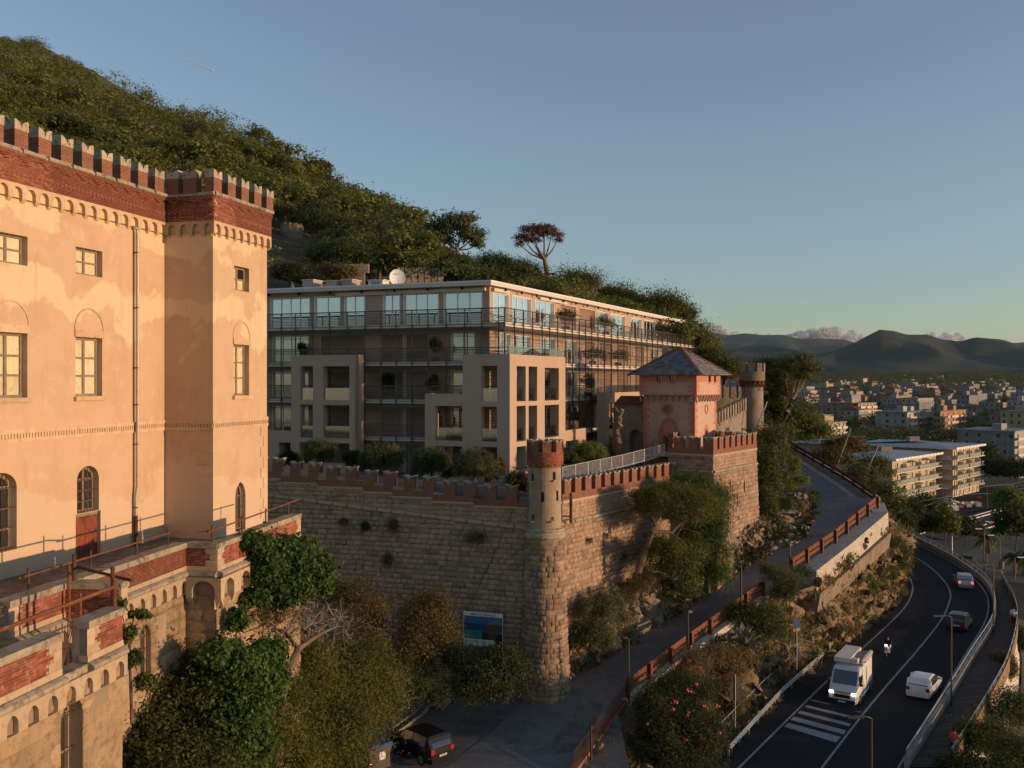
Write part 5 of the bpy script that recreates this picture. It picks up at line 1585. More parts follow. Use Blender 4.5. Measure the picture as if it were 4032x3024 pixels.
far_k=thing('far_kerb','pale kerb along the far side of the hairpin under a brown rail','kerb',tuple(dr(1800,1025)))
mb=MB();fk=resample([dr(1892,1078),dr(1840,1043),dr(1770,1000),dr(1705,962)],10)
for a,b in zip(fk[:-1],fk[1:]):
 f=Fr(a.xy,(b-a).xy);L=(b-a).xy.length
 mb.hexa([f.P(0,-.1,a.z-.6),f.P(L,-.1,b.z-.6),f.P(L,.45,b.z-.6),f.P(0,.45,a.z-.6),f.P(0,-.1,a.z+.18),f.P(L,-.1,b.z+.18),f.P(L,.45,b.z+.18),f.P(0,.45,a.z+.18)])
obj('kerb',mb,M['white_wall'],far_k)
def rusty_rail(path,label,step,h=1.15,posts_out=.0,mat='rust',grp='rusty steel guard rails along the drive'):
 P=resample(path,max(2,int(sum((Vector(path[i+1])-Vector(path[i])).length for i in range(len(path)-1))/step)+1))
 t=thing('guard_rail',label,'guard rail',tuple(P[0]),grp)
 for k,p in enumerate(P):
  q=P[min(k+1,len(P)-1)]-P[max(k-1,0)]
  f=Fr(p.xy,q.xy);z=p.z
  mb=MB();mb.box(f,-.11,.11,.03,.10,z-.1,z+h);mb.box(f,-.11,.11,.2,.27,z-.1,z+h);mb.box(f,-.02,.02,.10,.2,z-.1,z+h);mb.box(f,-.17,.17,-.02,.33,z-.1,z-.04)
  po=obj('post',mb,M[mat],t)
  mb=MB()
  for dz in(h-.2,h-.42,h-.65):mb.box(f,-.14,-.11,.0,.05,z+dz,z+dz+.06);mb.box(f,.11,.14,.0,.05,z+dz,z+dz+.06)
  obj('bolt',mb,M['rust_dk'],po,kind='stuff')
 for k in range(len(P)-1):
  a,b=P[k],P[k+1];f=Fr(a.xy,(b-a).xy);L=(b-a).xy.length
  for z0,z1 in((h-.40,h-.02),(h-.80,h-.52)):
   mb=MB();mb.hexa([f.P(.0,-.06,a.z+z0),f.P(L-.006,-.06,b.z+z0),f.P(L-.006,.027,b.z+z0),f.P(.0,.027,a.z+z0),f.P(.0,-.06,a.z+z1),f.P(L-.006,-.06,b.z+z1),f.P(L-.006,.027,b.z+z1),f.P(.0,.027,a.z+z1)])
   obj('rail',mb,M[mat],t)
 return t
rusty_rail([dr(1352,1508),dr(1455,1428),dr(1560,1350),dr(1645,1288)],'rusty two-board guard rail along the near straight of the drive below the turret',2.35)
rusty_rail([dr(1708,1238),dr(1800,1175),dr(1893,1098)],'rusty two-board guard rail on the white wall at the outside of the hairpin',2.5)
rusty_rail([dr(1885,1082),dr(1835,1046),dr(1765,1004),dr(1700,966)],'dark brown guard rail climbing away behind the hairpin bend',3.4,1.0,mat='rust_dk')
bw=thing('retaining_wall','stone retaining wall with a brick course and dark railing at the bottom of the drive','wall',tuple(dr(1300,1585)))
wp=[dr(1352,1518),dr(1300,1588),dr(1240,1668)]
mbs,mbb,mbr=MB(),MB(),MB()
for a,b in zip(wp[:-1],wp[1:]):
 f=Fr(a.xy,(a-b).xy);L=(b-a).xy.length
 f=Fr(b.xy,(a-b).xy)
 if f.n.x<0:f.n=-f.n
 mbs.hexa([f.P(0,-.4,b.z-6),f.P(L,-.4,a.z-6),f.P(L,.5,a.z-6),f.P(0,.5,b.z-6),f.P(0,-.4,b.z-.55),f.P(L,-.4,a.z-.55),f.P(L,.12,a.z-.55),f.P(0,.12,b.z-.55)])
 mbb.hexa([f.P(0,-.4,b.z-.55),f.P(L,-.4,a.z-.55),f.P(L,.1,a.z-.55),f.P(0,.1,b.z-.55),f.P(0,-.4,b.z+.12),f.P(L,-.4,a.z+.12),f.P(L,.1,a.z+.12),f.P(0,.1,b.z+.12)])
 n=int(L/.13)
 for k in range(n):
  p=b.lerp(a,k/n);mbr.tube([(p.x,p.y,p.z+.1),(p.x,p.y,p.z+1.15)],.012,4)
 mbr.tube([b+Vector((0,0,1.15)),a+Vector((0,0,1.15))],.022,5);mbr.tube([b+Vector((0,0,.22)),a+Vector((0,0,.22))],.018,5)
obj('wall',mbs,m_noise("pale rubble wall",(.44,.36,.24),(.35,.28,.18),.9,(.29,.2,.12),3,bump=.9,bscale=5,bdist=.08),bw);obj('brick_course',mbb,M['brick'],bw)
obj('railing_bars',mbr,M['rust_dk'],bw,kind='stuff')
gp_=thing('gate_pier','stone gate pier at the top of the drive beside the ivy bank','pier',tuple(dr(1688,1003)))
pp=dr(1690,1003);mb=MB();f=Fr(pp.xy,(.9,.44));f2=pp.z
mb.box(f,-.4,.4,-.4,.4,f2-.3,f2+3.7);obj('shaft',mb,M['grey_stone'],gp_)
mb=MB();mb.box(f,-.46,.46,-.46,.46,f2+3.7,f2+3.85);obj('cap',mb,M['sand'],gp_)
c6r=lambda x,y:at_z(3100+x/2.292,2300+y/2.292,RZ0)
c4r=lambda x,y:at_z(3400+x/2.764,1800+y/2.764,RZ0)
left_l=[c6r(-500,1720),c6r(0,1225),c6r(400,830),c6r(700,560),c6r(950,330),c6r(1090,180),c4r(545,1430),c4r(515,1330),c4r(455,1250),c4r(330,1150)]
cent_l=[c6r(310,1659),c6r(660,1200),c6r(900,910),c6r(1200,570),c6r(1420,290),c6r(1475,120),c4r(950,1500),c4r(930,1420),c4r(850,1310),c4r(720,1190),c4r(600,1110),c4r(490,1060),c4r(380,1000)]
right_l=[c6r(1000,1659),c6r(1330,1110),c6r(1600,640),c6r(1760,400),c6r(1815,260),c4r(1360,1560),c4r(1335,1480),c4r(1240,1350),c4r(1100,1230),c4r(880,1090),c4r(700,1000),c4r(560,940),c4r(400,850)]
left_l,cent_l,right_l=(smooth_path(p,2)for p in(left_l,cent_l,right_l))
nR_=70
ll,cl,rl=resample(left_l,nR_),resample(cent_l,nR_),resample(right_l,nR_)
rows=[]
for k in(-1.2,-.5,0,.5,1,1.4):
 r=[]
 for i in range(nR_):
  p=ll[i].lerp(rl[i],k)if 0<=k<=1 else(ll[i]+(ll[i]-rl[i]).normalized()*(-k*3.0)if k<0 else rl[i]+(rl[i]-ll[i]).normalized()*1.0)
  r.append(Vector((p.x,p.y,RZ0)))
 rows.append(r)
sheet('main_road',rows,M['asphalt'])
def stripe(name,P,w,z,a=0.,b=1.):
 P=resample(P,90);rows=[[],[]]
 for i,p in enumerate(P):
  t=P[min(i+1,len(P)-1)]-P[max(i-1,0)];t.z=0;t.normalize();nn=Vector((t.y,-t.x,0))
  rows[0].append(Vector((p.x,p.y,RZ0+z))-nn*w/2);rows[1].append(Vector((p.x,p.y,RZ0+z))+nn*w/2)
 o=sheet(name,rows,M['marking'])
 return o
stripe('edge_line',left_l,.15,.004);stripe('centre_line',cent_l,.15,.004);stripe('edge_line',right_l,.15,.004)
bars=[((215,1040),(380,1078),(375,1087),(208,1050)),((175,1092),(620,1200),(610,1220),(155,1108)),((115,1142),(575,1260),(560,1284),(95,1165)),((60,1195),(530,1320),(510,1356),(30,1225)),((10,1252),(485,1380),(440,1430),(-30,1285)),((655,1150),(668,1152),(666,1158),(600,1146))]
for b in bars:
 mb=MB();mb.face([c6r(*q)+Vector((0,0,.004))for q in b]);o=obj('crossing_bar',mb,M['marking']);o['kind']='structure'
def wall_along(path,h,w,name,label,cat,mat,z0=0.0):
 t=thing(name,label,cat,tuple(path[0]));mb=MB()
 for a,b in zip(path[:-1],path[1:]):
  f=Fr(a.xy,(b-a).xy);L=(b-a).xy.length
  mb.box(f,0,L,-w/2,w/2,RZ0+z0,RZ0+h)
 obj('wall',mb,M[mat],t);return t,path
par_pts=smooth_path([c6r(1075,1659),c6r(1480,1010),c6r(1690,650),c6r(1850,415),c6r(1880,250),c4r(1405,1490),c4r(1320,1370),c4r(1130,1225),c4r(900,1075),c4r(560,905),c4r(390,800)],2)
par_pts=resample(par_pts,46)
pwt,_=wall_along(par_pts,.62,.28,'road_parapet','low concrete parapet with a steel handrail curving along the sea side of the road','parapet','concrete',-.1)
mb=MB()
mb.tube([p+Vector((0,0,1.12))for p in par_pts],.05,6);obj('handrail',mb,M['steel2'],pwt)
for i in range(0,len(par_pts),1):
 p=par_pts[i];mb=MB();mb.tube([(p.x,p.y,RZ0+.6),(p.x,p.y,RZ0+1.1)],.035,5);obj('post',mb,M['steel2'],pwt)
wk_r=smooth_path([c6r(1480,1659),c6r(1800,1140),c6r(2000,770),c6r(2085,400),c6r(2060,200),c6r(1950,20),c4r(1500,1330)],2)
nb=60
wl_=resample(par_pts[:30],400);
wr_=resample(wk_r,400)
items=[]
Zv=Vector((0,0,1))
PLK=resample([p for p in par_pts[:26]],330);PRK=resample(wk_r,330)
for i in range(329):
 a,b=PLK[i],PRK[i];a2,b2=PLK[i+1],PRK[i+1]
 U=(b-a);U.z=0
 stp=((a2-a)+(b2-b))*.5;stp.z=0
 pn=Vector((-U.y,U.x,0)).normalized();items.append((U,pn*max(.05,abs(stp.dot(pn)))*.92/1.3,Zv*.05,Vector((a.x,a.y,RZ0+.02+rnd.uniform(0,.012)))))
bwk=thing('boardwalk','grey timber boardwalk beside the curving main road','boardwalk',(40,75,RZ0-.2))
place_pieces(bwk,'plank',Tmpl("deck plank",[box_template()],M['wood']),items,300,'planks')
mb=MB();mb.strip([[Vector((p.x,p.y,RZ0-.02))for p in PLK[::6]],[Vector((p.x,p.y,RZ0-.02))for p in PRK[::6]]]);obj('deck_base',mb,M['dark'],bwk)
wrl=thing('boardwalk_railing','steel railing with ochre mesh panels on the outer edge of the boardwalk','railing',tuple(wk_r[0]))
WP=resample(wk_r,26)
mb=MB()
for z in(1.15,1.0,.85):mb.tube([p+Vector((0,0,z))for p in WP],.028 if z>1.1 else.016,5)
obj('rails',mb,M['steel2'],wrl)
for a,b in zip(WP[:-1],WP[1:]):
 f=Fr(a.xy,(b-a).xy);L=(b-a).xy.length
 mb=MB();mb.box(f,-.04,.04,-.04,.06,RZ0-.5,RZ0+1.15);obj('post',mb,M['rust_dk'],wrl)
 mb=MB();mb.box(f,.08,L-.05,.05,.07,RZ0-.45,RZ0+.75);obj('panel',mb,m_flat("ochre mesh panel",(.22,.15,.07),.7)if a is WP[0]else bpy.data.materials["ochre mesh panel"],wrl)
vd=thing('viaduct_wall','tall cream concrete wall carrying the boardwalk above the slope','wall',tuple(wk_r[0]-Vector((0,0,10))))
mb=MB();mb.strip([[p-Vector((.15,0,.3))for p in WP],[p+Vector((.9,-.2,-11))for p in WP]]);obj('wall',mb,M['white_wall'],vd)
lowp=[[p+Vector((dx,-dx*.35,-dz+.5*nz(p.x+dx,p.y,0,.2)))for p in resample(wk_r,30)]for dx,dz in((.4,4.0),(3.0,5.0),(7,6.2),(14,8.2),(30,11))]
sheet('lower_slope',lowp,M['soil'])
LOWP=lowp
cb=thing('crash_barrier','galvanised crash barrier along the foot of the cliff','crash barrier',tuple(rd(1640,1560)))
CBp=resample([c6r(-520,1560),c6r(-60,1045),c6r(325,690)],12)
for a,b in zip(CBp[:-1],CBp[1:]):
 f=Fr(a.xy,(b-a).xy);L=(b-a).xy.length
 mb=MB()
 prof=[(.0,.42),(.07,.47),(.07,.53),(.0,.58),(.0,.61),(.07,.66),(.07,.72),(.0,.77)]
 for(t,z),(t2,z2)in zip(prof[:-1],prof[1:]):mb.face([f.P(0,t,RZ0+z),f.P(L,t,RZ0+z),f.P(L,t2,RZ0+z2),f.P(0,t2,RZ0+z2)])
 obj('beam',mb,M['steel2'],cb);mb=MB();mb.box(f,-.05,.05,-.15,-.02,RZ0,RZ0+.75);obj('post',mb,M['steel2'],cb)
hr=thing('hand_rail','thin steel hand rail on angled posts behind the crash barrier','hand rail',tuple(rd(1600,1560)))
HRp=[p+Vector((-.95,.75,0))for p in CBp]
mb=MB();mb.tube([p+Vector((0,0,1.25))for p in HRp],.03,6);obj('rail',mb,M['steel2'],hr)
for p in HRp:mb=MB();mb.tube([p+Vector((.12,-.1,0)),p+Vector((0,0,1.25))],.03,5);obj('post',mb,M['steel2'],hr)
def leaf_cloud(blobs,n,size,aspect=.6,shell=.6,clump=.26,seed=1,droop=0.0,up=.25,subs=26,jitter=1.0):
 """small leaf faces gathered in uneven clumps through the volume of each blob"""
 r=np.random.default_rng(seed)
 w=np.array([b[3][0]*b[3][1]+b[3][0]*b[3][2]if isinstance(b[3],tuple)else b[3]**2 for b in blobs],float)
 cnt=np.maximum(8,(n*w/w.sum()).astype(int))
 VV=[];CC=[]
 for b,c in zip(blobs,cnt):
  ctr=np.array(b[:3],float);R=np.array(b[3]if isinstance(b[3],tuple)else(b[3],)*3,float)
  k=max(5,int(subs*min(2.2,max(.5,(w.max()/max(1e-6,b[3][0]**2 if isinstance(b[3],tuple)else b[3]**2))**-.2))))
  d=r.normal(size=(k,3));d/=np.linalg.norm(d,axis=1)[:,None]
  d[:,2]=np.abs(d[:,2])*.85+d[:,2]*.15
  sc=d*(shell+(1-shell)*r.random((k,1)))*(0.82+.36*r.random((k,1)))
  wgt=r.random(k)**.7+.25;wgt/=wgt.sum()
  idx=r.choice(k,size=c,p=wgt)
  p=sc[idx]+r.normal(size=(c,3))*clump*1.15*(.6+.8*r.random((k,1))[idx])
  q=ctr+p*R
  out=p/(np.linalg.norm(p,axis=1)[:,None]+1e-6)
  nn=out*.7+r.normal(size=(c,3))*.55*jitter;nn[:,2]+=up
  nn/=np.linalg.norm(nn,axis=1)[:,None]
  t=r.normal(size=(c,3));t[:,2]-=droop*3
  t-=nn*(t*nn).sum(1)[:,None];t/=np.linalg.norm(t,axis=1)[:,None]+1e-6
  bb=np.cross(nn,t)
  s=size*(.55+.9*r.random((c,1)))
  if droop:q[:,2]-=np.abs(r.normal(size=c))*droop*R[2]*.35
  VV.append(np.stack([q-t*s*.5,q+bb*s*aspect*.5,q+t*s*.5,q-bb*s*aspect*.5],1).reshape(-1,3))
 V=np.vstack(VV)
 return V,np.arange(len(V)).reshape(-1,4)
def bl(xD,yD,d,rx,rz=None,ry=None):
 """a crown lobe seen at preview pixel (x, y) at distance d, radii in preview pixels"""
 p=at_d(*D(xD,yD),d);k=d/FOC/2.16016
 rz=rx if rz is None else rz
 return(p.x,p.y,p.z,(rx*k,(ry if ry is not None else(rx+rz)/2)*k,rz*k))
def plant(name,label,cat,base,blobs,mat,n,size,aspect=.6,shell=.6,clump=.26,seed=None,droop=0.,group=None,trunk=None,trunk_mat='bark',limbs=True,up=.25,subs=26,extra=None):
 seed=seed if seed is not None else(abs(hash(label))%10000 if False else sum(map(ord,label)))
 base=Vector(base)
 t=thing(name,label,cat,tuple(base),group)
 if cat in('bush','shrub')and trunk is None:
  b0=min(blobs,key=lambda q:q[2]);R0=max((q[3]for q in blobs),key=lambda q:q[0])
  if base.z<b0[2]:blobs=blobs+[((b0[0]+base.x)/2,(b0[1]+base.y)/2,base.z+.45*(b0[2]-base.z),(R0[0]*.9,R0[1]*.9,max(.3,.6*(b0[2]-base.z))))]
 V,Q=leaf_cloud(blobs,n,size,aspect,shell,clump,seed,droop,up,subs)
 add_mesh_obj('crown' if cat in('tree','pine','palm')else 'foliage',quad_mesh(label,V-np.array(base),Q,M[mat]),t)
 if trunk is None and cat in('tree','pine','bush','shrub'):
  top=Vector(blobs[0][:3]);trunk=[(base,.12),(base.lerp(top,.55)+Vector((.1,.05,0)),.09),(top,.05)]
 if trunk:
  mb=MB();mb.tube([p for p,_ in trunk],[r for _,r in trunk],8)
  if limbs:
   e=Vector(trunk[-2][0]);r0=trunk[-2][1]
   for b in blobs[1:]:
    c=Vector(b[:3]);m=e.lerp(c,.5)+Vector((0,0,-.08*(c-e).length))
    mb.tube([e,m,e.lerp(c,.92)],[r0*.6,r0*.4,r0*.15],5)
  if extra:
   for path,r in extra:mb.tube(path,[r,r*.7,r*.4][:len(path)]if len(path)<=3 else[r*(1-.7*i/(len(path)-1))for i in range(len(path))],6)
  obj('trunk' if cat in('tree','pine','palm')else 'stem',mb,M[trunk_mat],t,smooth=True)
 return t
def gp(xD,yD,d):return at_d(*D(xD,yD),d)
plant('ivy','dense green ivy hanging over the castle parapet above the dark trees','ivy',gp(590,1300,35),[bl(600,1222,34.4,62,52,30),bl(545,1178,32.6,38,24,20),bl(655,1235,36.4,52,44,25),bl(600,1290,34.0,60,40,30),bl(560,1240,33,40,52,25),bl(690,1270,37,26,40,20),bl(540,1300,32.5,30,24,18),bl(515,1350,31,20,32,14),bl(635,1185,36,40,22,20)],'leaf_ivy',46000,.13,.85,.75,.2,trunk=[(gp(600,1450,34),.06),(gp(595,1350,34),.05),(gp(600,1250,34.5),.03)],subs=60)
plant('sapling','thin leafy sapling growing up the stone wall beside the near terrace block','tree',gp(285,1520,25.5),[bl(275,1375,25,22,26,18),bl(300,1330,25.2,24,12,12),bl(285,1430,25,20,26,16),bl(262,1310,24.6,12,18,10),bl(310,1480,25.5,22,22,16)],'leaf_oak',2600,.12,.6,.7,.2,trunk=[(gp(285,1560,25.5),.05),(gp(280,1400,25.2),.04),(gp(290,1320,25.2),.015)])
plant('holm_oak','broad holm oak with grey green leaves at the bottom left under the castle terrace','tree',gp(380,1900,30),[bl(385,1520,30,92,80),bl(310,1600,28.5,62,70),bl(460,1590,31,70,78),bl(380,1660,28,110,70),bl(300,1520,29,36,46),bl(455,1500,31.5,45,40),bl(270,1650,27.5,40,50)],'leaf_oak',60000,.125,.55,.7,.2,trunk_mat='bark',subs=70)
plant('laurel','leafy green shrub between the holm oak and the grey twiggy pine','shrub',gp(520,1700,30),[bl(510,1455,30,62,56),bl(565,1480,30.5,50,50),bl(470,1420,29.5,40,38),bl(510,1540,30,70,60),bl(580,1420,31.5,40,40)],'leaf_ivy',30000,.13,.75,.7,.2,subs=50)
plant('dry_shrub','brownish shrub in the shade in front of the lower castle window','shrub',gp(410,1560,32),[bl(410,1415,31.5,42,34),bl(330,1450,31,45,40),bl(290,1490,30,32,40)],'leaf_dry',9000,.11,.5,.65,.25)
F0,F1,F2=gp(606,1520,33),gp(624,1452,33.4),gp(644,1402,34)
pine=plant('pine','old pine with a forked trunk and a bare crown of dead grey twigs','pine',gp(600,1640,33),[bl(610,1330,34.5,40,34),bl(560,1340,33,26,24)],'leaf_dry',1800,.1,.3,.7,.25,trunk=[(gp(600,1650,33),.2),(F0,.17),(F1,.15),(F2,.13)],limbs=False,extra=[([F2,gp(618,1368,34.5),gp(592,1356,34.5),gp(575,1330,34)],.09),([F2,gp(690,1370,36),gp(730,1352,37)],.10),([gp(618,1368,34.5),gp(640,1330,36),gp(665,1300,37)],.06),([gp(665,1380,35),gp(668,1350,36),gp(700,1310,37.5)],.05)])
mb=MB();rt=random.Random(4)
for k in range(420):
 cx=rt.choice((620,660,700,735,590,640));c=gp(cx+rt.gauss(0,26),1335+rt.gauss(0,24)+(15 if cx>690 else 0),(34.5 if cx<650 else 37.5)+rt.gauss(0,.6))
 d=Vector((rt.gauss(0,1),rt.gauss(0,1),rt.gauss(.1,.8))).normalized();L=rt.uniform(.25,.8)
 m=c+d*L*.5+Vector((rt.gauss(0,.07),rt.gauss(0,.07),rt.gauss(0,.07)))
 mb.tube([c,m,c+d*L+Vector((rt.gauss(0,.1),rt.gauss(0,.1),rt.gauss(0,.1)))],[.013,.009,.004],3,cap=False)
obj('twigs',mb,m_noise("dead twigs",(.27,.22,.18),(.18,.14,.11),4,bump=0),pine)
plant('pine','dense green pine crown filling the hollow below the shaded wall','pine',gp(700,1800,40),[bl(745,1490,42,100,85),bl(690,1590,39,110,100),bl(785,1540,42,70,72),bl(650,1500,38,62,70),bl(560,1600,33,80,80),bl(690,1660,38,92,70),bl(820,1490,44,48,60),bl(620,1660,34,90,70),bl(770,1430,44,55,46),bl(510,1650,31,70,70),bl(600,1520,34,60,60),bl(660,1430,39,50,50)],'leaf_pine',150000,.15,.25,.72,.24,subs=90)
plant('bush','dark bush with rusty patches against the shaded wall, left of the others','bush',gp(765,1420,58),[bl(760,1320,58,62,60),bl(800,1350,59,36,44),bl(725,1290,59,36,36),bl(790,1390,57,50,36)],'leaf_dry',16000,.14,.5,.7,.22,subs=40)
plant('bush','tall orange tinged bush against the shaded wall beside the billboard','bush',gp(915,1480,60),[bl(920,1350,60,62,58),bl(890,1410,59,46,58),bl(960,1390,60.5,38,44),bl(935,1310,60.5,36,28)],'leaf_dry',20000,.14,.5,.7,.22,subs=40)
plant('bush','low dark green bushes at the foot of the billboard','bush',gp(1060,1510,58.5),[bl(1050,1450,58.5,70,40),bl(1110,1460,58.5,38,36),bl(990,1440,59,44,44),bl(1010,1480,57.5,40,26),bl(1075,1420,59,42,24)],'leaf_dark',24000,.13,.55,.7,.22,subs=40)
plant('bush','scrubby green bush behind the wooden rail at the forecourt edge','bush',gp(880,1530,55),[bl(880,1490,55,46,34),bl(830,1530,52,46,40),bl(930,1500,56.5,40,22)],'leaf_dark',14000,.12,.5,.7,.22,subs=30)
for i,(x,y,rx,rz,m,lab)in enumerate(((788,1140,9,14,'leaf_dark','dark tuft hanging out of a hole high in the shaded wall'),(847,1142,13,20,'leaf_olive','feathery tuft sprouting high in the middle of the shaded wall'),(1026,1166,24,20,'leaf_dry','yellow green tuft growing from the shaded wall nearest the turret'),(838,1214,11,18,'grass_dry','orange withered tuft below the feathery one on the shaded wall'),(744,1130,9,9,'grass_dry','small dry tuft on the shaded wall beside the dark hole'))):
 f=KLa if x<784 else KLb;a,z=f.at(*D(x,y),.25);p=f.P(a,.25,z);k=p.y/FOC/2.16
 plant('wall_plant',lab,'plant',p,[(p.x,p.y,p.z,(rx*k,.25,rz*k))],m,900,.12,.4,.5,.3,group='tufts growing from the shaded wall',trunk=[(f.P(a,0,z),.02),(f.P(a,.1,z),.015),(f.P(a,.25,z+.1),.01)],limbs=False)
for x,y,lab in((1273,1170,'small tuft on the sunlit wall just right of the turret moulding'),(1348,1205,'small tuft on the sunlit wall below the bent pine shadow')):
 a,z=KR.at(*D(x,y),.2);p=KR.P(a,.2,z)
 plant('wall_plant',lab,'plant',p,[(p.x,p.y,p.z,(.25,.2,.35))],'leaf_olive',260,.11,.4,.5,.3,group='tufts growing from the sunlit wall',trunk=[(KR.P(a,0,z),.02),(KR.P(a,.1,z),.015),(p,.01)],limbs=False)
tb=gp(1378,1236,67.6)
plant('pine','wind bent pine leaning out from the sunlit wall over the drive','pine',tb,[bl(1440,1095,68.2,62,34),bl(1400,1072,67.5,40,24),bl(1500,1090,69,50,38),bl(1470,1120,68,50,26),bl(1450,1062,68.5,46,20),bl(1525,1120,69.5,34,30),bl(1440,1185,68,46,26),bl(1395,1105,68,30,20)],'leaf_pine',40000,.19,.2,.7,.22,subs=36,trunk=[(tb,.26),(gp(1392,1195,67.4),.22),(gp(1410,1148,67.2),.2),(gp(1450,1150,67.4),.16),(gp(1482,1120,67.6),.13),(gp(1486,1095,67.8),.08)],extra=[([gp(1450,1150,67.4),gp(1475,1170,67),gp(1482,1178,67)],.05),([gp(1470,1140,67.4),gp(1500,1148,67),gp(1518,1154,67)],.05)])
plant('pepper_tree','weeping pepper tree with hanging green curtains at the foot of the bastion','tree',gp(1530,1275,71.5),[bl(1520,1075,72.5,58,42),bl(1552,1120,72.3,28,60),bl(1500,1050,73,40,26),bl(1540,1190,71.5,36,70),bl(1510,1150,72,42,60),bl(1550,1240,71,24,46),bl(1465,1050,73,36,26)],'leaf_ivy',46000,.24,.16,.7,.22,droop=.7,subs=40,trunk=[(gp(1530,1280,71.5),.2),(gp(1525,1180,72),.15),(gp(1520,1090,72.4),.08)])
plant('bush','dense dark bush under the bent pine above the rock','bush',gp(1455,1290,69),[bl(1455,1225,69,50,46),bl(1490,1200,70,40,44),bl(1470,1262,68.6,36,28),bl(1420,1200,69,34,30)],'leaf_oak',22000,.14,.5,.7,.22,subs=40)
plant('bush','grey green bush leaning on the sunlit wall near the turret','bush',gp(1295,1400,64),[bl(1300,1335,64.4,34,48),bl(1322,1318,65,24,34),bl(1275,1320,64.2,22,28),bl(1300,1375,64,30,26)],'leaf_olive',16000,.13,.4,.65,.22,subs=40)
plant('bush','small bright green bush at the foot of the sunlit wall by the turret','bush',gp(1268,1395,62.6),[bl(1272,1362,62.8,26,20),bl(1248,1358,62.6,14,18)],'leaf_oak',6000,.12,.5,.7,.22)
plant('dry_grass','dry brown scrub on the rock between the wall bushes','scrub',gp(1345,1335,66),[bl(1350,1300,66.4,34,22),bl(1385,1275,67,30,18),bl(1350,1340,65.6,26,16),bl(1400,1250,67.6,20,14)],'grass_dry',5000,.16,.2,.5,.3,trunk=[(gp(1345,1345,66),.02),(gp(1345,1335,66),.02),(gp(1345,1330,66),.01)],limbs=False)
plant('ivy_bank','green ivy bank hanging right of the bastion below the gate pier','ivy',gp(1665,1060,92),[bl(1665,960,95,34,36),bl(1680,1000,96,26,42),bl(1655,1010,92,22,46),bl(1660,1060,91,24,40),bl(1690,935,100,24,20),bl(1680,1040,96,22,22)],'leaf_oak',24000,.2,.5,.7,.22,subs=40,trunk=[(gp(1665,1060,92),.06),(gp(1665,1000,94),.05),(gp(1665,960,95),.03)])
plant('bush','hanging bush between the bastion and the rock of the bend','bush',gp(1668,1180,84),[bl(1655,1110,86,22,44),bl(1672,1150,85.5,22,30),bl(1690,1100,89,26,24),bl(1650,1080,87,18,30)],'leaf_oak',15000,.17,.5,.7,.22,subs=36)
yp=gp(1714,1086,98)
plant('young_pine','slim young pine on the planted island at the bend','pine',yp,[bl(1715,1020,98,16,24),bl(1728,1040,98,16,14),bl(1700,1045,98,18,14),bl(1722,1000,98,9,14),bl(1704,1062,97,16,14)],'leaf_bright',5200,.24,.25,.6,.28,trunk=[(yp,.06),(gp(1715,1040,98),.05),(gp(1716,1000,98),.02)])
plant('ground_cover','low green ground cover on the planted island at the bend','shrub',gp(1725,1095,95),[bl(1735,1078,95,34,12),bl(1705,1090,94,30,14),bl(1745,1092,93.5,20,14),bl(1690,1105,92,26,12),bl(1755,1070,97,14,8)],'leaf_oak',12000,.15,.6,.7,.22,subs=36,trunk=[(gp(1725,1095,95),.04),(gp(1725,1090,95),.04),(gp(1725,1085,95),.02)],limbs=False)
plant('bush','olive grey bush on the cliff top between the two rusty rails','bush',gp(1680,1310,72.5),[bl(1680,1250,73,32,30),bl(1712,1262,73,26,26),bl(1660,1235,73.5,18,20),bl(1735,1240,74.5,26,18)],'leaf_olive',13000,.14,.35,.6,.25,subs=36)
plant('bush','large rounded bush behind the big agave on the cliff top','bush',gp(1640,1400,69.5),[bl(1640,1335,69.5,42,34),bl(1672,1345,70,30,40),bl(1600,1330,69.5,26,26)],'leaf_oak',16000,.14,.45,.7,.22,subs=40)
plant('scrub','brown dry scrub spilling down the cliff below the near guard rail','scrub',gp(1530,1490,64),[bl(1545,1420,65,42,26),bl(1500,1430,63,36,24),bl(1580,1450,65.5,30,34),bl(1560,1490,64,36,30),bl(1490,1470,62.5,34,24),bl(1600,1420,66.5,26,20),bl(1585,1540,64,22,30)],'grass_dry',17000,.2,.2,.6,.28,subs=40,trunk=[(gp(1530,1495,64),.04),(gp(1530,1470,64),.03),(gp(1530,1450,64),.02)],limbs=False)
ol=plant('oleander','big dark oleander with pink blossoms below the near guard rail','shrub',gp(1460,1720,57),[bl(1450,1545,58,70,72),bl(1500,1590,57.5,56,66),bl(1420,1620,56,52,60),bl(1480,1500,59,60,40),bl(1470,1650,56,80,50),bl(1405,1530,57,32,50),bl(1540,1590,58,26,40)],'leaf_dark',62000,.2,.2,.72,.2,subs=60)
rf_=random.Random(12);V=[];
for k in range(34):
 x,y=1470+rf_.gauss(0,48),1550+rf_.gauss(0,62);p=gp(x,y,56.3+rf_.uniform(-.8,.8))
 for j in range(6):
  c=p+Vector((rf_.gauss(0,.07),rf_.gauss(0,.07),rf_.gauss(0,.06)));a=Vector((rf_.gauss(0,1),rf_.gauss(0,1),rf_.gauss(0,1))).normalized()*.07;b_=a.orthogonal().normalized()*.07
  V+=[tuple(c-a-ol.location),tuple(c+b_-ol.location),tuple(c+a-ol.location),tuple(c-b_-ol.location)]
add_mesh_obj('blossoms',quad_mesh('blossoms',V,np.arange(len(V)).reshape(-1,4),M['flower']),ol)
plant('bush','dark round bush overhanging the cliff at the outside of the bend','bush',gp(1905,1235,98),[bl(1905,1175,98,40,32),bl(1935,1195,99,28,24),bl(1875,1190,97,24,22),bl(1950,1205,100,18,14),bl(1900,1150,98.5,22,14)],'leaf_oak',17000,.19,.5,.7,.22,subs=40)
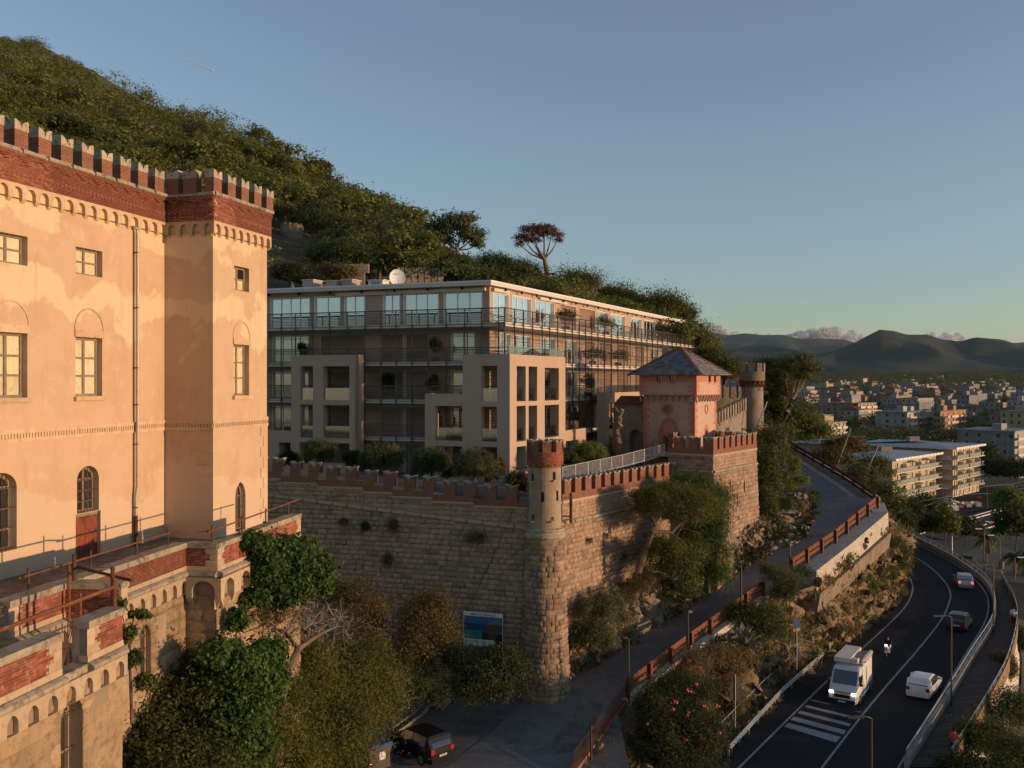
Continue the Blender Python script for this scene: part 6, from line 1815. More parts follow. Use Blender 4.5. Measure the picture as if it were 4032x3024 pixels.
plant('bush','bright green bush just under the dark one on the bend cliff','bush',gp(1905,1255,96.5),[bl(1905,1232,97,24,16),bl(1885,1222,97,14,14),bl(1922,1240,97.4,14,10)],'leaf_ivy',6000,.18,.5,.7,.24)
plant('bush','light green bush on the cliff below the white parapet wall','bush',gp(1840,1290,88),[bl(1840,1250,88.5,36,18),bl(1865,1265,89,24,18),bl(1815,1240,88,22,14)],'leaf_ivy',10000,.17,.5,.7,.24)
plant('scrub','dry brush on the cliff below the footing of the white wall','scrub',gp(1790,1275,84),[bl(1795,1235,85,26,22),bl(1850,1205,90,30,16),bl(1760,1270,82,26,18),bl(1880,1180,94,20,16)],'grass_dry',8000,.2,.22,.6,.28,trunk=[(gp(1790,1275,84),.03),(gp(1790,1265,84),.03),(gp(1790,1250,84),.02)],limbs=False)
plant('verge_shrub','green shrubs on the verge at the foot of the cliff past the crash barrier','shrub',rd(1815,1390),[bl(1810,1362,84,26,20),bl(1835,1350,86,20,18),bl(1775,1400,80,16,14),bl(1860,1335,89,18,10),bl(1890,1310,94,14,8)],'leaf_oak',11000,.17,.45,.65,.25)
def agave(label,p,R,n=26,grp='agaves on the dry banks',seed=1):
 r=random.Random(seed);t=thing('agave',label,'agave',tuple(p),grp)
 for k in range(n):
  a=k*2.4+r.uniform(-.2,.2);el=.25+1.1*(k/n)+r.uniform(-.1,.1);L=R*r.uniform(.8,1.1)
  d=Vector((math.cos(a),math.sin(a),0));s=Vector((-d.y,d.x,0));rows=[]
  for j in range(7):
   f=j/6;w=R*.085*(1+.5*f)*(1-f**3)+.004;bend=.55*f*f*(1.2-el*.5)
   c=Vector(p)+d*L*f*math.cos(el)+Vector((0,0,L*(f*math.sin(el)-bend*.7*f)))
   rows.append([c-s*w,c-Vector((0,0,w*.55)),c+s*w])
  mb=MB();mb.strip(rows);obj('leaf',mb,M['agave'],t,smooth=True)
 return t
agave('huge grey green agave on the cliff top beside the near guard rail',gp(1610,1395,66.5),2.0,30,seed=2)
agave('medium agave at the cliff edge under the olive grey bush',gp(1708,1283,73),1.25,24,seed=3)
agave('agave on the rock under the bent pine, nearer the trunk',gp(1325,1282,66),1.0,22,seed=4)
agave('smaller agave on the rock just below the other one',gp(1338,1305,65.4),.85,20,seed=5)
agave('agave half hidden in the dark bush above the drive',gp(1456,1262,67.8),.95,20,seed=6)
agave('low agave on the rock beside the two by the pine trunk',gp(1296,1290,65),.7,18,seed=7)
for i,(x,y,d,rx,rz,m,lab)in enumerate(((1745,925,150,44,26,'leaf_bright','bright green bush on the slope above the flat roofed villa'),(1720,890,155,40,30,'leaf_oak','dark bush on the slope by the leaning wooden fence'),(1800,985,140,34,18,'leaf_dry','dry bush on the slope left of the leaning pole'),(1860,1030,128,34,26,'leaf_olive','olive bush on the slope below the leaning pole'),(1910,1075,122,36,34,'leaf_oak','large dark bush beyond the point of the hairpin'),(1940,1120,124,28,28,'leaf_dark','dark bush low on the bank behind the hairpin'),(1885,1010,150,30,24,'leaf_oak','bushy tree on the bank against the cream flats'),(1830,960,160,34,18,'leaf_dry','yellowish scrub on the bank above the cream flats'),(1965,1100,150,24,22,'leaf_dark','dark bush at the foot of the nearer cream flats'),(2000,1085,200,28,20,'leaf_dark','bush beside the car park under the cream flats'))):
 p=gp(x,y+rz,d);k=d/FOC/2.16
 plant('bush',lab,'bush',p,[bl(x,y,d,rx,rz),bl(x-rx*.6,y+rz*.4,d,rx*.7,rz*.6),bl(x+rx*.6,y+rz*.5,d+1,rx*.7,rz*.7),bl(x-rx*1.1,y+rz*.1,d+2,rx*.5,rz*.5)],m,7000,.16+d*.001,.5,.7,.25,subs=36)
for x,y,r,d,lab in((692,975,28,70.5,'weeping tree behind the merlons, farthest left in the garden'),(832,990,34,68.5,'weeping tree in the garden left of the stepped loggia'),(930,1000,34,68,'weeping tree in the garden in front of the stepped loggia'),(1022,1006,38,66.5,'wide weeping tree at the garden railing left of the turret')):
 b=gp(x,y+r*1.5,d);b.z=30.28;plant('weeping_tree',lab,'tree',b,[bl(x,y-r*.2,d,r,r*.75),bl(x-r*.5,y+r*.3,d,r*.55,r*.7),bl(x+r*.5,y+r*.3,d,r*.55,r*.7)],'leaf_olive',11000,.26,.14,.75,.2,droop=.5,subs=40,group='weeping trees in the garden')
b=gp(1275,1030,74);b.z=30.28
plant('weeping_tree','bright yellow green weeping tree right of the brick turret crown','tree',b,[bl(1275,975,74,30,22),bl(1260,995,74,20,20),bl(1292,995,74,20,20)],'leaf_bright',12000,.26,.14,.75,.2,droop=.5,subs=40,group='weeping trees in the garden')
for x,y,r,rz,d,m,lab in((786,1000,13,20,69,'leaf_oak','clipped oval shrub standing among the garden trees'),(1116,1040,24,26,64.8,'leaf_dark','dark round shrub behind the wall touching the turret'),(760,990,18,18,70,'leaf_dark','dark shrub beside the clipped oval one'),(965,1010,14,26,69,'leaf_dry','autumn tinted shrub by the stepped loggia'),(1060,1020,14,22,68,'leaf_dark','shrub at the garden corner of the tall loggia'),(1075,1010,16,18,70,'leaf_dry','low shrub at the foot of the tall loggia'),(1215,985,16,22,73,'leaf_dark','shrub in the planters right of the turret crown'),(1240,1000,14,22,73,'leaf_oak','shrub between the planters and the bright tree'),(1320,990,20,30,84,'leaf_dark','dark shrub at the foot of the dead palm trunk'),(625,990,20,16,72,'leaf_dark','dark hedge shrub behind the leftmost merlons')):
 b=gp(x,y+rz,d);b.z=max(b.z,30.28)if d<80 else 30.28
 plant('shrub',lab,'shrub',b,[bl(x,y,d,r,rz),bl(x+r*.4,y+rz*.4,d,r*.7,rz*.6)],m,5000,.13,.5,.78,.16,subs=40,group='garden shrubs')
for x,y,r,rz,d,lab in((941,752,14,20,76.5,'tall potted bush on the third floor balcony of the dark facade'),(652,750,12,16,81,'dark potted bush on the third floor balcony near the castle'),(935,830,12,20,76.5,'potted bush on the second floor balcony of the dark facade'),(838,840,14,22,78,'dark potted bush at the left end of the second floor balcony'),(945,920,8,22,73.5,'climbing plant inside the stepped loggia opening'),(1222,690,22,18,78.5,'potted hedge on the top floor terrace, nearer the corner'),(1308,703,22,18,84.5,'potted hedge on the top floor terrace, farther along'),(1280,770,24,14,82.5,'hedge boxes on the third floor terrace behind the bars'),(1335,775,22,14,86,'second hedge boxes farther along the third floor terrace'),(1235,900,14,20,79,'leafy plant on the first floor terrace behind the bars'),(1270,840,14,18,81,'dark plant on the second floor terrace behind the bars'),(1188,818,9,16,76,'dark plant inside the upper right loggia opening')):
 f=BLf if x<1090 else BRf;X_,Y_=D(x,y+rz);a,z=f.at(X_,Y_,-.9);z=max([q for q in FLR if q<z+1.2]or[FLR[0]]);p=f.P(a,-.9,z+.14);d=p.y;k=d/FOC/2.16;c=(p.x,p.y,z+.45+rz*k)
 t=plant('potted_plant',lab,'plant',p,[(*c,(r*k,.4,rz*k)),(c[0]+.2,c[1],c[2]-.3,(r*k*.7,.4,rz*k*.6))],'leaf_dark' if r!=22 else 'leaf_dry',2600,.13,.5,.75,.2,group='plants on the balconies',trunk=[(p,.03),(p+Vector((0,0,.2)),.03),(p+Vector((0,0,.5)),.02)],limbs=False)
 mb=MB();mb.abox(p.x-.35,p.x+.35,p.y-.25,p.y+.25,p.z-.12,p.z+.3);obj('pot',mb,M['steel'],t)
pm=thing('dead_palm','bare dead palm trunk with sawn stubs left of the pink tower','palm',tuple(Vector((gp(1335,985,83).x,83,30.2))))
P0=[gp(1338,990,83),gp(1335,960,83),gp(1330,930,83),gp(1336,905,83),gp(1327,880,83)];P0[0].z=30.2
mb=MB();mb.tube(P0,[.42,.34,.3,.36,.2],10)
for k in range(34):
 f=rnd.uniform(0,.97)*(len(P0)-1);i=int(f);c=P0[i].lerp(P0[i+1],f-i);a=rnd.uniform(0,6.28);e=Vector((math.cos(a),math.sin(a),.5))
 mb.tube([c+e*.22,c+e*.42],[.09,.05],4)
obj('trunk',mb,M['bark'],pm)
mb=MB();mb.tube([P0[2],gp(1342,918,82.5)],[.12,.16],8);mb.tube([P0[3],gp(1345,885,82.5)],[.12,.16],8);obj('stub',mb,M['bark_pale'],pm,kind='stuff')
for nm,pts,lab in(('garden_railing',[KLa.at(*D(640,1010)),],''),):
 pass
def bar_railing(label,pts,mat='rail_white',h=1.0,sp=.13,seg=1.9):
 t=thing('garden_railing',label,'railing',tuple(pts[0]));P=[Vector(p)for p in pts]
 for a,b in zip(P[:-1],P[1:]):
  n=max(1,round((b-a).length/seg))
  for k in range(n):
   s,e=a.lerp(b,k/n),a.lerp(b,(k+.985)/n);mb=MB();m=max(2,int((e-s).length/sp))
   for i in range(m+1):
    p=s.lerp(e,i/m);r=.02 if i in(0,m)else.011;mb.tube([p,p+Vector((0,0,h))],r,4)
   for z in(.08,h):mb.tube([s+Vector((0,0,z)),e+Vector((0,0,z))],.018,4)
   obj('railing_panel',mb,M[mat],t)
bar_railing('pale bar railing behind the stepped merlons of the shaded wall',[KLa.P(-3,-1.2,30.3),KLb.P(ab,-1.2,30.25),KLb.P(-2.2,-1.2,29.35+.4)])
bar_railing('pale bar railing rising behind the sunlit merlons towards the pink tower',[at_d(*D(1215,1040),66.5),at_d(*D(1345,1010),74.5),at_d(*D(1436,985),80.0)])
bar_railing('black lattice railing on the landing in front of the pink tower door',[at_d(*D(1384,1010),80.5),at_d(*D(1410,985),81),at_d(*D(1462,988),80.6)],'rust_dk',1.25,.16)
mb=MB();a_,b_,c_=at_d(*D(1384,1012),80.6),at_d(*D(1410,988),81.1),at_d(*D(1466,990),80.7)
for p,q in((a_,b_),(b_,c_)):
 mb.hexa([p+Vector((0,0,-3)),q+Vector((0,0,-3)),q+Vector((.5,2.2,-3)),p+Vector((.5,2.2,-3)),p,q,q+Vector((.5,2.2,0)),p+Vector((.5,2.2,0))])
tag(obj('landing',mb,M['pink']),'pink masonry landing and steps in front of the pink tower door','landing')
def scatter(name,src,n,size,mat,seed,thr,up=.8,asp=.25,kind='leaf',zc=None):
 r=np.random.default_rng(seed);me=src.data;V=np.empty(len(me.vertices)*3,dtype=np.float32);me.vertices.foreach_get('co',V);V=V.reshape(-1,3)+np.array(src.location)
 idx=[i for i in r.integers(0,len(V),n*3)if noise.noise(Vector(V[i])*.35+Vector((seed,0,0)))>thr][:n]
 out=[]
 for i in idx:
  p=V[i]+r.normal(size=3)*np.array((.25,.25,.08));k=7 if kind=='leaf' else 1
  for _ in range(k):
   q=p+r.normal(size=3)*.12;d=r.normal(size=3)*.7;d[2]=abs(d[2])+up;d/=np.linalg.norm(d);s=size*r.uniform(.5,1.4);b=np.cross(d,r.normal(size=3));b/=np.linalg.norm(b);w=b*s*asp*.5
   out+=[q-w,q+d*s*.6+w*.6-w,q+d*s,q+w]if False else[q-w,q+w,q+d*s+w*.2,q+d*s-w*.2]
 out=np.array(out);add_mesh_obj(name,quad_mesh(name,out,np.arange(len(out)).reshape(-1,4),M[mat]),kind='stuff')
scatter('cliff_grass',CLF,2300,.42,'grass_dry',1,-.05);scatter('cliff_weeds',CLF,1500,.34,'leaf_olive',2,.12,.5,.4);scatter('bank_grass',RB,1100,.34,'grass_dry',3,.0);scatter('bank_weeds',RB,700,.3,'leaf_oak',4,.1,.5,.4)
def rocks(name,src,n,seed,rng,mat):
 r=np.random.default_rng(seed);me=src.data;V=np.empty(len(me.vertices)*3,dtype=np.float32);me.vertices.foreach_get('co',V);V=V.reshape(-1,3)+np.array(src.location);VV=[];QQ=[];b=0
 for i in r.integers(0,len(V),n):
  v,q=T_rough.VQ[i%10];R=np.array(Matrix.Rotation(r.uniform(0,6.28),3,Vector(r.normal(size=3)).normalized()));s=r.uniform(*rng);VV.append(((v-.5)*np.array((1.3,.9,.7))*s)@R+V[i]);QQ.append(q+b);b+=len(v)
 add_mesh_obj(name,quad_mesh(name,np.vstack(VV),np.vstack(QQ),M[mat]),kind='stuff')
rocks('cliff_stones',CLF,520,5,(.2,.75),'rock');rocks('bank_stones',RB,420,6,(.18,.6),'rock_grey')
for x,y,d,rx,rz,m,lab in((2130,1590,60,60,40,'leaf_oak','dark bush below the boardwalk railing at the bottom right'),(2190,1530,66,50,40,'leaf_olive','olive bush at the right edge below the cream viaduct wall'),(2190,1640,56,60,50,'leaf_oak','large dark bush in the bottom right corner'),(2080,1660,55,50,30,'leaf_dark','low dark bush under the red jacketed walker'),(2170,1440,78,24,30,'leaf_dry','dry bush beside the far end of the cream viaduct wall'),(2195,1380,90,22,26,'leaf_dark','dark bush at the right edge beside the boardwalk bend')):
 p=gp(x,y+rz,d);plant('bush',lab,'bush',p,[bl(x,y,d,rx,rz),bl(x-rx*.5,y+rz*.4,d,rx*.6,rz*.6),bl(x+rx*.5,y+rz*.4,d,rx*.6,rz*.6)],m,12000,.15,.45,.7,.24,subs=40)
HR=[(-320,0,540),(-100,50,520),(0,82,500),(100,104,485),(200,152,455),(300,216,425),(420,262,392),(500,312,362),(600,368,330),(700,420,300),(800,480,268),(850,510,250),(930,580,228),(1040,665,205),(1110,700,195),(1200,735,185),(1290,755,178),(1380,770,170),(1480,800,160),(1560,850,150),(1640,890,145),(1700,930,140)]
HBs=[(-320,700,84),(0,700,88),(300,700,96),(560,680,104),(800,660,110),(1060,660,112),(1300,720,118),(1480,800,118),(1560,860,118),(1640,905,120),(1700,950,122)]
def interp(tab,x):
 for a,b in zip(tab[:-1],tab[1:]):
  if a[0]<=x<=b[0]:
   f=(x-a[0])/(b[0]-a[0]);return tuple(a[i]+(b[i]-a[i])*f for i in(1,2))
 return tab[-1][1:]if x>tab[-1][0]else tab[0][1:]
def hill_p(x,f):
 yr,dr_=interp(HR,x);yb,db=interp(HBs,x)
 r=at_d(*D(x,yr),dr_);b=at_d(*D(x,yb),db)
 b.z=max(b.z,31.0)if x<1500 else b.z
 p=b.lerp(r,f);p.z=b.z+(r.z-b.z)*(max(f,0)**1.12)
 if f<0:p=b-Vector((0,0,14))
 if f>1:p.z=r.z-(f-1)*(r.z-10)*.9
 e=min(1,f*4)*(1 if f<.97 else.3)
 p.z+=e*3.2*nz(p.x,p.y,1.3,.02)
 return p
HX=list(range(-320,1701,20))
rows=[[hill_p(x,f)for x in HX]for f in[-.12]+[k/26 for k in range(27)]+[1.05,1.3,1.8]]
sheet('hill',rows,m_noise("scrubby hillside",(.13,.105,.06),(.075,.07,.035),.05,(.20,.165,.105),.16,bump=.8,bscale=1.2,bdist=.6,rv=0))
def crown_mesh(name,seed,kind,n,mat):
 r=random.Random(seed)
 if kind=='pine':bs=[(r.gauss(0,.38),r.gauss(0,.38),.62+r.uniform(0,.3),(r.uniform(.32,.5),r.uniform(.32,.5),r.uniform(.2,.32)))for _ in range(6)]
 elif kind=='cone':bs=[(0,0,.2+.17*k,(.34-.055*k,.34-.055*k,.2))for k in range(6)]
 elif kind=='bush':bs=[(r.gauss(0,.3),r.gauss(0,.3),.3,(.45,.45,.3))for _ in range(3)]
 else:bs=[(r.gauss(0,.3),r.gauss(0,.3),.4+r.uniform(0,.35),(r.uniform(.32,.48),r.uniform(.32,.48),r.uniform(.26,.4)))for _ in range(6)]
 V,Q=leaf_cloud(bs,n,.075 if n>250 else.12,.8,.75,.2,seed,0,.45,12,.5)
 return V,Q,quad_mesh(name,V,Q,M[mat])
kinds=[('pine','leaf_far'),('pine','leaf_far'),('oak','leaf_far'),('oak','leaf_far2'),('pine','leaf_far'),('cone','leaf_far2'),('bush','leaf_far2')]
CRN=[crown_mesh('tree crown',30+i,k,1500,m)for i,(k,m)in enumerate(kinds)]
CRS=[crown_mesh('tree crown small',60+i,k,330,m)for i,(k,m)in enumerate(kinds)]
tr_m=MB();tr_m.tube([(0,0,-.15),(.02,.01,.35),(0,0,.7)],[.045,.035,.015],5);TRK=tr_m.mesh('tree trunk',[M['bark']])
r=random.Random(99);cand=[]
for _ in range(9000):
 x=r.uniform(-120,1690);f=r.random()**.8*1.0
 p=hill_p(x,f)
 if not in_view(p+Vector((0,0,5)),.1):continue
 yr,_d=interp(HR,x)
 bare=x<480 and f>.86-(480-x)*.0004 and noise.noise(Vector((p.x*.03,p.y*.03,0)))>-.35
 dd=p.y
 if bare:
  if r.random()<.55:k,s=6,r.uniform(1.6,3.4)
  else:continue
 else:
  k=r.choice((0,0,1,1,2,2,3,4,4));s=r.uniform(6,10)if dd>170 else r.uniform(5,8)
  if f>.96:k,s=r.choice((5,2,1)),r.uniform(4,7)
 if x>900:s*=.7
 if x>1500:continue
 if p.y<112 and 560<x<1500:continue
 cand.append((p,k,s))
grid={};keep=[]
for p,k,s in cand:
 g=(int(p.x//6),int(p.y//6))
 if any((q[0].xy-p.xy).length<min(6.0,.5*(s+q[2])*.72)for gx in(-1,0,1)for gy in(-1,0,1)for q in grid.get((g[0]+gx,g[1]+gy),())):continue
 grid.setdefault(g,[]).append((p,k,s));keep.append((p,k,s))
def blocks(t):
 p,k,s=t;x=(p.x/p.y*FOC+512)*2.16016;y=(381-(p.z+s*.5-CAMZ)/p.y*FOC)*2.16016;w=s*.6/p.y*FOC*2.16
 return(575-w<x<690+w and 470-w<y<560+w and p.y<192)or(850-w<x<980+w and 555-w<y<640 and p.y<126)
keep=[t for t in keep if not blocks(t)]
keep.sort(key=lambda t:-t[2]/t[0].length)
near=[t for t in keep if not(t[0].x/t[0].y<-.262 and(t[0].z-CAMZ)/t[0].y<.195+.0*t[0].x)][:230]
ns=set(id(t)for t in near)
LBL={'pine':'green pine of the hillside wood','oak':'rounded evergreen oak of the hillside wood','cone':'pointed dark conifer on the hillside ridge','bush':'low scrub bush on the bare upper hillside'}
for p,k,s in near:
 kd=kinds[k][0]
 root=thing('hill_tree' if kd!='bush' else 'hill_bush',LBL[kd],'tree' if kd!='bush' else 'bush',tuple(p-Vector((0,0,.3))),'trees of the wooded hill: '+kd)
 a=r.uniform(0,6.28);m=Matrix.Translation(p)@Matrix.Rotation(a,4,'Z')@Matrix.Diagonal((s*r.uniform(.85,1.1),s*r.uniform(.85,1.1),s*r.uniform(.85,1.15),1))
 inst('crown',CRN[k][2],m,root)
 if kd!='bush':inst('trunk',TRK,m,root)
VV=[];b=0
rest=[t for t in keep if id(t)not in ns]
for p,k,s in rest:
 V=CRS[k][0];a=r.uniform(0,6.28);c_,s_=math.cos(a),math.sin(a)
 R=np.array([[c_,s_,0],[-s_,c_,0],[0,0,1]])*s
 VV.append(V@R+np.array(p))
V=np.vstack(VV)
far_w=add_mesh_obj('hillside_wood',quad_mesh('hillside wood',V,np.arange(len(V)).reshape(-1,4),M['leaf_far']),kind='stuff')
def htree(name,label,base,trunk,blobs,mat,n,size,aspect=.5,tm='bark',limbs=True,group=None,clump=.28,extra=None):
 return plant(name,label,'tree',base,blobs,mat,n,size,aspect,.7,clump,group=group,trunk=trunk,trunk_mat=tm,limbs=limbs,subs=34,extra=extra)
g=gp
htree('umbrella_pine','lone umbrella pine with a red dying crown standing above the flat roof against the sky',g(1186,640,160),[(g(1186,645,160),.55),(g(1183,590,160),.5),(g(1176,560,160),.36),(g(1166,545,160),.3)],[bl(1160,505,160,30,13),bl(1128,515,160,18,10),bl(1192,508,160,20,13),bl(1145,495,160,22,9),bl(1175,494,160,22,9),bl(1122,530,160,10,10),bl(1205,520,160,9,8),bl(1150,520,160,18,8)],'leaf_red',5200,.42,.3,tm='bark_pale')
htree('tall_pine','tall open pine with pale bare limbs rising over the trees left of the dish',g(985,600,150),[(g(985,620,150),.4),(g(990,570,150),.35),(g(988,540,150),.28),(g(985,525,150),.2)],[bl(980,490,150,34,24),bl(1020,515,150,24,22),bl(945,500,150,22,20),bl(1000,475,150,26,12),bl(960,520,150,18,14),bl(1032,530,150,12,14)],'leaf_olive',8000,.5,.4,tm='bark_pale')
for i,(x,y,rx,rz,d,m,lab)in enumerate(((1245,612,48,34,140,'leaf_pine','broad dark pine behind the roof edge right of the lone umbrella pine'),(1330,640,38,26,142,'leaf_pine','pine behind the roof edge, middle of the roof line row'),(1425,660,48,34,138,'leaf_pine','large dark pine behind the small crenellated roof turret'),(1500,735,34,36,128,'leaf_pine','pine standing past the end of the flat roof'),(1535,775,26,24,122,'leaf_oak','tree just above the slate roof of the pink tower'),(1565,800,40,30,128,'leaf_pine','pine between the pink tower roof and the round stone tower'),(1470,680,26,24,140,'leaf_oak','tree on the roof line just left of its end'),(630,592,34,22,125,'leaf_dark','dark evergreen oak in front of the round ruin on the hill'),(712,555,44,32,130,'leaf_oak','evergreen oak above the left roof vents'),(770,560,44,36,128,'leaf_oak','evergreen oak behind the middle roof vent'),(830,545,40,34,132,'leaf_dry','brownish oak above the skylight hood'),(890,525,40,26,136,'leaf_oak','oak behind the satellite dish'),(985,570,30,22,134,'leaf_oak','oak leaning over the ruined battlements'),(1060,575,44,28,140,'leaf_dark','dark oak right of the ruined battlements'),(1120,590,44,26,142,'leaf_oak','oak on the roof line left of the lone umbrella pine'),(1010,590,26,12,126,'leaf_bright','small bright green umbrella pine just above the roof'),(730,590,30,20,116,'leaf_dry','low reddish oak between two roof vents'),(670,606,26,12,114,'leaf_dark','dark shrubbery oak above the roof by the castle corner'),(870,490,36,28,180,'leaf_pine','rounded pine on the ridge left of the tall open pine'),(800,500,46,32,170,'leaf_pine','large pine on the slope above the oaks'),(700,480,46,34,170,'leaf_oak','big rounded oak halfway up the slope'))):
 b=g(x,y+rz*1.5,d)
 htree('hill_tree',lab,b,[(b,.35),(g(x,y+rz*.6,d),.28),(g(x,y,d),.12)],[bl(x,y-rz*.1,d,rx,rz*.8),bl(x-rx*.55,y+rz*.25,d,rx*.55,rz*.6),bl(x+rx*.55,y+rz*.2,d,rx*.55,rz*.6),bl(x+rx*.15,y+rz*.45,d-1,rx*.6,rz*.5)],m,11000,.26,.5,group='trees along the roof line')
pb=g(1690,925,118)
htree('pine','tall pine with a leaning pale trunk right of the round stone tower',pb,[(g(1688,930,118),.42),(g(1700,890,118),.36),(g(1712,862,118),.3),(g(1712,840,118),.2)],[bl(1690,800,119,36,24),bl(1720,790,118,26,22),bl(1750,800,118,20,16),bl(1660,830,120,30,30),bl(1690,845,120,26,30),bl(1740,775,118,14,10),bl(1655,790,121,24,16),bl(1730,815,117,20,12)],'leaf_pine',12000,.36,.3,tm='bark_pale',extra=[([g(1712,862,118),g(1722,845,118),g(1740,815,118)],.16),([g(1706,862,118),g(1700,835,118),g(1697,818,118)],.14)])
htree('pine','dark pine mass behind the gate pier under the tall leaning pine',g(1660,960,122),[(g(1660,960,122),.35),(g(1665,900,122),.3),(g(1665,870,122),.2)],[bl(1665,885,122,30,40),bl(1700,905,123,34,30),bl(1735,920,124,26,20),bl(1760,935,126,24,14)],'leaf_oak',13000,.32,.45)
bt0=g(1625,930,113)
bt=thing('round_tower','round rubble stone tower with battlements and red arches behind the pink tower','tower',(bt0.x,bt0.y,31))
R_=23/2.16*113/950/2*1.0*2.0*.5
R_=25/2.16*113/950
zt_=at_d(*D(1625,786),113).z
mb=MB();mb.lathe(bt0,[(R_*.98,29),(R_*.92,zt_-2.9),(R_*.92,zt_-2.4)],28);obj('shaft',mb,M['grey_stone'],bt)
mb=MB();mb.lathe(bt0,[(R_*.92,zt_-2.1),(R_*1.06,zt_-2.0),(R_*1.06,zt_-.9),(R_*.8,zt_-.9)],28);obj('crown',mb,M['grey_stone'],bt)
mb=MB()
for k in range(16):
 t=k*6.2832/16;f=Fr((bt0.x+R_*math.cos(t),bt0.y+R_*math.sin(t)),(-math.sin(t),math.cos(t)),(math.cos(t),math.sin(t)))
 w=R_*.36
 po,pi=arch_pts(-w/2,w/2,zt_-2.7,zt_-2.0,4),arch_pts(-w*.34,w*.34,zt_-2.75,zt_-2.25,4)
 for j in range(len(po)-1):
  mb.hexa([f.P(*q)for q in((pi[j][0],-.25,pi[j][1]),(pi[j+1][0],-.25,pi[j+1][1]),(pi[j+1][0],.08,pi[j+1][1]),(pi[j][0],.08,pi[j][1]),(po[j][0],-.25,po[j][1]),(po[j+1][0],-.25,po[j+1][1]),(po[j+1][0],.08,po[j+1][1]),(po[j][0],.08,po[j][1]))])
obj('arch_band',mb,M['brick_old'],bt,kind='stuff')
MSt=merlon_meshes('stone merlon',.62,.4,1.0,.22,.06,M['grey_stone'],M['grey_stone'],.0)
for k in range(9):
 t=k*6.2832/9+.2;f=Fr((bt0.x+R_*1.06*math.cos(t),bt0.y+R_*1.06*math.sin(t)),(-math.sin(t),math.cos(t)),(math.cos(t),math.sin(t)));put_merlon(bt,MSt,f,0,zt_-.9,0,.01)
mb=MB()
for t,z in((-1.1,37.3),(-1.7,35.4),(-.3,35)):
 f=Fr((bt0.x+R_*.93*math.cos(t),bt0.y+R_*.93*math.sin(t)),(-math.sin(t),math.cos(t)),(math.cos(t),math.sin(t)));mb.box(f,-.12,.12,-.1,.03,z-.5,z+.5)
obj('arrow_slit',mb,M['brick_old'],bt)
w0,w1=g(1549,900,97),g(1612,868,111)
bwf=Fr(w0.xy,(w1-w0).xy);LB=(w1-w0).xy.length
if bwf.n.y>0:bwf.n=-bwf.n
bwl=thing('battlement_wall','rubble stone wall with climbing stone merlons between the pink tower and the round tower','wall',(w0.x,w0.y,30))
mb=MB();mb.hexa([bwf.P(-3,-.5,29),bwf.P(LB,-.5,29),bwf.P(LB,0,29),bwf.P(-3,0,29),bwf.P(-3,-.5,w0.z-1.0),bwf.P(LB,-.5,w1.z-.9),bwf.P(LB,0,w1.z-.9),bwf.P(-3,0,w0.z-1.0)]);obj('wall',mb,M['grey_stone'],bwl)
MSt2=merlon_meshes('tall stone merlon',.75,.4,1.6,.3,.06,M['grey_stone'],M['grey_stone'],.0)
for k in range(12):
 f=k/11;put_merlon(bwl,MSt2,bwf,LB*f-.2,w0.z+(w1.z-w0.z)*f-1.1,0,.02)
mb=MB()
for k in range(6):mb.box(bwf,LB*(k+.5)/6-.06,LB*(k+.5)/6+.06,-.05,.012,33.2+k*.15,34.4+k*.15)
obj('arrow_slit',mb,M['brick_old'],bwl,kind='stuff')
s0,s1=g(1548,860,118),g(1612,850,119)
sf=Fr(s0.xy,(s1-s0).xy);
if sf.n.y>0:sf.n=-sf.n
sw=thing('old_wall','shaded old stone wall with a dark brick arch left of the round tower','wall',(s0.x,s0.y,33));Ls=(s1-s0).xy.length
zt2=s0.z
mb=MB();hh=dict(a0=Ls*.3,a1=Ls*.85,z0=31,z1=zt2-2.6,zs=zt2-4,d=.5);wall(mb,sf,-2,Ls,30,zt2,[hh],0);mb.box(sf,hh['a0'],hh['a1'],-.55,-.5,31,hh['z1']);obj('wall',mb,M['grey_stone'],sw)
for k in range(4):put_merlon(sw,MSt2,sf,Ls*(k+.3)/4,zt2,0,.02)
rt0=g(631,530,190);rz_=at_d(*D(631,490),190).z;rr0=22/2.16*190/950
ru=thing('ruined_tower','round grey battlemented tower half hidden in the hillside trees','tower',(rt0.x,rt0.y,rz_-14))
mb=MB();mb.lathe(rt0,[(rr0*.9,rz_-14),(rr0*.86,rz_-4.4),(rr0*1.05,rz_-3.8),(rr0*1.05,rz_-1.4),(rr0*.7,rz_-1.4)],26);obj('shaft',mb,M['grey_stone'],ru)
MSr=merlon_meshes('ruin merlon',1.5,.7,1.9,.5,.1,M['grey_stone'],M['grey_stone'],0)
for k in range(10):
 t=k*.62832;f=Fr((rt0.x+rr0*1.05*math.cos(t),rt0.y+rr0*1.05*math.sin(t)),(-math.sin(t),math.cos(t)),(math.cos(t),math.sin(t)));put_merlon(ru,MSr,f,0,rz_-1.4,0,.02)
mb=MB()
for k in range(14):
 t=k*6.2832/14;f=Fr((rt0.x+rr0*.98*math.cos(t),rt0.y+rr0*.98*math.sin(t)),(-math.sin(t),math.cos(t)),(math.cos(t),math.sin(t)));w=rr0*.4
 po,pi=arch_pts(-w/2,w/2,rz_-6.2,rz_-3.8,4),arch_pts(-w*.34,w*.34,rz_-6.3,rz_-4.4,4)
 for j in range(len(po)-1):mb.hexa([f.P(*q)for q in((pi[j][0],-.6,pi[j][1]),(pi[j+1][0],-.6,pi[j+1][1]),(pi[j+1][0],.2,pi[j+1][1]),(pi[j][0],.2,pi[j][1]),(po[j][0],-.6,po[j][1]),(po[j+1][0],-.6,po[j+1][1]),(po[j+1][0],.2,po[j+1][1]),(po[j][0],.2,po[j][1]))])
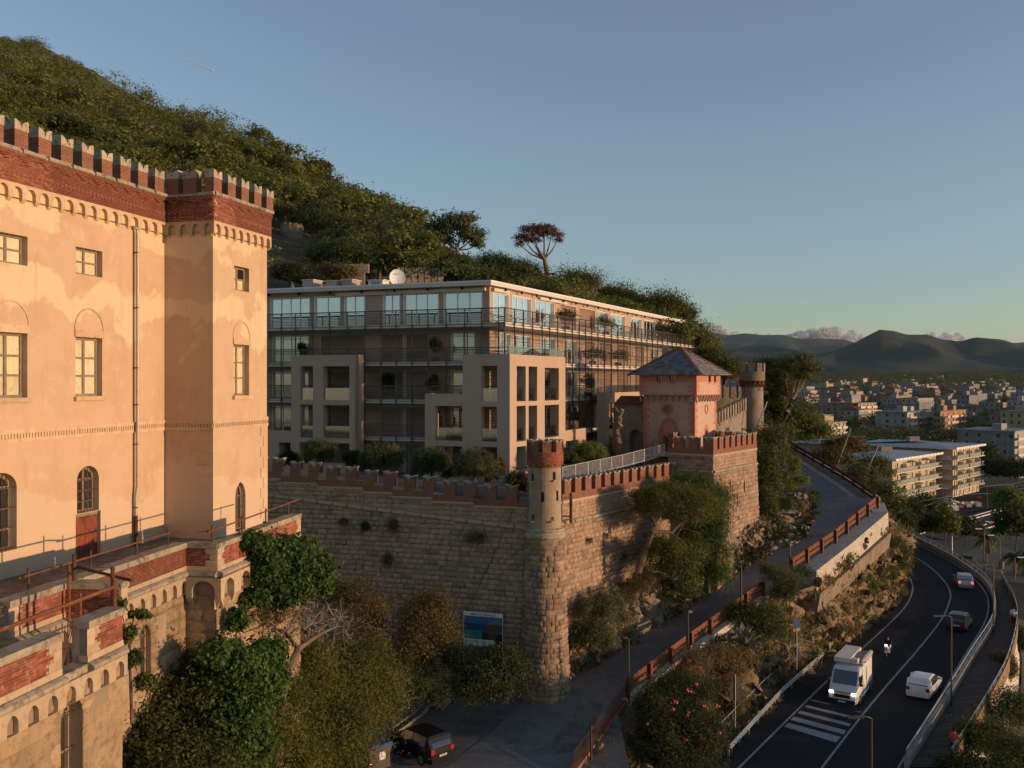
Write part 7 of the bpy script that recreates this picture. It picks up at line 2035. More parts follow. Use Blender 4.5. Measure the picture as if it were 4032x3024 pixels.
obj('arch_band',mb,M['brick_old'],ru,kind='stuff')
v0,v1=g(862,602,122),g(962,604,124)
vf=Fr(v0.xy,(v1-v0).xy)
if vf.n.y>0:vf.n=-vf.n
rv_=thing('ruined_wall','sunlit ruined wall with tall split merlons above the roof behind the satellite dish','wall',(v0.x,v0.y,v0.z-6));Lv=(v1-v0).xy.length
mb=MB();mb.box(vf,-1.5,Lv+1,-.7,0,v0.z-7,v0.z-.4);obj('wall',mb,M['grey_stone'],rv_)
MSv=merlon_meshes('split merlon',.75,.5,1.9,.55,.06,M['grey_stone'],M['grey_stone'],0)
for k in range(7):put_merlon(rv_,MSv,vf,Lv*(k+.3)/7,v0.z-.42,0,.03)
o0=g(735,598,118)
mb=MB();f=Fr(o0.xy,(1,0),(0,-1));mb.box(f,-3,3,-.6,0,o0.z-4,o0.z+.5);mb.box(f,-1.2,3.5,-.8,-.1,o0.z+.5,o0.z+1.6);tag(obj('stone_terrace',mb,M['grey_stone']),'sunlit piece of terrace wall among the oaks above the roof vents','wall')
q0=g(1382,662,150);mbt=MB();rq=14/2.16*150/950;mbt.lathe(q0,[(rq,q0.z-8),(rq,q0.z+.6),(rq*.7,q0.z+.6)],20)
rq_t=thing('roof_turret','small battlemented stone turret peeping over the flat roof among the pines','tower',(q0.x,q0.y,q0.z-8));obj('shaft',mbt,M['grey_stone'],rq_t)
MSq=merlon_meshes('turret stone merlon',.9,.5,1.3,.3,.06,M['grey_stone'],M['grey_stone'],0)
for k in range(8):
 t=k*.7854;f=Fr((q0.x+rq*math.cos(t),q0.y+rq*math.sin(t)),(-math.sin(t),math.cos(t)),(math.cos(t),math.sin(t)));put_merlon(rq_t,MSq,f,0,q0.z+.6,0,.02)
tf=thing('timber_fence','leaning timber fence frame at the top of the ivy bank','fence',tuple(g(1650,950,108)))
for p,q in((g(1635,922,108),g(1695,922,110)),(g(1640,922,108),g(1690,945,110)),(g(1692,922,110),g(1640,942,108)),(g(1638,920,108),g(1638,945,108)),(g(1694,920,110),g(1694,948,110))):
 mb=MB();mb.tube([p,q],.07,5);obj('bar',mb,M['timber'],tf)
for p,q,lab in((g(1637,918,108),g(1657,868,110),'leaning pale pole rising beside the round stone tower'),(g(1768,955,140),g(1785,922,140),'leaning pale pole on the slope above the flat roofed villa'),(g(1875,1012,128),g(1898,960,128),'leaning pale pole in front of the cream flats'),(g(1810,1000,138),g(1838,925,138),'long leaning pale pole in front of the villa roof')):
 mb=MB();mb.tube([p,q],[.12,.09],6);tag(obj('leaning_pole',mb,M['concrete']),lab,'pole','leaning poles on the slope')
bf=[g(1640,905,112),g(1720,960,140),g(1800,1005,132),g(1862,1050,124)]
fnc=thing('slope_fence','thin dark fence running down the slope behind the far rail','fence',tuple(bf[0]));P=resample(bf,14)
for z in(1.1,.6):mb=MB();mb.tube([p+Vector((0,0,z))for p in P],.03,4);obj('wire',mb,M['rust_dk'],fnc)
for p in P:mb=MB();mb.tube([p-Vector((0,0,.6)),p+Vector((0,0,1.2))],.05,5);obj('post',mb,M['rust_dk'],fnc)
def range_mesh(name,sky,d0,d1,zfoot,mat,seed,rough=18.,n=140,m=22):
 xs_=[sky[0][0]+(sky[-1][0]-sky[0][0])*k/n for k in range(n+1)]
 rows=[]
 for j in range(m+1):
  f=j/m;r=[]
  for x in xs_:
   for a,b in zip(sky[:-1],sky[1:]):
    if a[0]<=x<=b[0]+1e-6:
     t=(x-a[0])/(b[0]-a[0]);t=t*t*(3-2*t)*.5+t*.5;y=a[1]+(b[1]-a[1])*t;break
   top=at_d(*D(x,y),d1);ox=top.x/d1
   d=d0+(d1-d0)*f;z=zfoot+(top.z-zfoot)*(f**1.25)
   e=math.sin(math.pi*min(1,f))**.6
   ridge=1-abs(noise.noise(Vector((ox*d*.0022+seed,d*.0012,0))))*2
   z+=e*rough*2.6*(ridge-.4)+rough*.16*nz(ox*d,d,seed,.006)*(1 if f<1 else.5)
   r.append(Vector((ox*d,d,z)))
  rows.append(r)
 rows.append([Vector((p.x*1.15,p.y*1.15,-40))for p in rows[-1]])
 return sheet(name,rows,mat)
mm=m_noise("far wooded mountains",(.022,.030,.020),(.034,.038,.024),.0022,(.06,.058,.036),.006,bump=.6,bscale=.03,bdist=12,rv=0)  # shade over the slopes is put into this darkened base colour
range_mesh('mountains',[(1300,790),(1480,740),(1560,760),(1640,745),(1700,752),(1760,768),(1800,758),(1850,740),(1880,722),(1900,712),(1925,714),(1960,723),(2000,723),(2040,735),(2075,738),(2110,729),(2160,733),(2212,748),(2400,740),(2700,770)],2500,4300,44,mm,1.7,22)
range_mesh('far_mountains',[(1200,720),(1420,730),(1500,712),(1530,717),(1570,724),(1610,720),(1650,724),(1690,723),(1730,732),(1770,731),(1820,733),(1850,740),(1900,752),(2100,745),(2300,735),(2600,745)],5200,8800,60,mm,4.2,30,120,14)
cm=NT("cloud");dif=cm.n("ShaderNodeBsdfDiffuse");dif.inputs[0].default_value=(.8,.8,.8,1);tl=cm.n("ShaderNodeBsdfTranslucent");tl.inputs[0].default_value=(.8,.8,.82,1)
tp=cm.n("ShaderNodeBsdfTransparent");m1=cm.n("ShaderNodeMixShader");m1.inputs[0].default_value=.5;cm.l(dif.outputs[0],m1.inputs[1]);cm.l(tl.outputs[0],m1.inputs[2])
m2=cm.n("ShaderNodeMixShader");lw=cm.n("ShaderNodeLayerWeight");lw.inputs[0].default_value=.35;cm.l(cm.math('ADD',cm.math('MULTIPLY',lw.outputs[1],.7),.35,True),m2.inputs[0]);cm.l(m1.outputs[0],m2.inputs[1]);cm.l(tp.outputs[0],m2.inputs[2]);cm.l(m2.outputs[0],cm.out.inputs[0])
def cloud(x0,x1,ytop,ybot,d,seed):
 r=random.Random(seed);mb=MB()
 n=int((x1-x0)/11)
 for k in range(n):
  x=x0+(x1-x0)*(k+r.random())/n;u=(x-x0)/(x1-x0);hgt=(ybot-ytop)*(.35+.65*math.sin(math.pi*u))*r.uniform(.6,1)
  for q in range(3):
   c=at_d(*D(x+r.gauss(0,5),ybot-hgt*r.random()),d+r.gauss(0,150));R=r.uniform(.25,.5)*hgt/2.16*d/FOC
   g_=8
   rows=[[c+Vector((math.cos(b)*math.cos(a)*R*1.9,math.sin(b)*math.cos(a)*R,math.sin(a)*R))*(1+.25*noise.noise(Vector((a*2+k,b*2,q))))for b in[6.2832*i/12 for i in range(13)]]for a in[-1.57+3.14*j/g_ for j in range(g_+1)]]
   mb.strip(rows)
 o=obj('clouds',mb,cm.m,smooth=True);o['kind']='stuff'
cloud(1520,1590,704,724,11500,1);cloud(1560,1700,718,728,11600,5);cloud(1690,1880,710,738,11500,2);cloud(1980,2110,718,736,11500,3)
c0,c1=at_d(*D(370,116),9000),at_d(*D(462,153),9000)
ct=NT("ice trail");d_=ct.n("ShaderNodeBsdfDiffuse");d_.inputs[0].default_value=(.9,.9,.9,1);t_=ct.n("ShaderNodeBsdfTransparent");mx=ct.n("ShaderNodeMixShader");mx.inputs[0].default_value=.75
ct.l(t_.outputs[0],mx.inputs[1]);ct.l(d_.outputs[0],mx.inputs[2]);ct.l(mx.outputs[0],ct.out.inputs[0])
mb=MB();mb.tube([c0,c0.lerp(c1,.5),c1],[2.0,3.6,6.0],6);o=obj('contrail',mb,ct.m);o['kind']='stuff'
WALLC=[(.38,.33,.25),(.34,.27,.2),(.40,.39,.36),(.34,.22,.17),(.40,.33,.2),(.27,.27,.27),(.44,.42,.39),(.34,.24,.15)]
tw=[]
for i,c in enumerate(WALLC):tw.append(m_noise("town wall %d"%i,c,tuple(v*.9 for v in c),.2,bump=0,rv=.12))
wdk=m_flat("town window",(.05,.05,.055),.35,.5);rft=m_noise("town roof tiles",(.24,.10,.065),(.17,.075,.05),.3,bump=0,rv=.15);rfg=m_noise("town flat roof",(.26,.25,.24),(.19,.185,.18),.2,bump=0,rv=.15)
def town_house(seed):
 r=random.Random(seed);w=r.uniform(9,22);dp=r.uniform(9,14);fl=r.choice((2,3,3,4,4,5));h=fl*3.0+.4;mb=MB();f=Fr((0,0),(1,0),(0,-1))
 mb.abox(-w/2,w/2,-dp/2,dp/2,-3,h,0)
 hip=r.random()<.38
 if hip:
  e=.5;a=[Vector((x,y,h))for x,y in((-w/2-e,-dp/2-e),(w/2+e,-dp/2-e),(w/2+e,dp/2+e),(-w/2-e,dp/2+e))];k=w/2-dp/2 if w>dp else 0;t0,t1=Vector((-max(.5,k),0,h+dp*.2)),Vector((max(.5,k),0,h+dp*.2))
  mb.face([a[0],a[1],t1,t0],2);mb.face([a[2],a[3],t0,t1],2);mb.face([a[1],a[2],t1],2);mb.face([a[3],a[0],t0],2);mb.face(a[::-1],2)
 else:
  mb.abox(-w/2-.35,w/2+.35,-dp/2-.35,dp/2+.35,h+.002,h+.25,3)
  if r.random()<.7:x=r.uniform(-w/3,w/4);mb.abox(x,x+r.uniform(2.5,5),-2,2,h+.25,h+r.uniform(1.5,3.0),0)
 for side in range(4):
  L,q=(w,dp/2)if side%2==0 else(dp,w/2);n=max(2,int(L/2.9));fa=Fr((0,0),((1,0),(0,1),(-1,0),(0,-1))[side],((0,-1),(1,0),(0,1),(-1,0))[side])
  for j in range(fl):
   for i in range(n):
    a=-L/2+(i+.5)*L/n
    mb.box(fa,a-.5,a+.5,q-.1,q+.02,j*3+.9,j*3+2.4,1)
   if side in(0,1)and r.random()<.55 and j:mb.box(fa,-L/2+.6,L/2-.6,q,q+1.1,j*3-.12,j*3+.04,0);mb.box(fa,-L/2+.6,L/2-.6,q+1.05,q+1.1,j*3+.04,j*3+.9,3)
 return mb,hip,fl,max(w,dp)
TH_=[]
for i in range(14):
 mb,hip,fl,sz=town_house(100+i);TH_.append((mb,hip,sz,[mb.mesh('town house',[tw[(i*3+k*5)%8],wdk,rft,rfg])for k in(0,1)]))
r=random.Random(5);placed=[]
def free(p,s):return all((p.x-q.x)**2+(p.y-q.y)**2>(s+t)**2*.30 for q,t in placed)
cnt=0;spots=[]
RES=[(99,260,45),(150,300,40),(190,480,60),(150,390,70),(100,330,30)]
tries=0
while len(spots)<760 and tries<30000:
 tries+=1
 d=330+2500*r.random()**1.55;ox=r.uniform(.235,.60);p=Vector((ox*d,d,0));p.z=city_z(d)
 if d<560 and any((p.x-a)**2+(p.y-b)**2<c*c for a,b,c in RES):continue
 if d<430 and ox>.43:continue
 i=r.randrange(14)
 if not free(p,TH_[i][2]):continue
 placed.append((p,TH_[i][2]));spots.append((p,i,r.choice((0,1)),r.choice((.72,.76,.8,.6,.95))+r.choice((0,1.5708)),r.uniform(.85,1.1)))
spots.sort(key=lambda s:s[0].y)
TN={0:'cream',}
restV=MB()
for k,(p,i,c,a,s)in enumerate(spots):
 m=Matrix.Translation(p)@Matrix.Rotation(a,4,'Z')@Matrix.Diagonal((s,s,s,1))
 if k<270:
  o=inst('town_house',TH_[i][3][c],m)
  hip=TH_[i][1]
  cn=('cream','tan','pale grey','pinkish','ochre','grey','white','orange')[(i*3+c*5)%8]
  tag(o,('%s town house with a red hipped roof' if hip else '%s flat roofed town block')%cn+' standing among the trees of the valley','house',cn+(' red roofed houses of the town' if hip else ' flat roofed blocks of the town'))
 else:
  w,dp,h=TH_[i][2]*.5*s,5*s,r.uniform(5,12);R=Matrix.Rotation(a,3,'Z')
  col=(i+c)%8
  q=[p+R@Vector(v)for v in((-w,-dp,-2),(w,-dp,-2),(w,dp,-2),(-w,dp,-2),(-w,-dp,h),(w,-dp,h),(w,dp,h),(-w,dp,h))]
  restV.hexa(q,col);restV.face([v+Vector((0,0,.3))for v in q[4:]],8 if TH_[i][1]else 9)
  for z in np.arange(2,h-1,3.0):restV.hexa([p+R@Vector((x*1.004,y*1.004,zz))for zz in(z-.6,z+.6)for x,y in((-w*.8,-dp),(w*.8,-dp),(w*.8,dp),(-w*.8,dp))],10)
o=obj('distant_town',restV,tw+[rft,rfg,wdk]);o['kind']='stuff'
VV=[]
for k in range(2900):
 d=300+2500*r.random()**1.3;ox=r.uniform(.24,.62)
 if d<430 and ox>.40:continue
 p=np.array((ox*d,d,city_z(d)-.5));s=r.uniform(6,12)*(1+d/2400);V=CRS[r.choice((2,3,0))][0];VV.append(V*s*np.array((1.2,1.2,.8))+p)
V=np.vstack(VV);add_mesh_obj('town_trees',quad_mesh('town trees',V,np.arange(len(V)).reshape(-1,4),M['leaf_far2']),kind='stuff')
cream=m_noise("cream render",(.50,.43,.29),(.45,.38,.255),.4,bump=.1,rv=.05);metal_roof=m_noise("grey metal roof",(.27,.285,.30),(.21,.225,.24),.3,bump=0,stretch=(.3,4,1),rough=.45,spec=.5)
glassp=m_flat("frosted balcony panel",(.30,.33,.26),.35,.5);awn=m_flat("green awning",(.05,.22,.16),.7)
def flats_block(name,label,corner,ur,lr,ul,ll_,zb,zt,nfl,cols,sets=6):
 t=thing(name,label,'apartments',(corner.x,corner.y,zb));fr,fl_=Fr(corner,ur),Fr(corner,ul)
 for f in(fr,fl_):
  if f.n.y>0:f.n=-f.n
 h=(zt-zb)/nfl
 mb=MB()
 hs_r=[];
 for k in range(nfl):
  for i in range(sets):
   a=lr*(i+.5)/sets
   hs_r.append(dict(a0=a-.9,a1=a-.1,z0=zb+k*h+.1,z1=zb+k*h+2.3,d=.25));hs_r.append(dict(a0=a+.5,a1=a+1.3,z0=zb+k*h+.9,z1=zb+k*h+2.3,d=.25))
 wall(mb,fr,0,lr,zb-1,zt,hs_r);wall(mb,fl_,0,ll_,zb-1,zt)
 far=fr.P(lr,0,0).xy;f3=Fr(far,ul);wall(mb,f3,0,ll_,zb-1,zt)
 obj('wall',mb,cols[0],t)
 for q in hs_r:
  w=MB();w.box(fr,q['a0'],q['a1'],-.2,-.16,q['z0'],q['z1']);obj('window',w,cols[1]if(int(q['a0']*7)%3)else M['glass_dk'],t)
 for k in range(1,nfl):
  z=zb+k*h
  mb=MB();mb.box(fr,-.6,lr+.6,.0,1.5,z-.22,z);mb.box(fl_,-.0,ll_*.6,.0,1.2,z-.22,z-.004);obj('balcony',mb,M['fascia'],t)
  n=int(lr/1.25)
  bp=bpy.data.objects[t.children[-1].name]
  for i in range(n):
   if i%(n//2)==n//2-1:continue
   mb=MB();mb.box(fr,-.5+i*lr/n,-.5+(i+.9)*lr/n,1.44,1.48,z+.1,z+1.0);obj('balcony_panel',mb,glassp,t)
  mb=MB();mb.box(fr,-.6,lr+.6,1.42,1.5,z+1.0,z+1.07);mb.box(fl_,0,ll_*.6,1.1,1.16,z,z+1.0);obj('handrail',mb,M['steel2'],t)
 for i in range(3):
  a=lr*(i+.6)/3
  for k in range(1,nfl):mb=MB();mb.box(fr,a-.05,a+.05,.0,1.42,zb+k*h,zb+k*h+1.9);obj('partition',mb,M['fascia'],t)
 for i,k in((1,2),(3,1),(4,3),(2,3)):
  if k<nfl:mb=MB();a=lr*i/6;f=fr;mb.hexa([f.P(a,0,zb+k*h+2.5),f.P(a+3,0,zb+k*h+2.5),f.P(a+3,1.4,zb+k*h+2.1),f.P(a,1.4,zb+k*h+2.1),f.P(a,0,zb+k*h+2.55),f.P(a+3,0,zb+k*h+2.55),f.P(a+3,1.4,zb+k*h+2.15),f.P(a,1.4,zb+k*h+2.15)]);obj('awning',mb,awn,t)
 o=1.6;P=lambda a,b,z:Vector((corner.x+ur.x*a+ul.x*b,corner.y+ur.y*a+ul.y*b,z))
 e=[P(-o,-o,zt+.3),P(lr+o,-o,zt+.3),P(lr+o,ll_+o,zt+.3),P(-o,ll_+o,zt+.3)];m0,m1=P(ll_*.5,ll_*.5,zt+1.3),P(lr-ll_*.5,ll_*.5,zt+1.3)
 mb=MB();mb.face([e[0],e[1],m1,m0]);mb.face([e[2],e[3],m0,m1]);mb.face([e[1],e[2],m1]);mb.face([e[3],e[0],m0]);rf_o=obj('roof',mb,metal_roof,t)
 mb=MB()
 for a,b in((e[0],e[1]),(e[1],e[2]),(e[3],e[0])):
  n=max(3,int((b-a).length/2.6))
  for k in range(n):
   s,q=a.lerp(b,k/n),a.lerp(b,(k+.93)/n);up_=Vector((0,0,.62));off=Vector((0,0,-.32));mb.face([s+off,q+off,q+off+up_,s+off+up_])
 obj('roof_edge',mb,M['white'],rf_o,kind='stuff')
 mb=MB();mb.face([v-Vector((0,0,.3))for v in e]);obj('soffit',mb,M['fascia'],rf_o)
 mb=MB();c=(m0+m1)/2;mb.abox(c.x-2,c.x+1,c.y-1.5,c.y+1.5,zt+.8,zt+2.6);obj('roof_hatch',mb,M['concrete'],rf_o)
 return t
u1,u2=Vector((.69,.72)),Vector((-.72,.69))
flats_block('cream_flats','nearer cream apartment block with glass panelled balconies and a grey hipped roof below the hairpin',at_d(3513,1814,248).xy,u1,30.9,u2,15.5,4.6,17.2,4,(cream,M['curtain']))
flats_block('cream_flats','second cream apartment block with balconies standing just behind and right of the first',at_d(3752,1779,270).xy,u1,22,u2,30,4.6,18.6,5,(cream,M['curtain']))
flats_block('villa','low flat roofed cream villa with a white roof edge left of the cream flats',at_d(3400,1740,300).xy,u1,14,u2,22,11,17.6,2,(cream,M['curtain']),3)
def plain_block(name,label,xl,xm,xr,yt,yb,d,fl,wm_l,wm_r,cols_l=4,cols_r=6,balc=True,roofm=None,hip=0,attic=True):
 """block seen corner on: x of left end, corner and right end in full pixels"""
 c=at_d(xm,yt,d);zb=city_z(d)if yb is None else at_d(xm,yb,d).z;zt=c.z
 t=thing(name,label,'apartments' if fl>2 else 'house',(c.x,c.y,zb));fr,fl_=Fr(c.xy,u1),Fr(c.xy,u2)
 for f in(fr,fl_):
  if f.n.y>0:f.n=-f.n
 lr,ll_=fr.at(xr,yt)[0],fl_.at(xl,yt)[0];h=(zt-zb)/fl
 for f,L,n,wmt,nm in((fr,lr,cols_r,wm_r,'sunny'),(fl_,ll_,cols_l,wm_l,'shaded')):
  hs=[]
  for k in range(fl):
   for i in range(n):
    a=L*(i+.5)/n;w=.55 if i%2 else.8;hs.append(dict(a0=a-w,a1=a+w,z0=zb+k*h+.9,z1=zb+k*h+2.35,d=.2))
  mb=MB();wall(mb,f,0,L,zb-2,zt,hs);obj('wall',mb,wmt,t)
  for q in hs:w=MB();w.box(f,q['a0'],q['a1'],-.18,-.15,q['z0'],q['z1']);obj('window',w,wdk if int(q['a0']*3+q['z0'])%3 else M['timber'],t)
  if balc and f is fr:
   for k in range(1,fl):
    for i in range(3):
     a0=L*(i+.08)/3;a1=L*(i+.86)/3;mb=MB();mb.box(f,a0,a1,0,1.3,zb+k*h-.15,zb+k*h+.05);mb.box(f,a0,a1,1.24,1.3,zb+k*h+.05,zb+k*h+1.0);obj('balcony',mb,M['fascia'],t)
 P=lambda a,b,z:Vector((c.x+u1.x*a+u2.x*b,c.y+u1.y*a+u2.y*b,z))
 if hip:
  o=.7;e=[P(-o,-o,zt),P(lr+o,-o,zt),P(lr+o,ll_+o,zt),P(-o,ll_+o,zt)];m=min(lr,ll_)/2;m0,m1=P(m,m,zt+hip),P(lr-m+.1,ll_-m,zt+hip);mb=MB()
  mb.face([e[0],e[1],m1,m0]);mb.face([e[2],e[3],m0,m1]);mb.face([e[1],e[2],m1]);mb.face([e[3],e[0],m0]);mb.face(e);obj('roof',mb,rft,t)
 else:
  mb=MB();o=.4;q=[P(-o,-o,zt),P(lr+o,-o,zt),P(lr+o,ll_+o,zt),P(-o,ll_+o,zt)];mb.hexa(q+[v+Vector((0,0,.5))for v in q]);ro=obj('roof',mb,rfg,t)
  if attic:
   for a,b,w,hh in((lr*.2,ll_*.3,5,2.6),(lr*.6,ll_*.4,4,2.2)):
    q=[P(a,b,zt+.502),P(a+w,b,zt+.502),P(a+w,b+3.5,zt+.502),P(a,b+3.5,zt+.502)];mb=MB();mb.hexa(q+[v+Vector((0,0,hh))for v in q]);obj('roof_room',mb,wm_l,ro)
 return t
plain_block('tall_flats','tall pale apartment tower with balconies in the middle of the town',3447,3572,3677,1626,1790,475,7,tw[2],cream,4,5)
plain_block('orange_flats','tall orange apartment block joined to the pale tower on the right',3677,3702,3803,1622,1790,478,7,tw[7],m_noise("orange render",(.45,.23,.10),(.38,.19,.085),.3,bump=0),2,5)
plain_block('grey_flats','long blue grey apartment block on the right edge of the town',3769,3995,4075,1702,1860,385,5,tw[5],tw[2],9,3)
plain_block('pink_house','small pink house with a red hipped roof behind the flat roofed villa',3290,3360,3397,1738,1800,345,2,tw[3],tw[3],3,2,False,None,2.2)
plain_block('ochre_flats','ochre block with roof terrace piers beside the dark trees, nearest the pine',3170,3260,3330,1668,1760,420,4,tw[4],tw[4],3,4)
plain_block('ochre_flats','pinkish block with a green awning left of the ochre one',3120,3200,3255,1655,1745,455,4,tw[1],tw[1],3,4)
plain_block('terraced_flats','stepped block with sunlit upper rooms left of the pale tower',3250,3380,3450,1590,1660,560,4,tw[1],tw[4],5,5)
plain_block('white_tower','bluish white office tower at the back of the valley',3378,3398,3416,1490,1520,1500,6,tw[6],tw[6],4,4,False,None,0,False)
plain_block('low_hall','low white topped building right of the car park trees',3930,4010,4120,1838,1860,300,2,tw[6],tw[6],6,3,False,None,0,False)
c4z=lambda x,y,z:at_z(3400+x/2.764,1800+y/2.764,z)
TZ=5.0
rail_l=[((610,805),(1747,490)),((620,835),(1747,515)),((1135,800),(1625,635)),((1250,803),(1700,668))]
bedm=m_noise("track ballast",(.075,.065,.058),(.05,.045,.042),.5,bump=.4)
tbed=[[c4z(560,830,TZ-.2),c4z(1000,720,TZ-.2),c4z(1900,445,TZ-.2)],[c4z(900,905,TZ-.2),c4z(1300,820,TZ-.2),c4z(2000,600,TZ-.2)]]
sheet('railway_bed',tbed,bedm)
rw_=thing('railway_track','four bright rails of the railway line crossing below the cream flats','railway track',tuple(c4z(1100,720,TZ)))
for a,b in rail_l:
 p,q=c4z(*a,TZ),c4z(*b,TZ);mb=MB();f=Fr(p.xy,(q-p).xy);mb.box(f,0,(q-p).length,-.07,.07,TZ-.1,TZ+.18);obj('rail',mb,M['fascia'],rw_)
mb=MB();mb.face([c4z(700,640,4.85),c4z(620,470,4.85),c4z(1250,320,4.85),c4z(2000,330,4.85),c4z(2000,420,4.85),c4z(1000,640,4.85)]);o=obj('car_park',mb,M['asphalt']);o['kind']='structure'
for x,y0,y1,lab in((492,455,690,'striped railway mast behind the hairpin cliff'),(945,320,670,'tall railway mast in front of the cream flats'),(1345,280,560,'red topped railway mast beside the car park'),(1570,430,660,'railway mast with a signal box near the right edge'),(1006,585,740,'short red railway mast between the tracks')):
 b=c4z(x,y1,TZ);k=b.y/FOC/3.9375/2.764;hh=(y1-y0)*k;t=thing('railway_mast',lab,'mast',tuple(b),'railway masts');mb=MB();mb.tube([b,b+Vector((0,0,hh))],[.16,.12],6);obj('pole',mb,M['rust'],t);mb=MB();mb.tube([b+Vector((0,0,hh-.6)),b+Vector((-2.6,-.6,hh-.3))],.05,4);obj('arm',mb,M['steel2'],t)
wires=thing('overhead_wires','overhead railway wires strung between the masts','wires',tuple(c4z(945,330,TZ)))
for a,b in(((492,500),(1345,315)),((1345,315),(1900,215)),((492,570),(945,410)),((945,410),(1800,330)),((600,750),(945,590))):
 p,q=at_d(3400+a[0]/2.764,1800+a[1]/2.764,175),at_d(3400+b[0]/2.764,1800+b[1]/2.764,205);mb=MB();m_=p.lerp(q,.5)-Vector((0,0,.5));mb.tube([p,m_,q],.035,3);obj('wire',mb,M['steel2'],wires)
PZ=8.0
mb=MB();mb.face([c4z(*q,PZ)for q in((1030,1075),(1300,950),(1500,960),(1800,1100),(1900,1400),(1500,1340),(1150,1180))]);o=obj('promenade',mb,m_noise("promenade paving",(.16,.15,.14),(.12,.115,.11),.5,bump=.2));o['kind']='structure'
mb=MB();mb.strip([[c4z(*q,PZ+.004)for q in((1215,1090),(1225,1150),(1270,1195),(1400,1230),(1540,1255))],[c4z(*q,PZ+.004)for q in((1222,1088),(1234,1146),(1276,1188),(1404,1222),(1545,1246))]]);o=obj('path_line',mb,M['marking']);o['kind']='structure'
def far_lamp(label,x,yb,yt,z,arm,mat='steel'):
 b=c4z(x,yb,z);k=b.y/FOC/3.9375/2.764;h=(yb-yt)*k;t=thing('street_lamp',label,'street lamp',tuple(b),'promenade lamps');mb=MB();mb.tube([b,b+Vector((0,0,h))],[.11,.08],6);obj('pole',mb,M[mat],t)
 mb=MB();mb.tube([b+Vector((0,0,h)),b+Vector((arm,0,h+.05))],.06,5);obj('arm',mb,M[mat],t);mb=MB();f=Fr((b.x+arm,b.y),(1,0));mb.box(f,-.5,.5,-.15,.15,h+b.z,h+b.z+.14);obj('lamp_head',mb,M['white'],t)
far_lamp('dark double camera post at the near end of the promenade',1315,1290,785,PZ,-.9);far_lamp('promenade lamp with a pale flat arm',1480,1200,855,PZ,-1.4);far_lamp('promenade lamp behind the pale armed one',1432,1020,705,PZ-.6,-1.2);far_lamp('thin post with a white camera in front of the bright tree',963,1050,755,PZ,.3,'steel2');far_lamp('promenade lamp near the right edge among palms',1645,1330,1095,PZ,.9)
bb=c4z(1505,1212,PZ);mb=MB();mb.lathe(bb,[(.3,PZ),(.34,PZ+.1),(.34,PZ+1.0),(.2,PZ+1.15),(.02,PZ+1.2)],12);tag(obj('litter_bin',mb,M['timber']),'pale litter bin at the foot of the promenade lamp','litter bin')
bch=c4z(1115,1135,PZ);t=thing('bench','dark bench on the promenade just behind the road parapet','bench',tuple(bch));mb=MB();f=Fr(bch.xy,(.8,-.6));mb.box(f,-1,1,-.25,.25,PZ+.42,PZ+.48);obj('seat',mb,M['steel'],t);mb=MB();mb.box(f,-1,1,.22,.28,PZ+.5,PZ+.95);obj('backrest',mb,M['steel'],t)
for s in(-.8,.8):mb=MB();mb.box(f,s-.05,s+.05,-.2,.2,PZ,PZ+.42);obj('leg',mb,M['steel'],t)
for x,y,rx,rz,d,m,lab in((2040,1130,26,28,150,'leaf_bright','bright green tree beside the camera post on the promenade'),(2010,1135,26,20,152,'leaf_oak','dark tree left of the bright promenade tree'),(2085,1140,30,22,160,'leaf_dark','dark hedge tree behind the promenade'),(2195,1130,36,40,140,'leaf_oak','large dark pine at the right edge over the promenade'),(2180,1080,30,22,190,'leaf_bright','sunlit tree behind the railway masts at the right edge'),(2150,1010,40,26,290,'leaf_dark','dark trees beyond the car park, left clump'),(2200,1015,40,24,285,'leaf_dark','dark trees beyond the car park at the right edge'),(2130,985,26,24,300,'leaf_dark','dark conifer right of the second cream block')):
 b=gp(x,y+rz,d);b.z-=1.5;plant('tree',lab,'tree',b,[bl(x,y,d,rx,rz),bl(x-rx*.5,y+rz*.4,d,rx*.6,rz*.6),bl(x+rx*.5,y+rz*.4,d,rx*.6,rz*.6)],m,6500,.3+d*.001,.5,.72,.22,subs=40)
def palm(label,b,h,seed):
 r=random.Random(seed);t=thing('palm',label,'palm',tuple(b),'promenade palms');mb=MB();mb.tube([b,b+Vector((.05,0,h*.5)),b+Vector((0,0,h))],[.28,.22,.24],8);obj('trunk',mb,M['bark'],t)
 mb=MB();top=b+Vector((0,0,h))
 for k in range(34):
  a=k*2.4;el=r.uniform(-.5,1.2);L=r.uniform(1.8,2.6);d=Vector((math.cos(a),math.sin(a),0));s=Vector((-d.y,d.x,0));rows=[]
  for j in range(6):f_=j/5;c=top+d*L*f_*math.cos(el*.7)+Vector((0,0,L*(f_*math.sin(el)-.75*f_*f_)));w=.32*math.sin(math.pi*(.1+.88*f_));rows.append([c-s*w-Vector((0,0,.12)),c,c+s*w-Vector((0,0,.12))])
  mb.strip(rows)
 obj('crown',mb,M['leaf_olive'],t)
palm('palm on the promenade behind the double camera post',c4z(1330,1145,PZ),4.2,1);palm('palm on the promenade under the pale armed lamp',c4z(1370,1045,PZ),3.8,2);palm('palm at the right edge of the promenade',c4z(1650,1260,PZ),2.6,3);palm('palm beside the large dark pine at the right edge',c4z(1740,1290,PZ),3.0,4)
def xf(mb,org,head):
 c,s=math.cos(head),math.sin(head)
 mb.v=[Vector((org[0]+p[0]*c-p[1]*s,org[1]+p[0]*s+p[1]*c,org[2]+p[2]))for p in mb.v];return mb
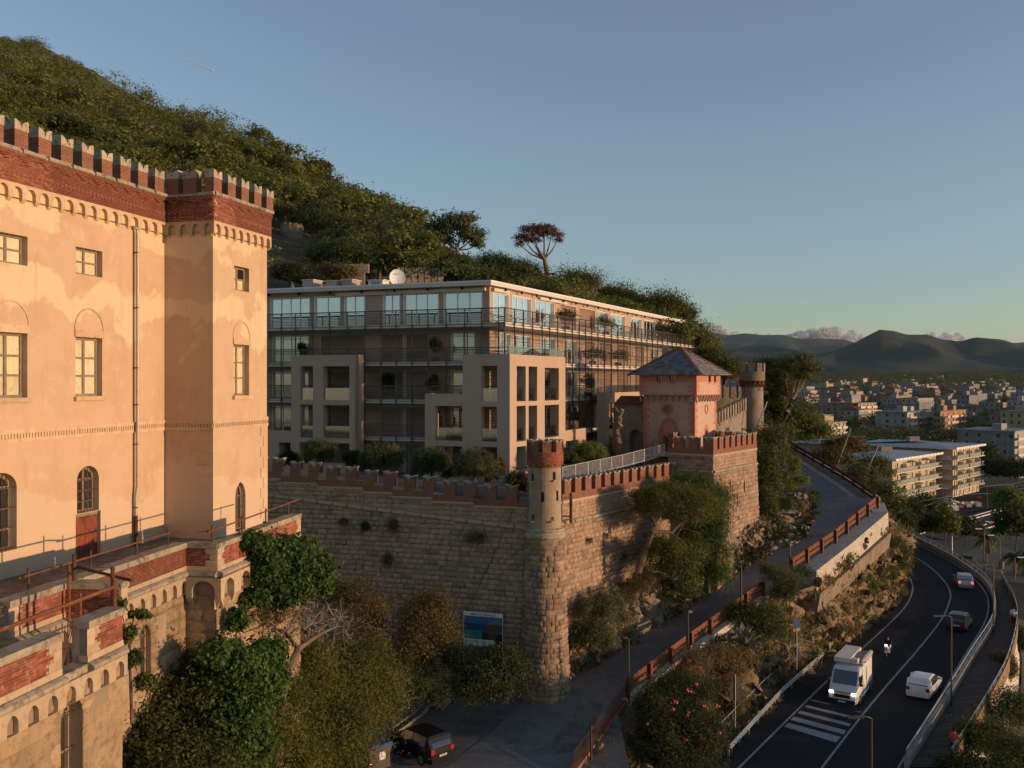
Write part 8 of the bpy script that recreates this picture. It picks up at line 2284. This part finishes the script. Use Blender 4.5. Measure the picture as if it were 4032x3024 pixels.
def wheel(parent,org,head,x,y,r,w):
 mb=MB();f=Fr((0,0),(1,0),(0,1));n=16;o=.0
 ring=[(x+r*math.cos(6.2832*k/n),r+r*math.sin(6.2832*k/n))for k in range(n)]
 mb.prism(f,ring,y-w/2,y+w/2);t=obj('wheel',xf(mb,org,head),M['tyre'],parent)
 mb=MB();mb.prism(f,[(x+r*.62*math.cos(6.2832*k/n),r+r*.62*math.sin(6.2832*k/n))for k in range(n)],y-w/2-.012,y+w/2+.012);obj('rim',xf(mb,org,head),M['hub'],t)
def vehicle(name,label,cat,pos,head,prof,W,belt,cab,paint,wb,wr=.31,tail='tail',headm='lampglass',roofw=.76,plate=None,zbot=.2,lower=None,group=None,side_glass=True,extra_w=0):
 """prof: (x, z top) from the tail to the nose; cab: (rear screen base, rear roof, front roof, windscreen base) as indexes"""
 org=tuple(pos);t=thing(name,label,cat,org,group);hw=W/2;L=prof[-1][0]
 def ring(i):
  x,z=prof[i];e=min(x,L-x);w=hw*(.90+.10*min(1,e/.5));bz=min(belt,z-.02)
  wt=hw*roofw if cab[1]<=i<=cab[2]else w*.93
  return[(x,-w*.93,zbot),(x,-w,zbot+.25),(x,-w,bz*.8),(x,-w*.97,bz),(x,-wt,z-.04),(x,-wt*.85,z),(x,wt*.85,z),(x,wt,z-.04),(x,w*.97,bz),(x,w,bz*.8),(x,w,zbot+.25),(x,w*.93,zbot)]
 R=[[Vector(p)for p in ring(i)]for i in range(len(prof))]
 mb=MB();mb.strip(R);mb.face(R[0]);mb.face(R[-1][::-1]);obj('body',xf(mb,org,head),M[paint],t,smooth=False)
 def panel(nm,a,b,mat,e=.055,fa=.06,fb=.94):
  (p0,p1),(q0,q1)=a,b
  P0,P1,Q0,Q1=p0.lerp(p1,fa),p0.lerp(p1,fb),q0.lerp(q1,fa),q0.lerp(q1,fb)
  P0,Q0=P0.lerp(Q0,.08),Q0.lerp(P0,.06);P1,Q1=P1.lerp(Q1,.08),Q1.lerp(P1,.06)
  n=(P1-P0).cross(Q0-P0).normalized();c=Vector((L/2,0,.5));n=n if n.dot(P0-c)>0 else-n
  mb=MB();A=[P0,P1,Q1,Q0];mb.hexa([p-n*.03 for p in A]+[p+n*e for p in A]);return obj(nm,xf(mb,org,head),M[mat],t)
 r0,r1,f1,f0=cab
 if r0 is not None:panel('rear_window',(R[r0][4],R[r0][7]),(R[r1][4],R[r1][7]),'car_glass')
 panel('windscreen',(R[f0][4],R[f0][7]),(R[f1][4],R[f1][7]),'car_glass')
 if side_glass:
  for k,b in((4,3),(7,8)):
   m=(r1+f1)//2 if f1-r1>1 else None
   segs=[(r1,m),(m,f1)]if m and m not in(r1,f1)else[(r1,f1)]
   for s,e in segs:panel('side_window',(R[s][b],R[e][b]),(R[s][k],R[e][k]),'car_glass',fa=.04,fb=.96)
   panel('quarter_window',(R[f1][b],R[f1][b].lerp(R[f0][b],.75)),(R[f1][k],R[f1][k].lerp(R[f0][b],.15)),'car_glass')
 for x in wb:
  for y in(-hw+.1,hw-.1):wheel(t,org,head,x,y,wr,.2)
 f=Fr((0,0),(1,0),(0,1))
 def lamp(nm,x0,x1,y0,y1,z0,z1,mat):mb=MB();mb.abox(x0,x1,y0,y1,z0,z1);return obj(nm,xf(mb,org,head),M[mat],t)
 zt=min(belt,prof[1][1])-.02
 for s in(-1,1):
  y0,y1=sorted((s*hw*.90,s*hw*.62));lamp('tail_light',-.03+(.0),.12,y0,y1,zt-.26,zt-.02,tail);lamp('headlight',L-.25,L-.02,y0,y1,prof[-2][1]-.16,prof[-2][1]-.02,headm)
  y0,y1=sorted((s*hw*1.0,s*(hw*1.0+.2)));lamp('mirror',prof[f0][0]-.35,prof[f0][0]-.2,y0,y1,belt+.02,belt+.18,lower or paint)
 lamp('rear_bumper',-.06,.05,-hw*.86,hw*.86,zbot+.05,zbot+.32,lower or paint);lamp('front_bumper',L-.06,L+.06,-hw*.88,hw*.88,zbot+.02,zbot+.3,lower or paint)
 lamp('licence_plate',-.075,-.06,-.26,.26,zbot+.36,zbot+.47,'plate');lamp('licence_plate',L+.06,L+.075,-.26,.26,zbot+.12,zbot+.23,'plate')
 if plate:
  c,s=math.cos(head),math.sin(head);w=lambda v:Vector((org[0]+v[0]*c-v[1]*s,org[1]+v[0]*s+v[1]*c,org[2]+v[2]));text('plate_lettering',plate,.1,M['ink'],face_m(w((-.08,0,zbot+.38)),w((0,-1,0))-w((0,0,0)),Vector((0,0,1))),t)
 return t,org,head
def hd(a,b):d=b-a;return math.atan2(d.y,d.x)
def road_head(p,away=True):
 i=min(range(len(cl)),key=lambda k:(cl[k]-p).length);d=cl[min(i+1,len(cl)-1)]-cl[max(i-1,0)];h=math.atan2(d.y,d.x);return h if away else h+math.pi
def place(p,head,L):return Vector((p.x-math.cos(head)*L/2,p.y-math.sin(head)*L/2,RZ0))
HATCH=[(0,.62),(.06,.98),(.5,1.36),(.75,1.42),(1.7,1.45),(2.35,1.41),(3.05,1.0),(3.7,.90),(4.08,.74),(4.22,.52)]
p=c6r(1235,975);h=road_head(p)-.03
vehicle('white_car','white hatchback with dark rear window driving away along the main road','car',place(p,h,4.2),h,HATCH,1.78,.93,(1,3,5,6),'car_white',(.75,3.4),plate=None)
SMALL=[(0,.6),(.05,1.0),(.42,1.42),(.6,1.48),(1.5,1.53),(2.1,1.49),(2.75,1.06),(3.4,.92),(3.66,.75),(3.78,.5)]
p=c4r(1090,1405);h=road_head(p)
vehicle('silver_car','small silver car with lit red tail lamps, farthest car on the bend','car',place(p,h,3.8),h,SMALL,1.68,.95,(1,3,5,6),'car_silver',(.65,3.0),tail='tail_lit')
BOXY=[(0,.6),(.05,.95),(.28,1.45),(.42,1.52),(1.4,1.56),(2.0,1.50),(2.6,1.02),(3.3,.92),(3.55,.75),(3.66,.5)]
p=c6r(1560,395);h=road_head(p)-.05
vehicle('dark_car','boxy dark small car with a pale roof edge following the silver car','car',place(p,h,3.65),h,BOXY,1.64,.95,(1,3,5,6),'car_dark',(.65,2.95),lower='trimblk')
p=c6r(575,1005);h=road_head(p,False)+.02
VAN=[(0,.7),(.02,2.25),(.06,2.42),(.3,2.46),(2.6,2.46),(3.9,2.42),(4.2,2.3),(4.85,1.32),(5.35,1.02),(5.5,.55)]
vt,vo,vh=vehicle('white_van','white delivery van with lit headlamps and a loaded roof rack at the zebra crossing','van',place(p,h,5.5),h,VAN,2.02,1.32,(None,2,6,7),'car_white',(1.0,4.4),.34,headm='head_lit',roofw=.9,lower='trimblk',side_glass=False)
def vpart(nm,x0,x1,y0,y1,z0,z1,mat,par=None):mb=MB();mb.abox(x0,x1,y0,y1,z0,z1);return obj(nm,xf(mb,vo,vh),M[mat],par or vt)
for s in(-1,1):
 y0,y1=sorted((s*.99,s*1.024));vpart('side_window',3.75,4.5,y0,y1,1.36,1.95,'car_glass');vpart('door_seam',2.35,2.38,y0,y1,.5,2.2,'trimblk');vpart('rub_strip',.3,4.3,y0,y1,.62,.74,'trimblk')
vpart('bonnet_stripe',5.3,5.44,-.75,.75,.93,.985,'cloth_red');vpart('grille',5.44,5.53,-.55,.55,.62,.82,'trimblk')
rk=thing('roof_load','long pale boxes, a ladder and a tarpaulin roll tied on the van roof','cargo',(vo[0],vo[1],vo[2]+2.47))
def lpart(nm,x0,x1,y0,y1,z0,z1,mat):mb=MB();mb.abox(x0,x1,y0,y1,z0,z1);return obj(nm,xf(mb,vo,vh),M[mat],rk)
lpart('panel_box',.1,3.7,-.98,.15,2.62,2.95,'car_white');lpart('small_box',2.9,3.6,.2,.62,2.6,2.9,'fascia')
for k in range(4):lpart('rack_bar',.4+k,.46+k,-1,1,2.47,2.6,'steel2')
for y in(.3,.46,.6):lpart('ladder_rail',.0,3.2,y,y+.05,2.6,2.68,'steel2')
mb=MB();mb.tube([(.2,.86,2.7),(1.2,.9,2.74),(2.2,.86,2.7),(3.0,.8,2.66)],[.16,.22,.2,.08],8);obj('tarpaulin',xf(mb,vo,vh),M['cloth_grey'],rk)
p=dr(905,1632);q=math.radians(134)
SUV=[(0,.7),(.03,1.06),(.3,1.52),(.45,1.62),(1.6,1.68),(2.4,1.62),(3.0,1.12),(3.7,1.0),(4.1,.8),(4.24,.55)]
vehicle('black_car','black people carrier parked on the forecourt at the bottom of the picture','car',(p.x-math.cos(q)*2.1,p.y-math.sin(q)*2.1,p.z+.05),q,SUV,1.82,1.04,(1,3,5,6),'car_black',(.8,3.35),.33,plate='FD 807FS')
for x,y,h_,pm,lab in((865,505,.2,'car_white','white car parked under the balconies of the cream flats'),(770,492,.2,'car_dark','dark car parked beside the white one under the cream flats'),(1005,590,2.6,'car_white','white car parked nearest the railway in the car park'),(1150,555,2.6,'car_silver','pale estate car in the middle of the parked row'),(1255,550,2.6,'car_silver','grey car at the right end of the parked row'),(1060,565,2.6,'car_red','red car half hidden in the parked row')):
 p=c4z(x,y,4.86);vehicle('parked_car',lab,'car',p,h_-1.0,HATCH,1.78,.93,(1,3,5,6),pm,(.75,3.4),group='cars parked under the cream flats')
mp=c4z(1255,465,4.86);t=thing('parked_motorbike','dark red motorbike parked alone in the car park','motorbike',tuple(mp));mb=MB();mb.tube([mp+Vector((-.6,0,.5)),mp+Vector((0,0,.8)),mp+Vector((.7,0,.7))],[.15,.22,.12],6);obj('body',mb,M['car_red'],t)
for s in(-.7,.7):mb=MB();f=Fr((mp.x+s,mp.y),(1,0),(0,-1));mb.prism(f,[(.3*math.cos(k*.5236),mp.z+.3+.3*math.sin(k*.5236))for k in range(12)],-.07,.07);obj('wheel',mb,M['tyre'],t)
def skin(name,pts,edges,rad,mat,parent,org,head,sub=1):
 me=bpy.data.meshes.new(name);me.from_pydata([tuple(p)for p in pts],edges,[])
 o=bpy.data.objects.new(name,me);COL.objects.link(o);o.modifiers.new('s','SKIN');m=o.modifiers.new('u','SUBSURF');m.levels=sub;m.render_levels=sub
 for v,r in zip(me.skin_vertices[0].data,rad):v.radius=(r,r)if not isinstance(r,tuple)else r
 me.skin_vertices[0].data[0].use_root=True
 dg=bpy.context.evaluated_depsgraph_get();e=bpy.data.meshes.new_from_object(o.evaluated_get(dg));bpy.data.objects.remove(o)
 e.materials.clear();e.materials.append(mat);e.polygons.foreach_set("use_smooth",[True]*len(e.polygons))
 M4=Matrix.Translation(Vector(org))@Matrix.Rotation(head,4,'Z')
 return inst(name,e,M4,parent)
STAND=dict(pel=(0,0,.95),wai=(0,0,1.1),che=(.02,0,1.32),nec=(.03,0,1.47),hed=(.05,0,1.6),top=(.05,0,1.70),shl=(0,.19,1.41),ell=(-.10,.25,1.14),hnl=(.04,.25,.93),shr=(0,-.19,1.41),elr=(.06,-.25,1.13),hnr=(.24,-.23,.99),hil=(0,.09,.9),knl=(.16,.1,.5),anl=(.02,.1,.1),tol=(.2,.11,.04),hir=(0,-.09,.9),knr=(.05,-.1,.5),anr=(-.22,-.1,.13),tor=(-.06,-.11,.04))
SIT=dict(pel=(0,0,.80),wai=(.03,0,.95),che=(.10,0,1.17),nec=(.15,0,1.33),hed=(.19,0,1.47),top=(.2,0,1.58),shl=(.10,.19,1.26),ell=(.27,.27,1.05),hnl=(.5,.26,1.02),shr=(.10,-.19,1.26),elr=(.27,-.27,1.05),hnr=(.5,-.26,1.02),hil=(.05,.1,.78),knl=(.42,.17,.74),anl=(.36,.17,.36),tol=(.52,.17,.32),hir=(.05,-.1,.78),knr=(.42,-.17,.74),anr=(.36,-.17,.36),tor=(.52,-.17,.32))
def person(label,org,head,pose,top_mat,leg_mat,shoe_mat,hair=True,helmet=None,scale=1.0,name='person',group=None,pack=False):
 t=thing('person',label,'person',tuple(org),group);P={k:Vector(v)*scale for k,v in pose.items()}
 K=['pel','wai','che','nec','hed','top','shl','ell','hnl','shr','elr','hnr','hil','knl','anl','tol','hir','knr','anr','tor'];R=[.13,.125,.14,.055,.095,.06,.06,.045,.038,.06,.045,.038,.085,.058,.042,.035,.085,.058,.042,.035]
 E=[('pel','wai'),('wai','che'),('che','nec'),('nec','hed'),('hed','top'),('che','shl'),('shl','ell'),('ell','hnl'),('che','shr'),('shr','elr'),('elr','hnr'),('pel','hil'),('hil','knl'),('knl','anl'),('anl','tol'),('pel','hir'),('hir','knr'),('knr','anr'),('anr','tor')]
 skin('body',[P[k]for k in K],[(K.index(a),K.index(b))for a,b in E],[r*scale for r in R],M['skin'],t,org,head)
 def sub(nm,ks,es,rs,mat):skin(nm,[P[k]if isinstance(k,str)else Vector(k)*scale for k in ks],es,[r*scale for r in rs],M[mat],t,org,head)
 la,ra=P['ell'].lerp(P['hnl'],.85)/scale,P['elr'].lerp(P['hnr'],.85)/scale
 sub('jacket',['pel','wai','che',(P['nec'].lerp(P['che'],.35))/scale,'shl','ell',tuple(la),'shr','elr',tuple(ra)],[(0,1),(1,2),(2,3),(2,4),(4,5),(5,6),(2,7),(7,8),(8,9)],[.165,.16,.175,.08,.085,.068,.058,.085,.068,.058],top_mat)
 for s in 'lr':sub('trouser_leg',['hi'+s,'kn'+s,'an'+s],[(0,1),(1,2)],[.108,.078,.06],leg_mat);sub('shoe',['an'+s,'to'+s],[(0,1)],[.06,.05],shoe_mat)
 if hair:sub('hair',[tuple((P['hed']+Vector((-.035,0,.045)))/scale),tuple((P['top']+Vector((-.03,0,.03)))/scale),tuple((P['hed']+Vector((-.09,0,-.07)))/scale)],[(0,1),(0,2)],[.108,.07,.06],'hair')
 if helmet:sub('helmet',[tuple((P['hed']+Vector((0,0,.02)))/scale),tuple((P['top']+Vector((0,0,.01)))/scale)],[(0,1)],[.145,.11],helmet)
 if pack:mb=MB();mb.tube([Vector((-.04,-.2,1.38)),Vector((-.12,0,1.2)),Vector((.0,.22,1.02))],.02,5);obj('strap',xf(mb,org,head),M['cloth_black'],t)
 return t
wd=lambda p:math.atan2((PRK[min(329,p+4)]-PRK[p]).y,(PRK[min(329,p+4)]-PRK[p]).x)
p1=c6r(1505,1560);p1.z=RZ0+.075;i1=min(range(330),key=lambda k:(PRK[k]-p1).length)
person('person in a coral red hooded jacket and dark trousers walking away on the boardwalk',p1,wd(i1),STAND,'cloth_red','cloth_black','cloth_black',scale=.97)
p2=c6r(2040,378);p2.z=RZ0+.075;i2=min(range(330),key=lambda k:(PRK[k]-p2).length)
person('person in a white shirt, black trousers and pale shoes walking away by the boardwalk railing',p2,wd(i2),STAND,'cloth_white','cloth_black','cloth_white',pack=True)
def bike(name,label,pos,head,col,front_lit,rear_lit):
 org=tuple(pos);t=thing(name,label,'scooter' if name=='scooter' else 'motorbike',org);f=Fr((0,0),(1,0),(0,1))
 for x,r in((-.62,.25),(.66,.25)):
  mb=MB();mb.prism(f,[(x+r*math.cos(k*.3927),r+r*math.sin(k*.3927))for k in range(16)],-.06,.06);w=obj('wheel',xf(mb,org,head),M['tyre'],t);mb=MB();mb.prism(f,[(x+r*.55*math.cos(k*.3927),r+r*.55*math.sin(k*.3927))for k in range(16)],-.065,.065);obj('rim',xf(mb,org,head),M['hub'],w)
 def sk(nm,pts,rad,mat):skin(nm,pts,[(i,i+1)for i in range(len(pts)-1)],rad,M[mat],t,org,head)
 sk('rear_body',[(-.85,0,.72),(-.45,0,.62),(-.1,0,.5)],[(.12,.1),(.17,.2),(.12,.14)],col);sk('seat',[(-.75,0,.8),(-.3,0,.8),(.1,0,.76)],[(.13,.05),(.15,.06),(.1,.05)],'trimblk');sk('footboard',[(-.15,0,.34),(.35,0,.34)],[(.16,.06),(.14,.06)],col)
 sk('front_shield',[(.38,0,.36),(.46,0,.7),(.42,0,.96)],[(.16,.05),(.21,.06),(.14,.06)],col);sk('front_mudguard',[(.85,0,.42),(.66,0,.54),(.46,0,.45)],[(.06,.03),(.09,.05),(.07,.03)],col);sk('fork',[(.66,0,.26),(.44,0,.95)],[.04,.05],'trimblk')
 sk('handlebar',[(.44,-.33,1.05),(.47,0,1.0),(.44,.33,1.05)],[.025,.07,.025],'trimblk')
 mb=MB();mb.abox(.50,.60,-.09,.09,.93,1.05);obj('headlight',xf(mb,org,head),M['head_lit' if front_lit else 'lampglass'],t);mb=MB();mb.abox(-.98,-.9,-.12,.12,.66,.78);obj('tail_light',xf(mb,org,head),M['tail_lit' if rear_lit else 'tail'],t)
 mb=MB();mb.abox(-.99,-.97,-.1,.1,.45,.57);obj('licence_plate',xf(mb,org,head),M['plate'],t)
 return t
p=c6r(905,645);h=road_head(p,False);bike('scooter','white scooter with its headlamp lit riding towards the zebra crossing',p,h,'car_white',True,False)
person('person in a black jacket, grey trousers and dark helmet riding the white scooter',Vector((p.x-.25*math.cos(h),p.y-.25*math.sin(h),p.z)),h,SIT,'cloth_black','cloth_grey','cloth_white',False,'cloth_black')
p=c4r(535,955);h=road_head(p);bike('motorbike','dark motorbike with a lit red tail lamp vanishing round the bend',p,h,'car_black',False,True)
for k,(dx,m)in enumerate(((-.05,'car_white'),(-.55,'car_white'))):
 person(('person in black with a pale helmet steering the motorbike at the far bend','person in black with a pale helmet on the pillion seat of the far motorbike')[k],Vector((p.x+dx*math.cos(h),p.y+dx*math.sin(h),p.z+.04*k)),h,SIT,'cloth_black','cloth_black','cloth_black',False,m)
def lamp(label,b,h,kind,grp='lamp posts of the drive and the main road',arm=(-.9,0)):
 b=Vector(b);t=thing('street_lamp',label,'street lamp',tuple(b),grp);mb=MB();mb.tube([b-Vector((0,0,.4)),b+Vector((0,0,h))],[.075,.055],8);obj('pole',mb,M['steel'],t)
 top=b+Vector((0,0,h));f=Fr(top.xy,Vector(arm).normalized())
 if kind=='arm':mb=MB();mb.tube([top,f.P(.25,0,top.z+.12),f.P(.55,0,top.z+.13)],.04,6);obj('arm',mb,M['steel'],t);mb=MB();mb.box(f,.5,1.35,-.12,.12,top.z+.1,top.z+.17);obj('lamp_head',mb,M['steel'],t)
 elif kind=='tee':mb=MB();mb.box(f,-.55,.55,-.1,.1,top.z-.02,top.z+.06);obj('lamp_head',mb,M['steel'],t)
 elif kind=='disc':mb=MB();mb.lathe(f.P(.3,0,0),[(.02,top.z-.05),(.24,top.z),(.24,top.z+.07),(.02,top.z+.1)],14);mb.box(f,0,.1,-.03,.03,top.z-.02,top.z+.04);obj('lamp_head',mb,M['steel'],t)
 else:
  for dx,dz in((.16,-.1),(-.14,-.5),(.2,-.55),(.1,-.02))[:4 if kind=='cams' else 1]:mb=MB();mb.box(f,dx-.12,dx+.14,-.07,.07,top.z+dz-.08,top.z+dz+.08);obj('camera',mb,M['trimblk' if kind=='cams' else 'steel2'],t)
def hgt(xD,yb,yt,d):return(yb-yt)/2.16016*d/FOC
for x,yb,yt,kind,lab,arm in((1358,1515,1378,'disc','dark lamp post with a round head at the lower end of the rusty rail',(-1,.1)),(1486,1408,1318,'cam','dark post with a camera standing behind the near rusty rail',(1,0)),(1601,1322,1218,'tee','dark lamp post with a flat head near the upper end of the near rail',(-1,.2)),(1706,1232,1168,'cam','short dark post at the lower end of the hairpin rail',(1,0)),(1277,1640,1560,'cams','dark post crowded with cameras at the bottom of the drive',(1,.2))):
 b=dr(x,yb);lamp(lab,b,hgt(x,yb,yt,b.y),kind,arm=arm)
for x,yb,yt,lab in((1691,1088,1012,'lamp post with a flat head on the planted island, nearer one'),(1723,1038,1001,'lamp post behind the young pine on the planted island')):b=gp(x,yb,96 if x<1700 else 108);lamp(lab,b,hgt(x,yb,yt,b.y),'tee',arm=(-1,.1))
for X,yb,yt,lab in((760,2130,1215,'street lamp at the bottom edge reaching over the main road'),(1480,1110,300,'street lamp at the parapet beside the white hatchback'),(1860,440,-165,'street lamp at the parapet where the boardwalk turns')):
 b=c6r(X,yb);h_=(yb-yt)/2.292/3.9375*b.y/FOC;lamp(lab,b,h_,'arm',arm=(-1,-.15))
def back_sign(label,pole_xy,top_z,shapes,solar=False):
 b=rd(*pole_xy);t=thing('road_sign',label,'road sign',tuple(b));mb=MB();mb.tube([b,Vector((b.x,b.y,top_z))],.035,6);obj('pole',mb,M['steel2'],t);f=Fr((b.x,b.y+.05),(.9,.42),(-.42,.9))
 for kd,z,r in shapes:
  mb=MB();n=3 if kd=='tri' else 20;o=math.pi/2 if kd=='tri' else 0
  mb.prism(f,[(r*math.cos(o+6.2832*k/n),z+r*math.sin(o+6.2832*k/n))for k in range(n)],.0,.03);obj('sign_plate',mb,M['trimblk'],t)
 if solar:
  mb=MB();p=Vector((b.x,b.y,top_z));mb.hexa([p+Vector(v)for v in((-.28,-.22,.02),(.28,-.22,.02),(.28,.16,.5),(-.28,.16,.5),(-.28,-.26,.06),(.28,-.26,.06),(.28,.12,.54),(-.28,.12,.54))]);obj('solar_panel',mb,m_flat("solar cells",(.12,.17,.24),.15,.6),t);mb=MB();mb.box(f,-.35,.35,-.02,.02,top_z-.35,top_z-.1);obj('name_board',mb,M['timber'],t)
back_sign('dark backs of a triangular and a round road sign on one pole beside the oleander',(1588,1594),19.1,[('tri',18.45,.62),('disc',17.75,.42)])
back_sign('dark backs of two triangular signs under a small solar panel at the cliff foot',(1721,1466),19.0,[('tri',18.0,.55),('tri',16.95,.62)],True)
bp=dr(1167,1497);t=thing('barrier','raised white barrier arm on a dark cabinet at the foot of the round turret','barrier',tuple(bp));f=Fr(bp.xy,(.8,.6));mb=MB();mb.box(f,-.55,.55,-.35,.35,bp.z-.1,bp.z+.1);obj('plinth',mb,M['concrete'],t)
mb=MB();mb.box(f,-.2,.2,-.17,.17,bp.z+.1,bp.z+1.2);obj('cabinet',mb,M['trimblk'],t);mb=MB();mb.box(f,-.21,.21,-.18,.18,bp.z+1.202,bp.z+1.3);obj('lid',mb,M['white'],t)
mb=MB();mb.box(f,-.16,-.05,-.27,-.19,bp.z+.9,bp.z+5.3);obj('arm',mb,M['white'],t);mb=MB();mb.box(f,-.06,.16,-.25,-.21,bp.z+5.1,bp.z+5.32);obj('arm_tip',mb,M['steel2'],t);mb=MB();mb.tube([f.P(.02,-.23,bp.z+3.9),f.P(.0,-.23,bp.z+5.0)],.02,5);obj('support_rod',mb,M['white'],t)
mb=MB();q=f.P(.75,.1,bp.z);mb.tube([q,q+Vector((0,0,.75))],.06,8);o=tag(obj('bollard',mb,M['white']),'short pale post beside the barrier cabinet','bollard');mb=MB();mb.tube([q+Vector((0,0,.75)),q+Vector((0,0,.87))],.07,8);obj('cap',mb,M['trimblk'],o)
BF=KLb.off(.4);b0_,z1_=BF.at(1825,2406);b1_,_=BF.at(1979,2421);z0_=BF.at(1979,2552)[1]
bb_=thing('billboard','blue sales billboard with a sea view and a tower fixed to the shaded wall','billboard',tuple(BF.P((b0_+b1_)/2,0,z0_)));Wb,Hb=b1_-b0_,z1_-z0_
mb=MB();mb.box(BF,b0_,b1_,-.06,0,z0_,z1_);obj('board',mb,M['white'],bb_)
def bq(nm,poly,mat,t):mb=MB();mb.prism(BF,[(b0_+x*Wb,z0_+y*Hb)for x,y in poly],-.01,t);return obj(nm,mb,mat,bb_)
pc=lambda n,c:m_flat("print "+n,c,.5,.3,0,.12,1.5)
bq('printed_sky',[(.01,.66),(.99,.66),(.99,.88),(.01,.88)],pc("sky",(.035,.13,.26)),.004);bq('printed_sea',[(.01,.46),(.99,.46),(.99,.66),(.01,.66)],pc("sea",(.015,.07,.13)),.004);bq('printed_shallows',[(.01,.2),(.99,.2),(.99,.46),(.01,.46)],pc("shallows",(.04,.22,.20)),.004)
pt_=pc("tower",(.10,.06,.05));bq('printed_tower',[(.65,.2),(.93,.2),(.93,.5),(.95,.66),(.63,.66),(.65,.5)],pt_,.008);bq('printed_roof',[(.58,.66),(.99,.66),(.99,.74),(.86,.83)],pc("roof",(.16,.15,.15)),.010);bq('printed_wall',[(.48,.2),(.65,.2),(.65,.42),(.62,.42),(.62,.46),(.58,.46),(.58,.42),(.54,.42),(.54,.46),(.5,.46),(.48,.42)],pc("wall",(.04,.025,.02)),.008);bq('printed_shade',[(.78,.08),(.99,.08),(.99,.42),(.86,.36)],pc("shade",(.02,.018,.018)),.012)
up=Vector((0,0,1));rt_=Vector((BF.u.x,BF.u.y,0))
text('headline',"VENDITA RESIDENZE",Hb*.085,M['ink'],face_m(BF.P(b0_+Wb*.5,.006,z0_+Hb*.905),rt_,up),bb_);text('small_print',"Per informazioni e vendite",Hb*.055,M['ink'],face_m(BF.P(b0_+Wb*.3,.006,z0_+Hb*.12),rt_,up),bb_)
for x in(.1,.8):mb=MB();a=b0_+Wb*x;mb.tube([BF.P(a,-.1,z1_-.1),BF.P(a,-.1,z1_+.3)],.03,5);obj('bracket',mb,M['steel'],bb_)
ca=[KLb.at(2022,2003,.12),KLb.at(1960,2150,.18),KLb.at(1846,2392,.3)];mb=MB();mb.tube([KLb.P(ca[0][0],.12,ca[0][1]),KLb.P(ca[1][0],.18,ca[1][1]-.05),KLb.P(ca[2][0],.3,ca[2][1])],.018,4);tag(obj('cable',mb,M['ink']),'thin black cable running down the shaded wall to the billboard','cable')
c8=lambda x,y:ray_hit((1200+x/2.011)/1.82278,(2300+y/2.011)/1.82278,drive_z)
tr=thing('wooden_rail','weathered wooden rail along the edge of the forecourt behind the black car','rail',tuple(c8(870,1060)));Pq=[c8(698,1185),c8(870,1060),c8(1005,918),c8(1165,800)]
for p in Pq:mb=MB();mb.tube([p-Vector((0,0,.3)),p+Vector((0,0,1.5))],.04,5);obj('post',mb,M['timber'],tr)
for z in(.35,1.15):
 for a,b in zip(Pq[:-1],Pq[1:]):mb=MB();mb.tube([a+Vector((0,0,z)),b+Vector((0,0,z+.02))],.045,5);obj('rail',mb,M['timber'],tr)
for a,b in zip(Pq[:-1],Pq[1:]):mb=MB();f=Fr(a.xy,(b-a).xy);mb.hexa([f.P(0,.3,a.z-.1),f.P((b-a).xy.length,.3,b.z-.1),f.P((b-a).xy.length,.36,b.z-.1),f.P(0,.36,a.z-.1),f.P(0,.3,a.z+.22),f.P((b-a).xy.length,.3,b.z+.22),f.P((b-a).xy.length,.36,b.z+.22),f.P(0,.36,a.z+.22)]);obj('kick_board',mb,M['timber'],tr)
for k in range(5):
 a,b=c8(1000+k*22,985+k*6),c8(1118+k*8,885+k*14);a.z+=.08+.1*(k%2);b.z+=.08+.1*(k%2);mb=MB();f=Fr(a.xy,(b-a).xy);L=(b-a).xy.length
 mb.hexa([f.P(0,-.07,a.z),f.P(L,-.07,b.z),f.P(L,.07,b.z),f.P(0,.07,a.z),f.P(0,-.07,a.z+.1),f.P(L,-.07,b.z+.1),f.P(L,.07,b.z+.1),f.P(0,.07,a.z+.1)]);tag(obj('timber_plank',mb,M['timber']),'weathered plank lying in the small pile beside the wooden rail','plank','planks piled by the wooden rail')
p=c8(560,1440);t=thing('recycling_bin','big recycling bin with a blue lid beside the black car','bin',tuple(p));f=Fr(p.xy,(.75,.66));mb=MB();mb.box(f,-.75,.75,-.55,.55,p.z,p.z+1.15);obj('container',mb,M['steel'],t);mb=MB();mb.prism(Fr(f.P(0,0,0).xy,f.u,f.n),[(-.8,p.z+1.152),(.8,p.z+1.152),(.7,p.z+1.38),(-.7,p.z+1.38)],-.6,.6);obj('lid',mb,M['car_blue'],t);mb=MB();mb.box(f,-.1,.3,.55,.56,p.z+.5,p.z+.95);obj('notice',mb,M['plate'],t)
for k in range(3):mb=MB();mb.box(f,-.74,-.55,.55,.562,p.z+.15+k*.2,p.z+.25+k*.2);obj('reflector',mb,M['tail']if k%2==0 else M['white'],t)
HZ=NT("valley air");pv=HZ.n("ShaderNodeVolumePrincipled");pv.inputs['Color'].default_value=(.55,.72,.82,1);pv.inputs['Density'].default_value=.00002;pv.inputs['Anisotropy'].default_value=.2
HZ.l(pv.outputs[0],HZ.out.inputs['Volume'])
mb=MB();mb.abox(-3500,9500,-400,10500,-42,420);o=obj('haze',mb,HZ.m);o['kind']='stuff';o.visible_shadow=True
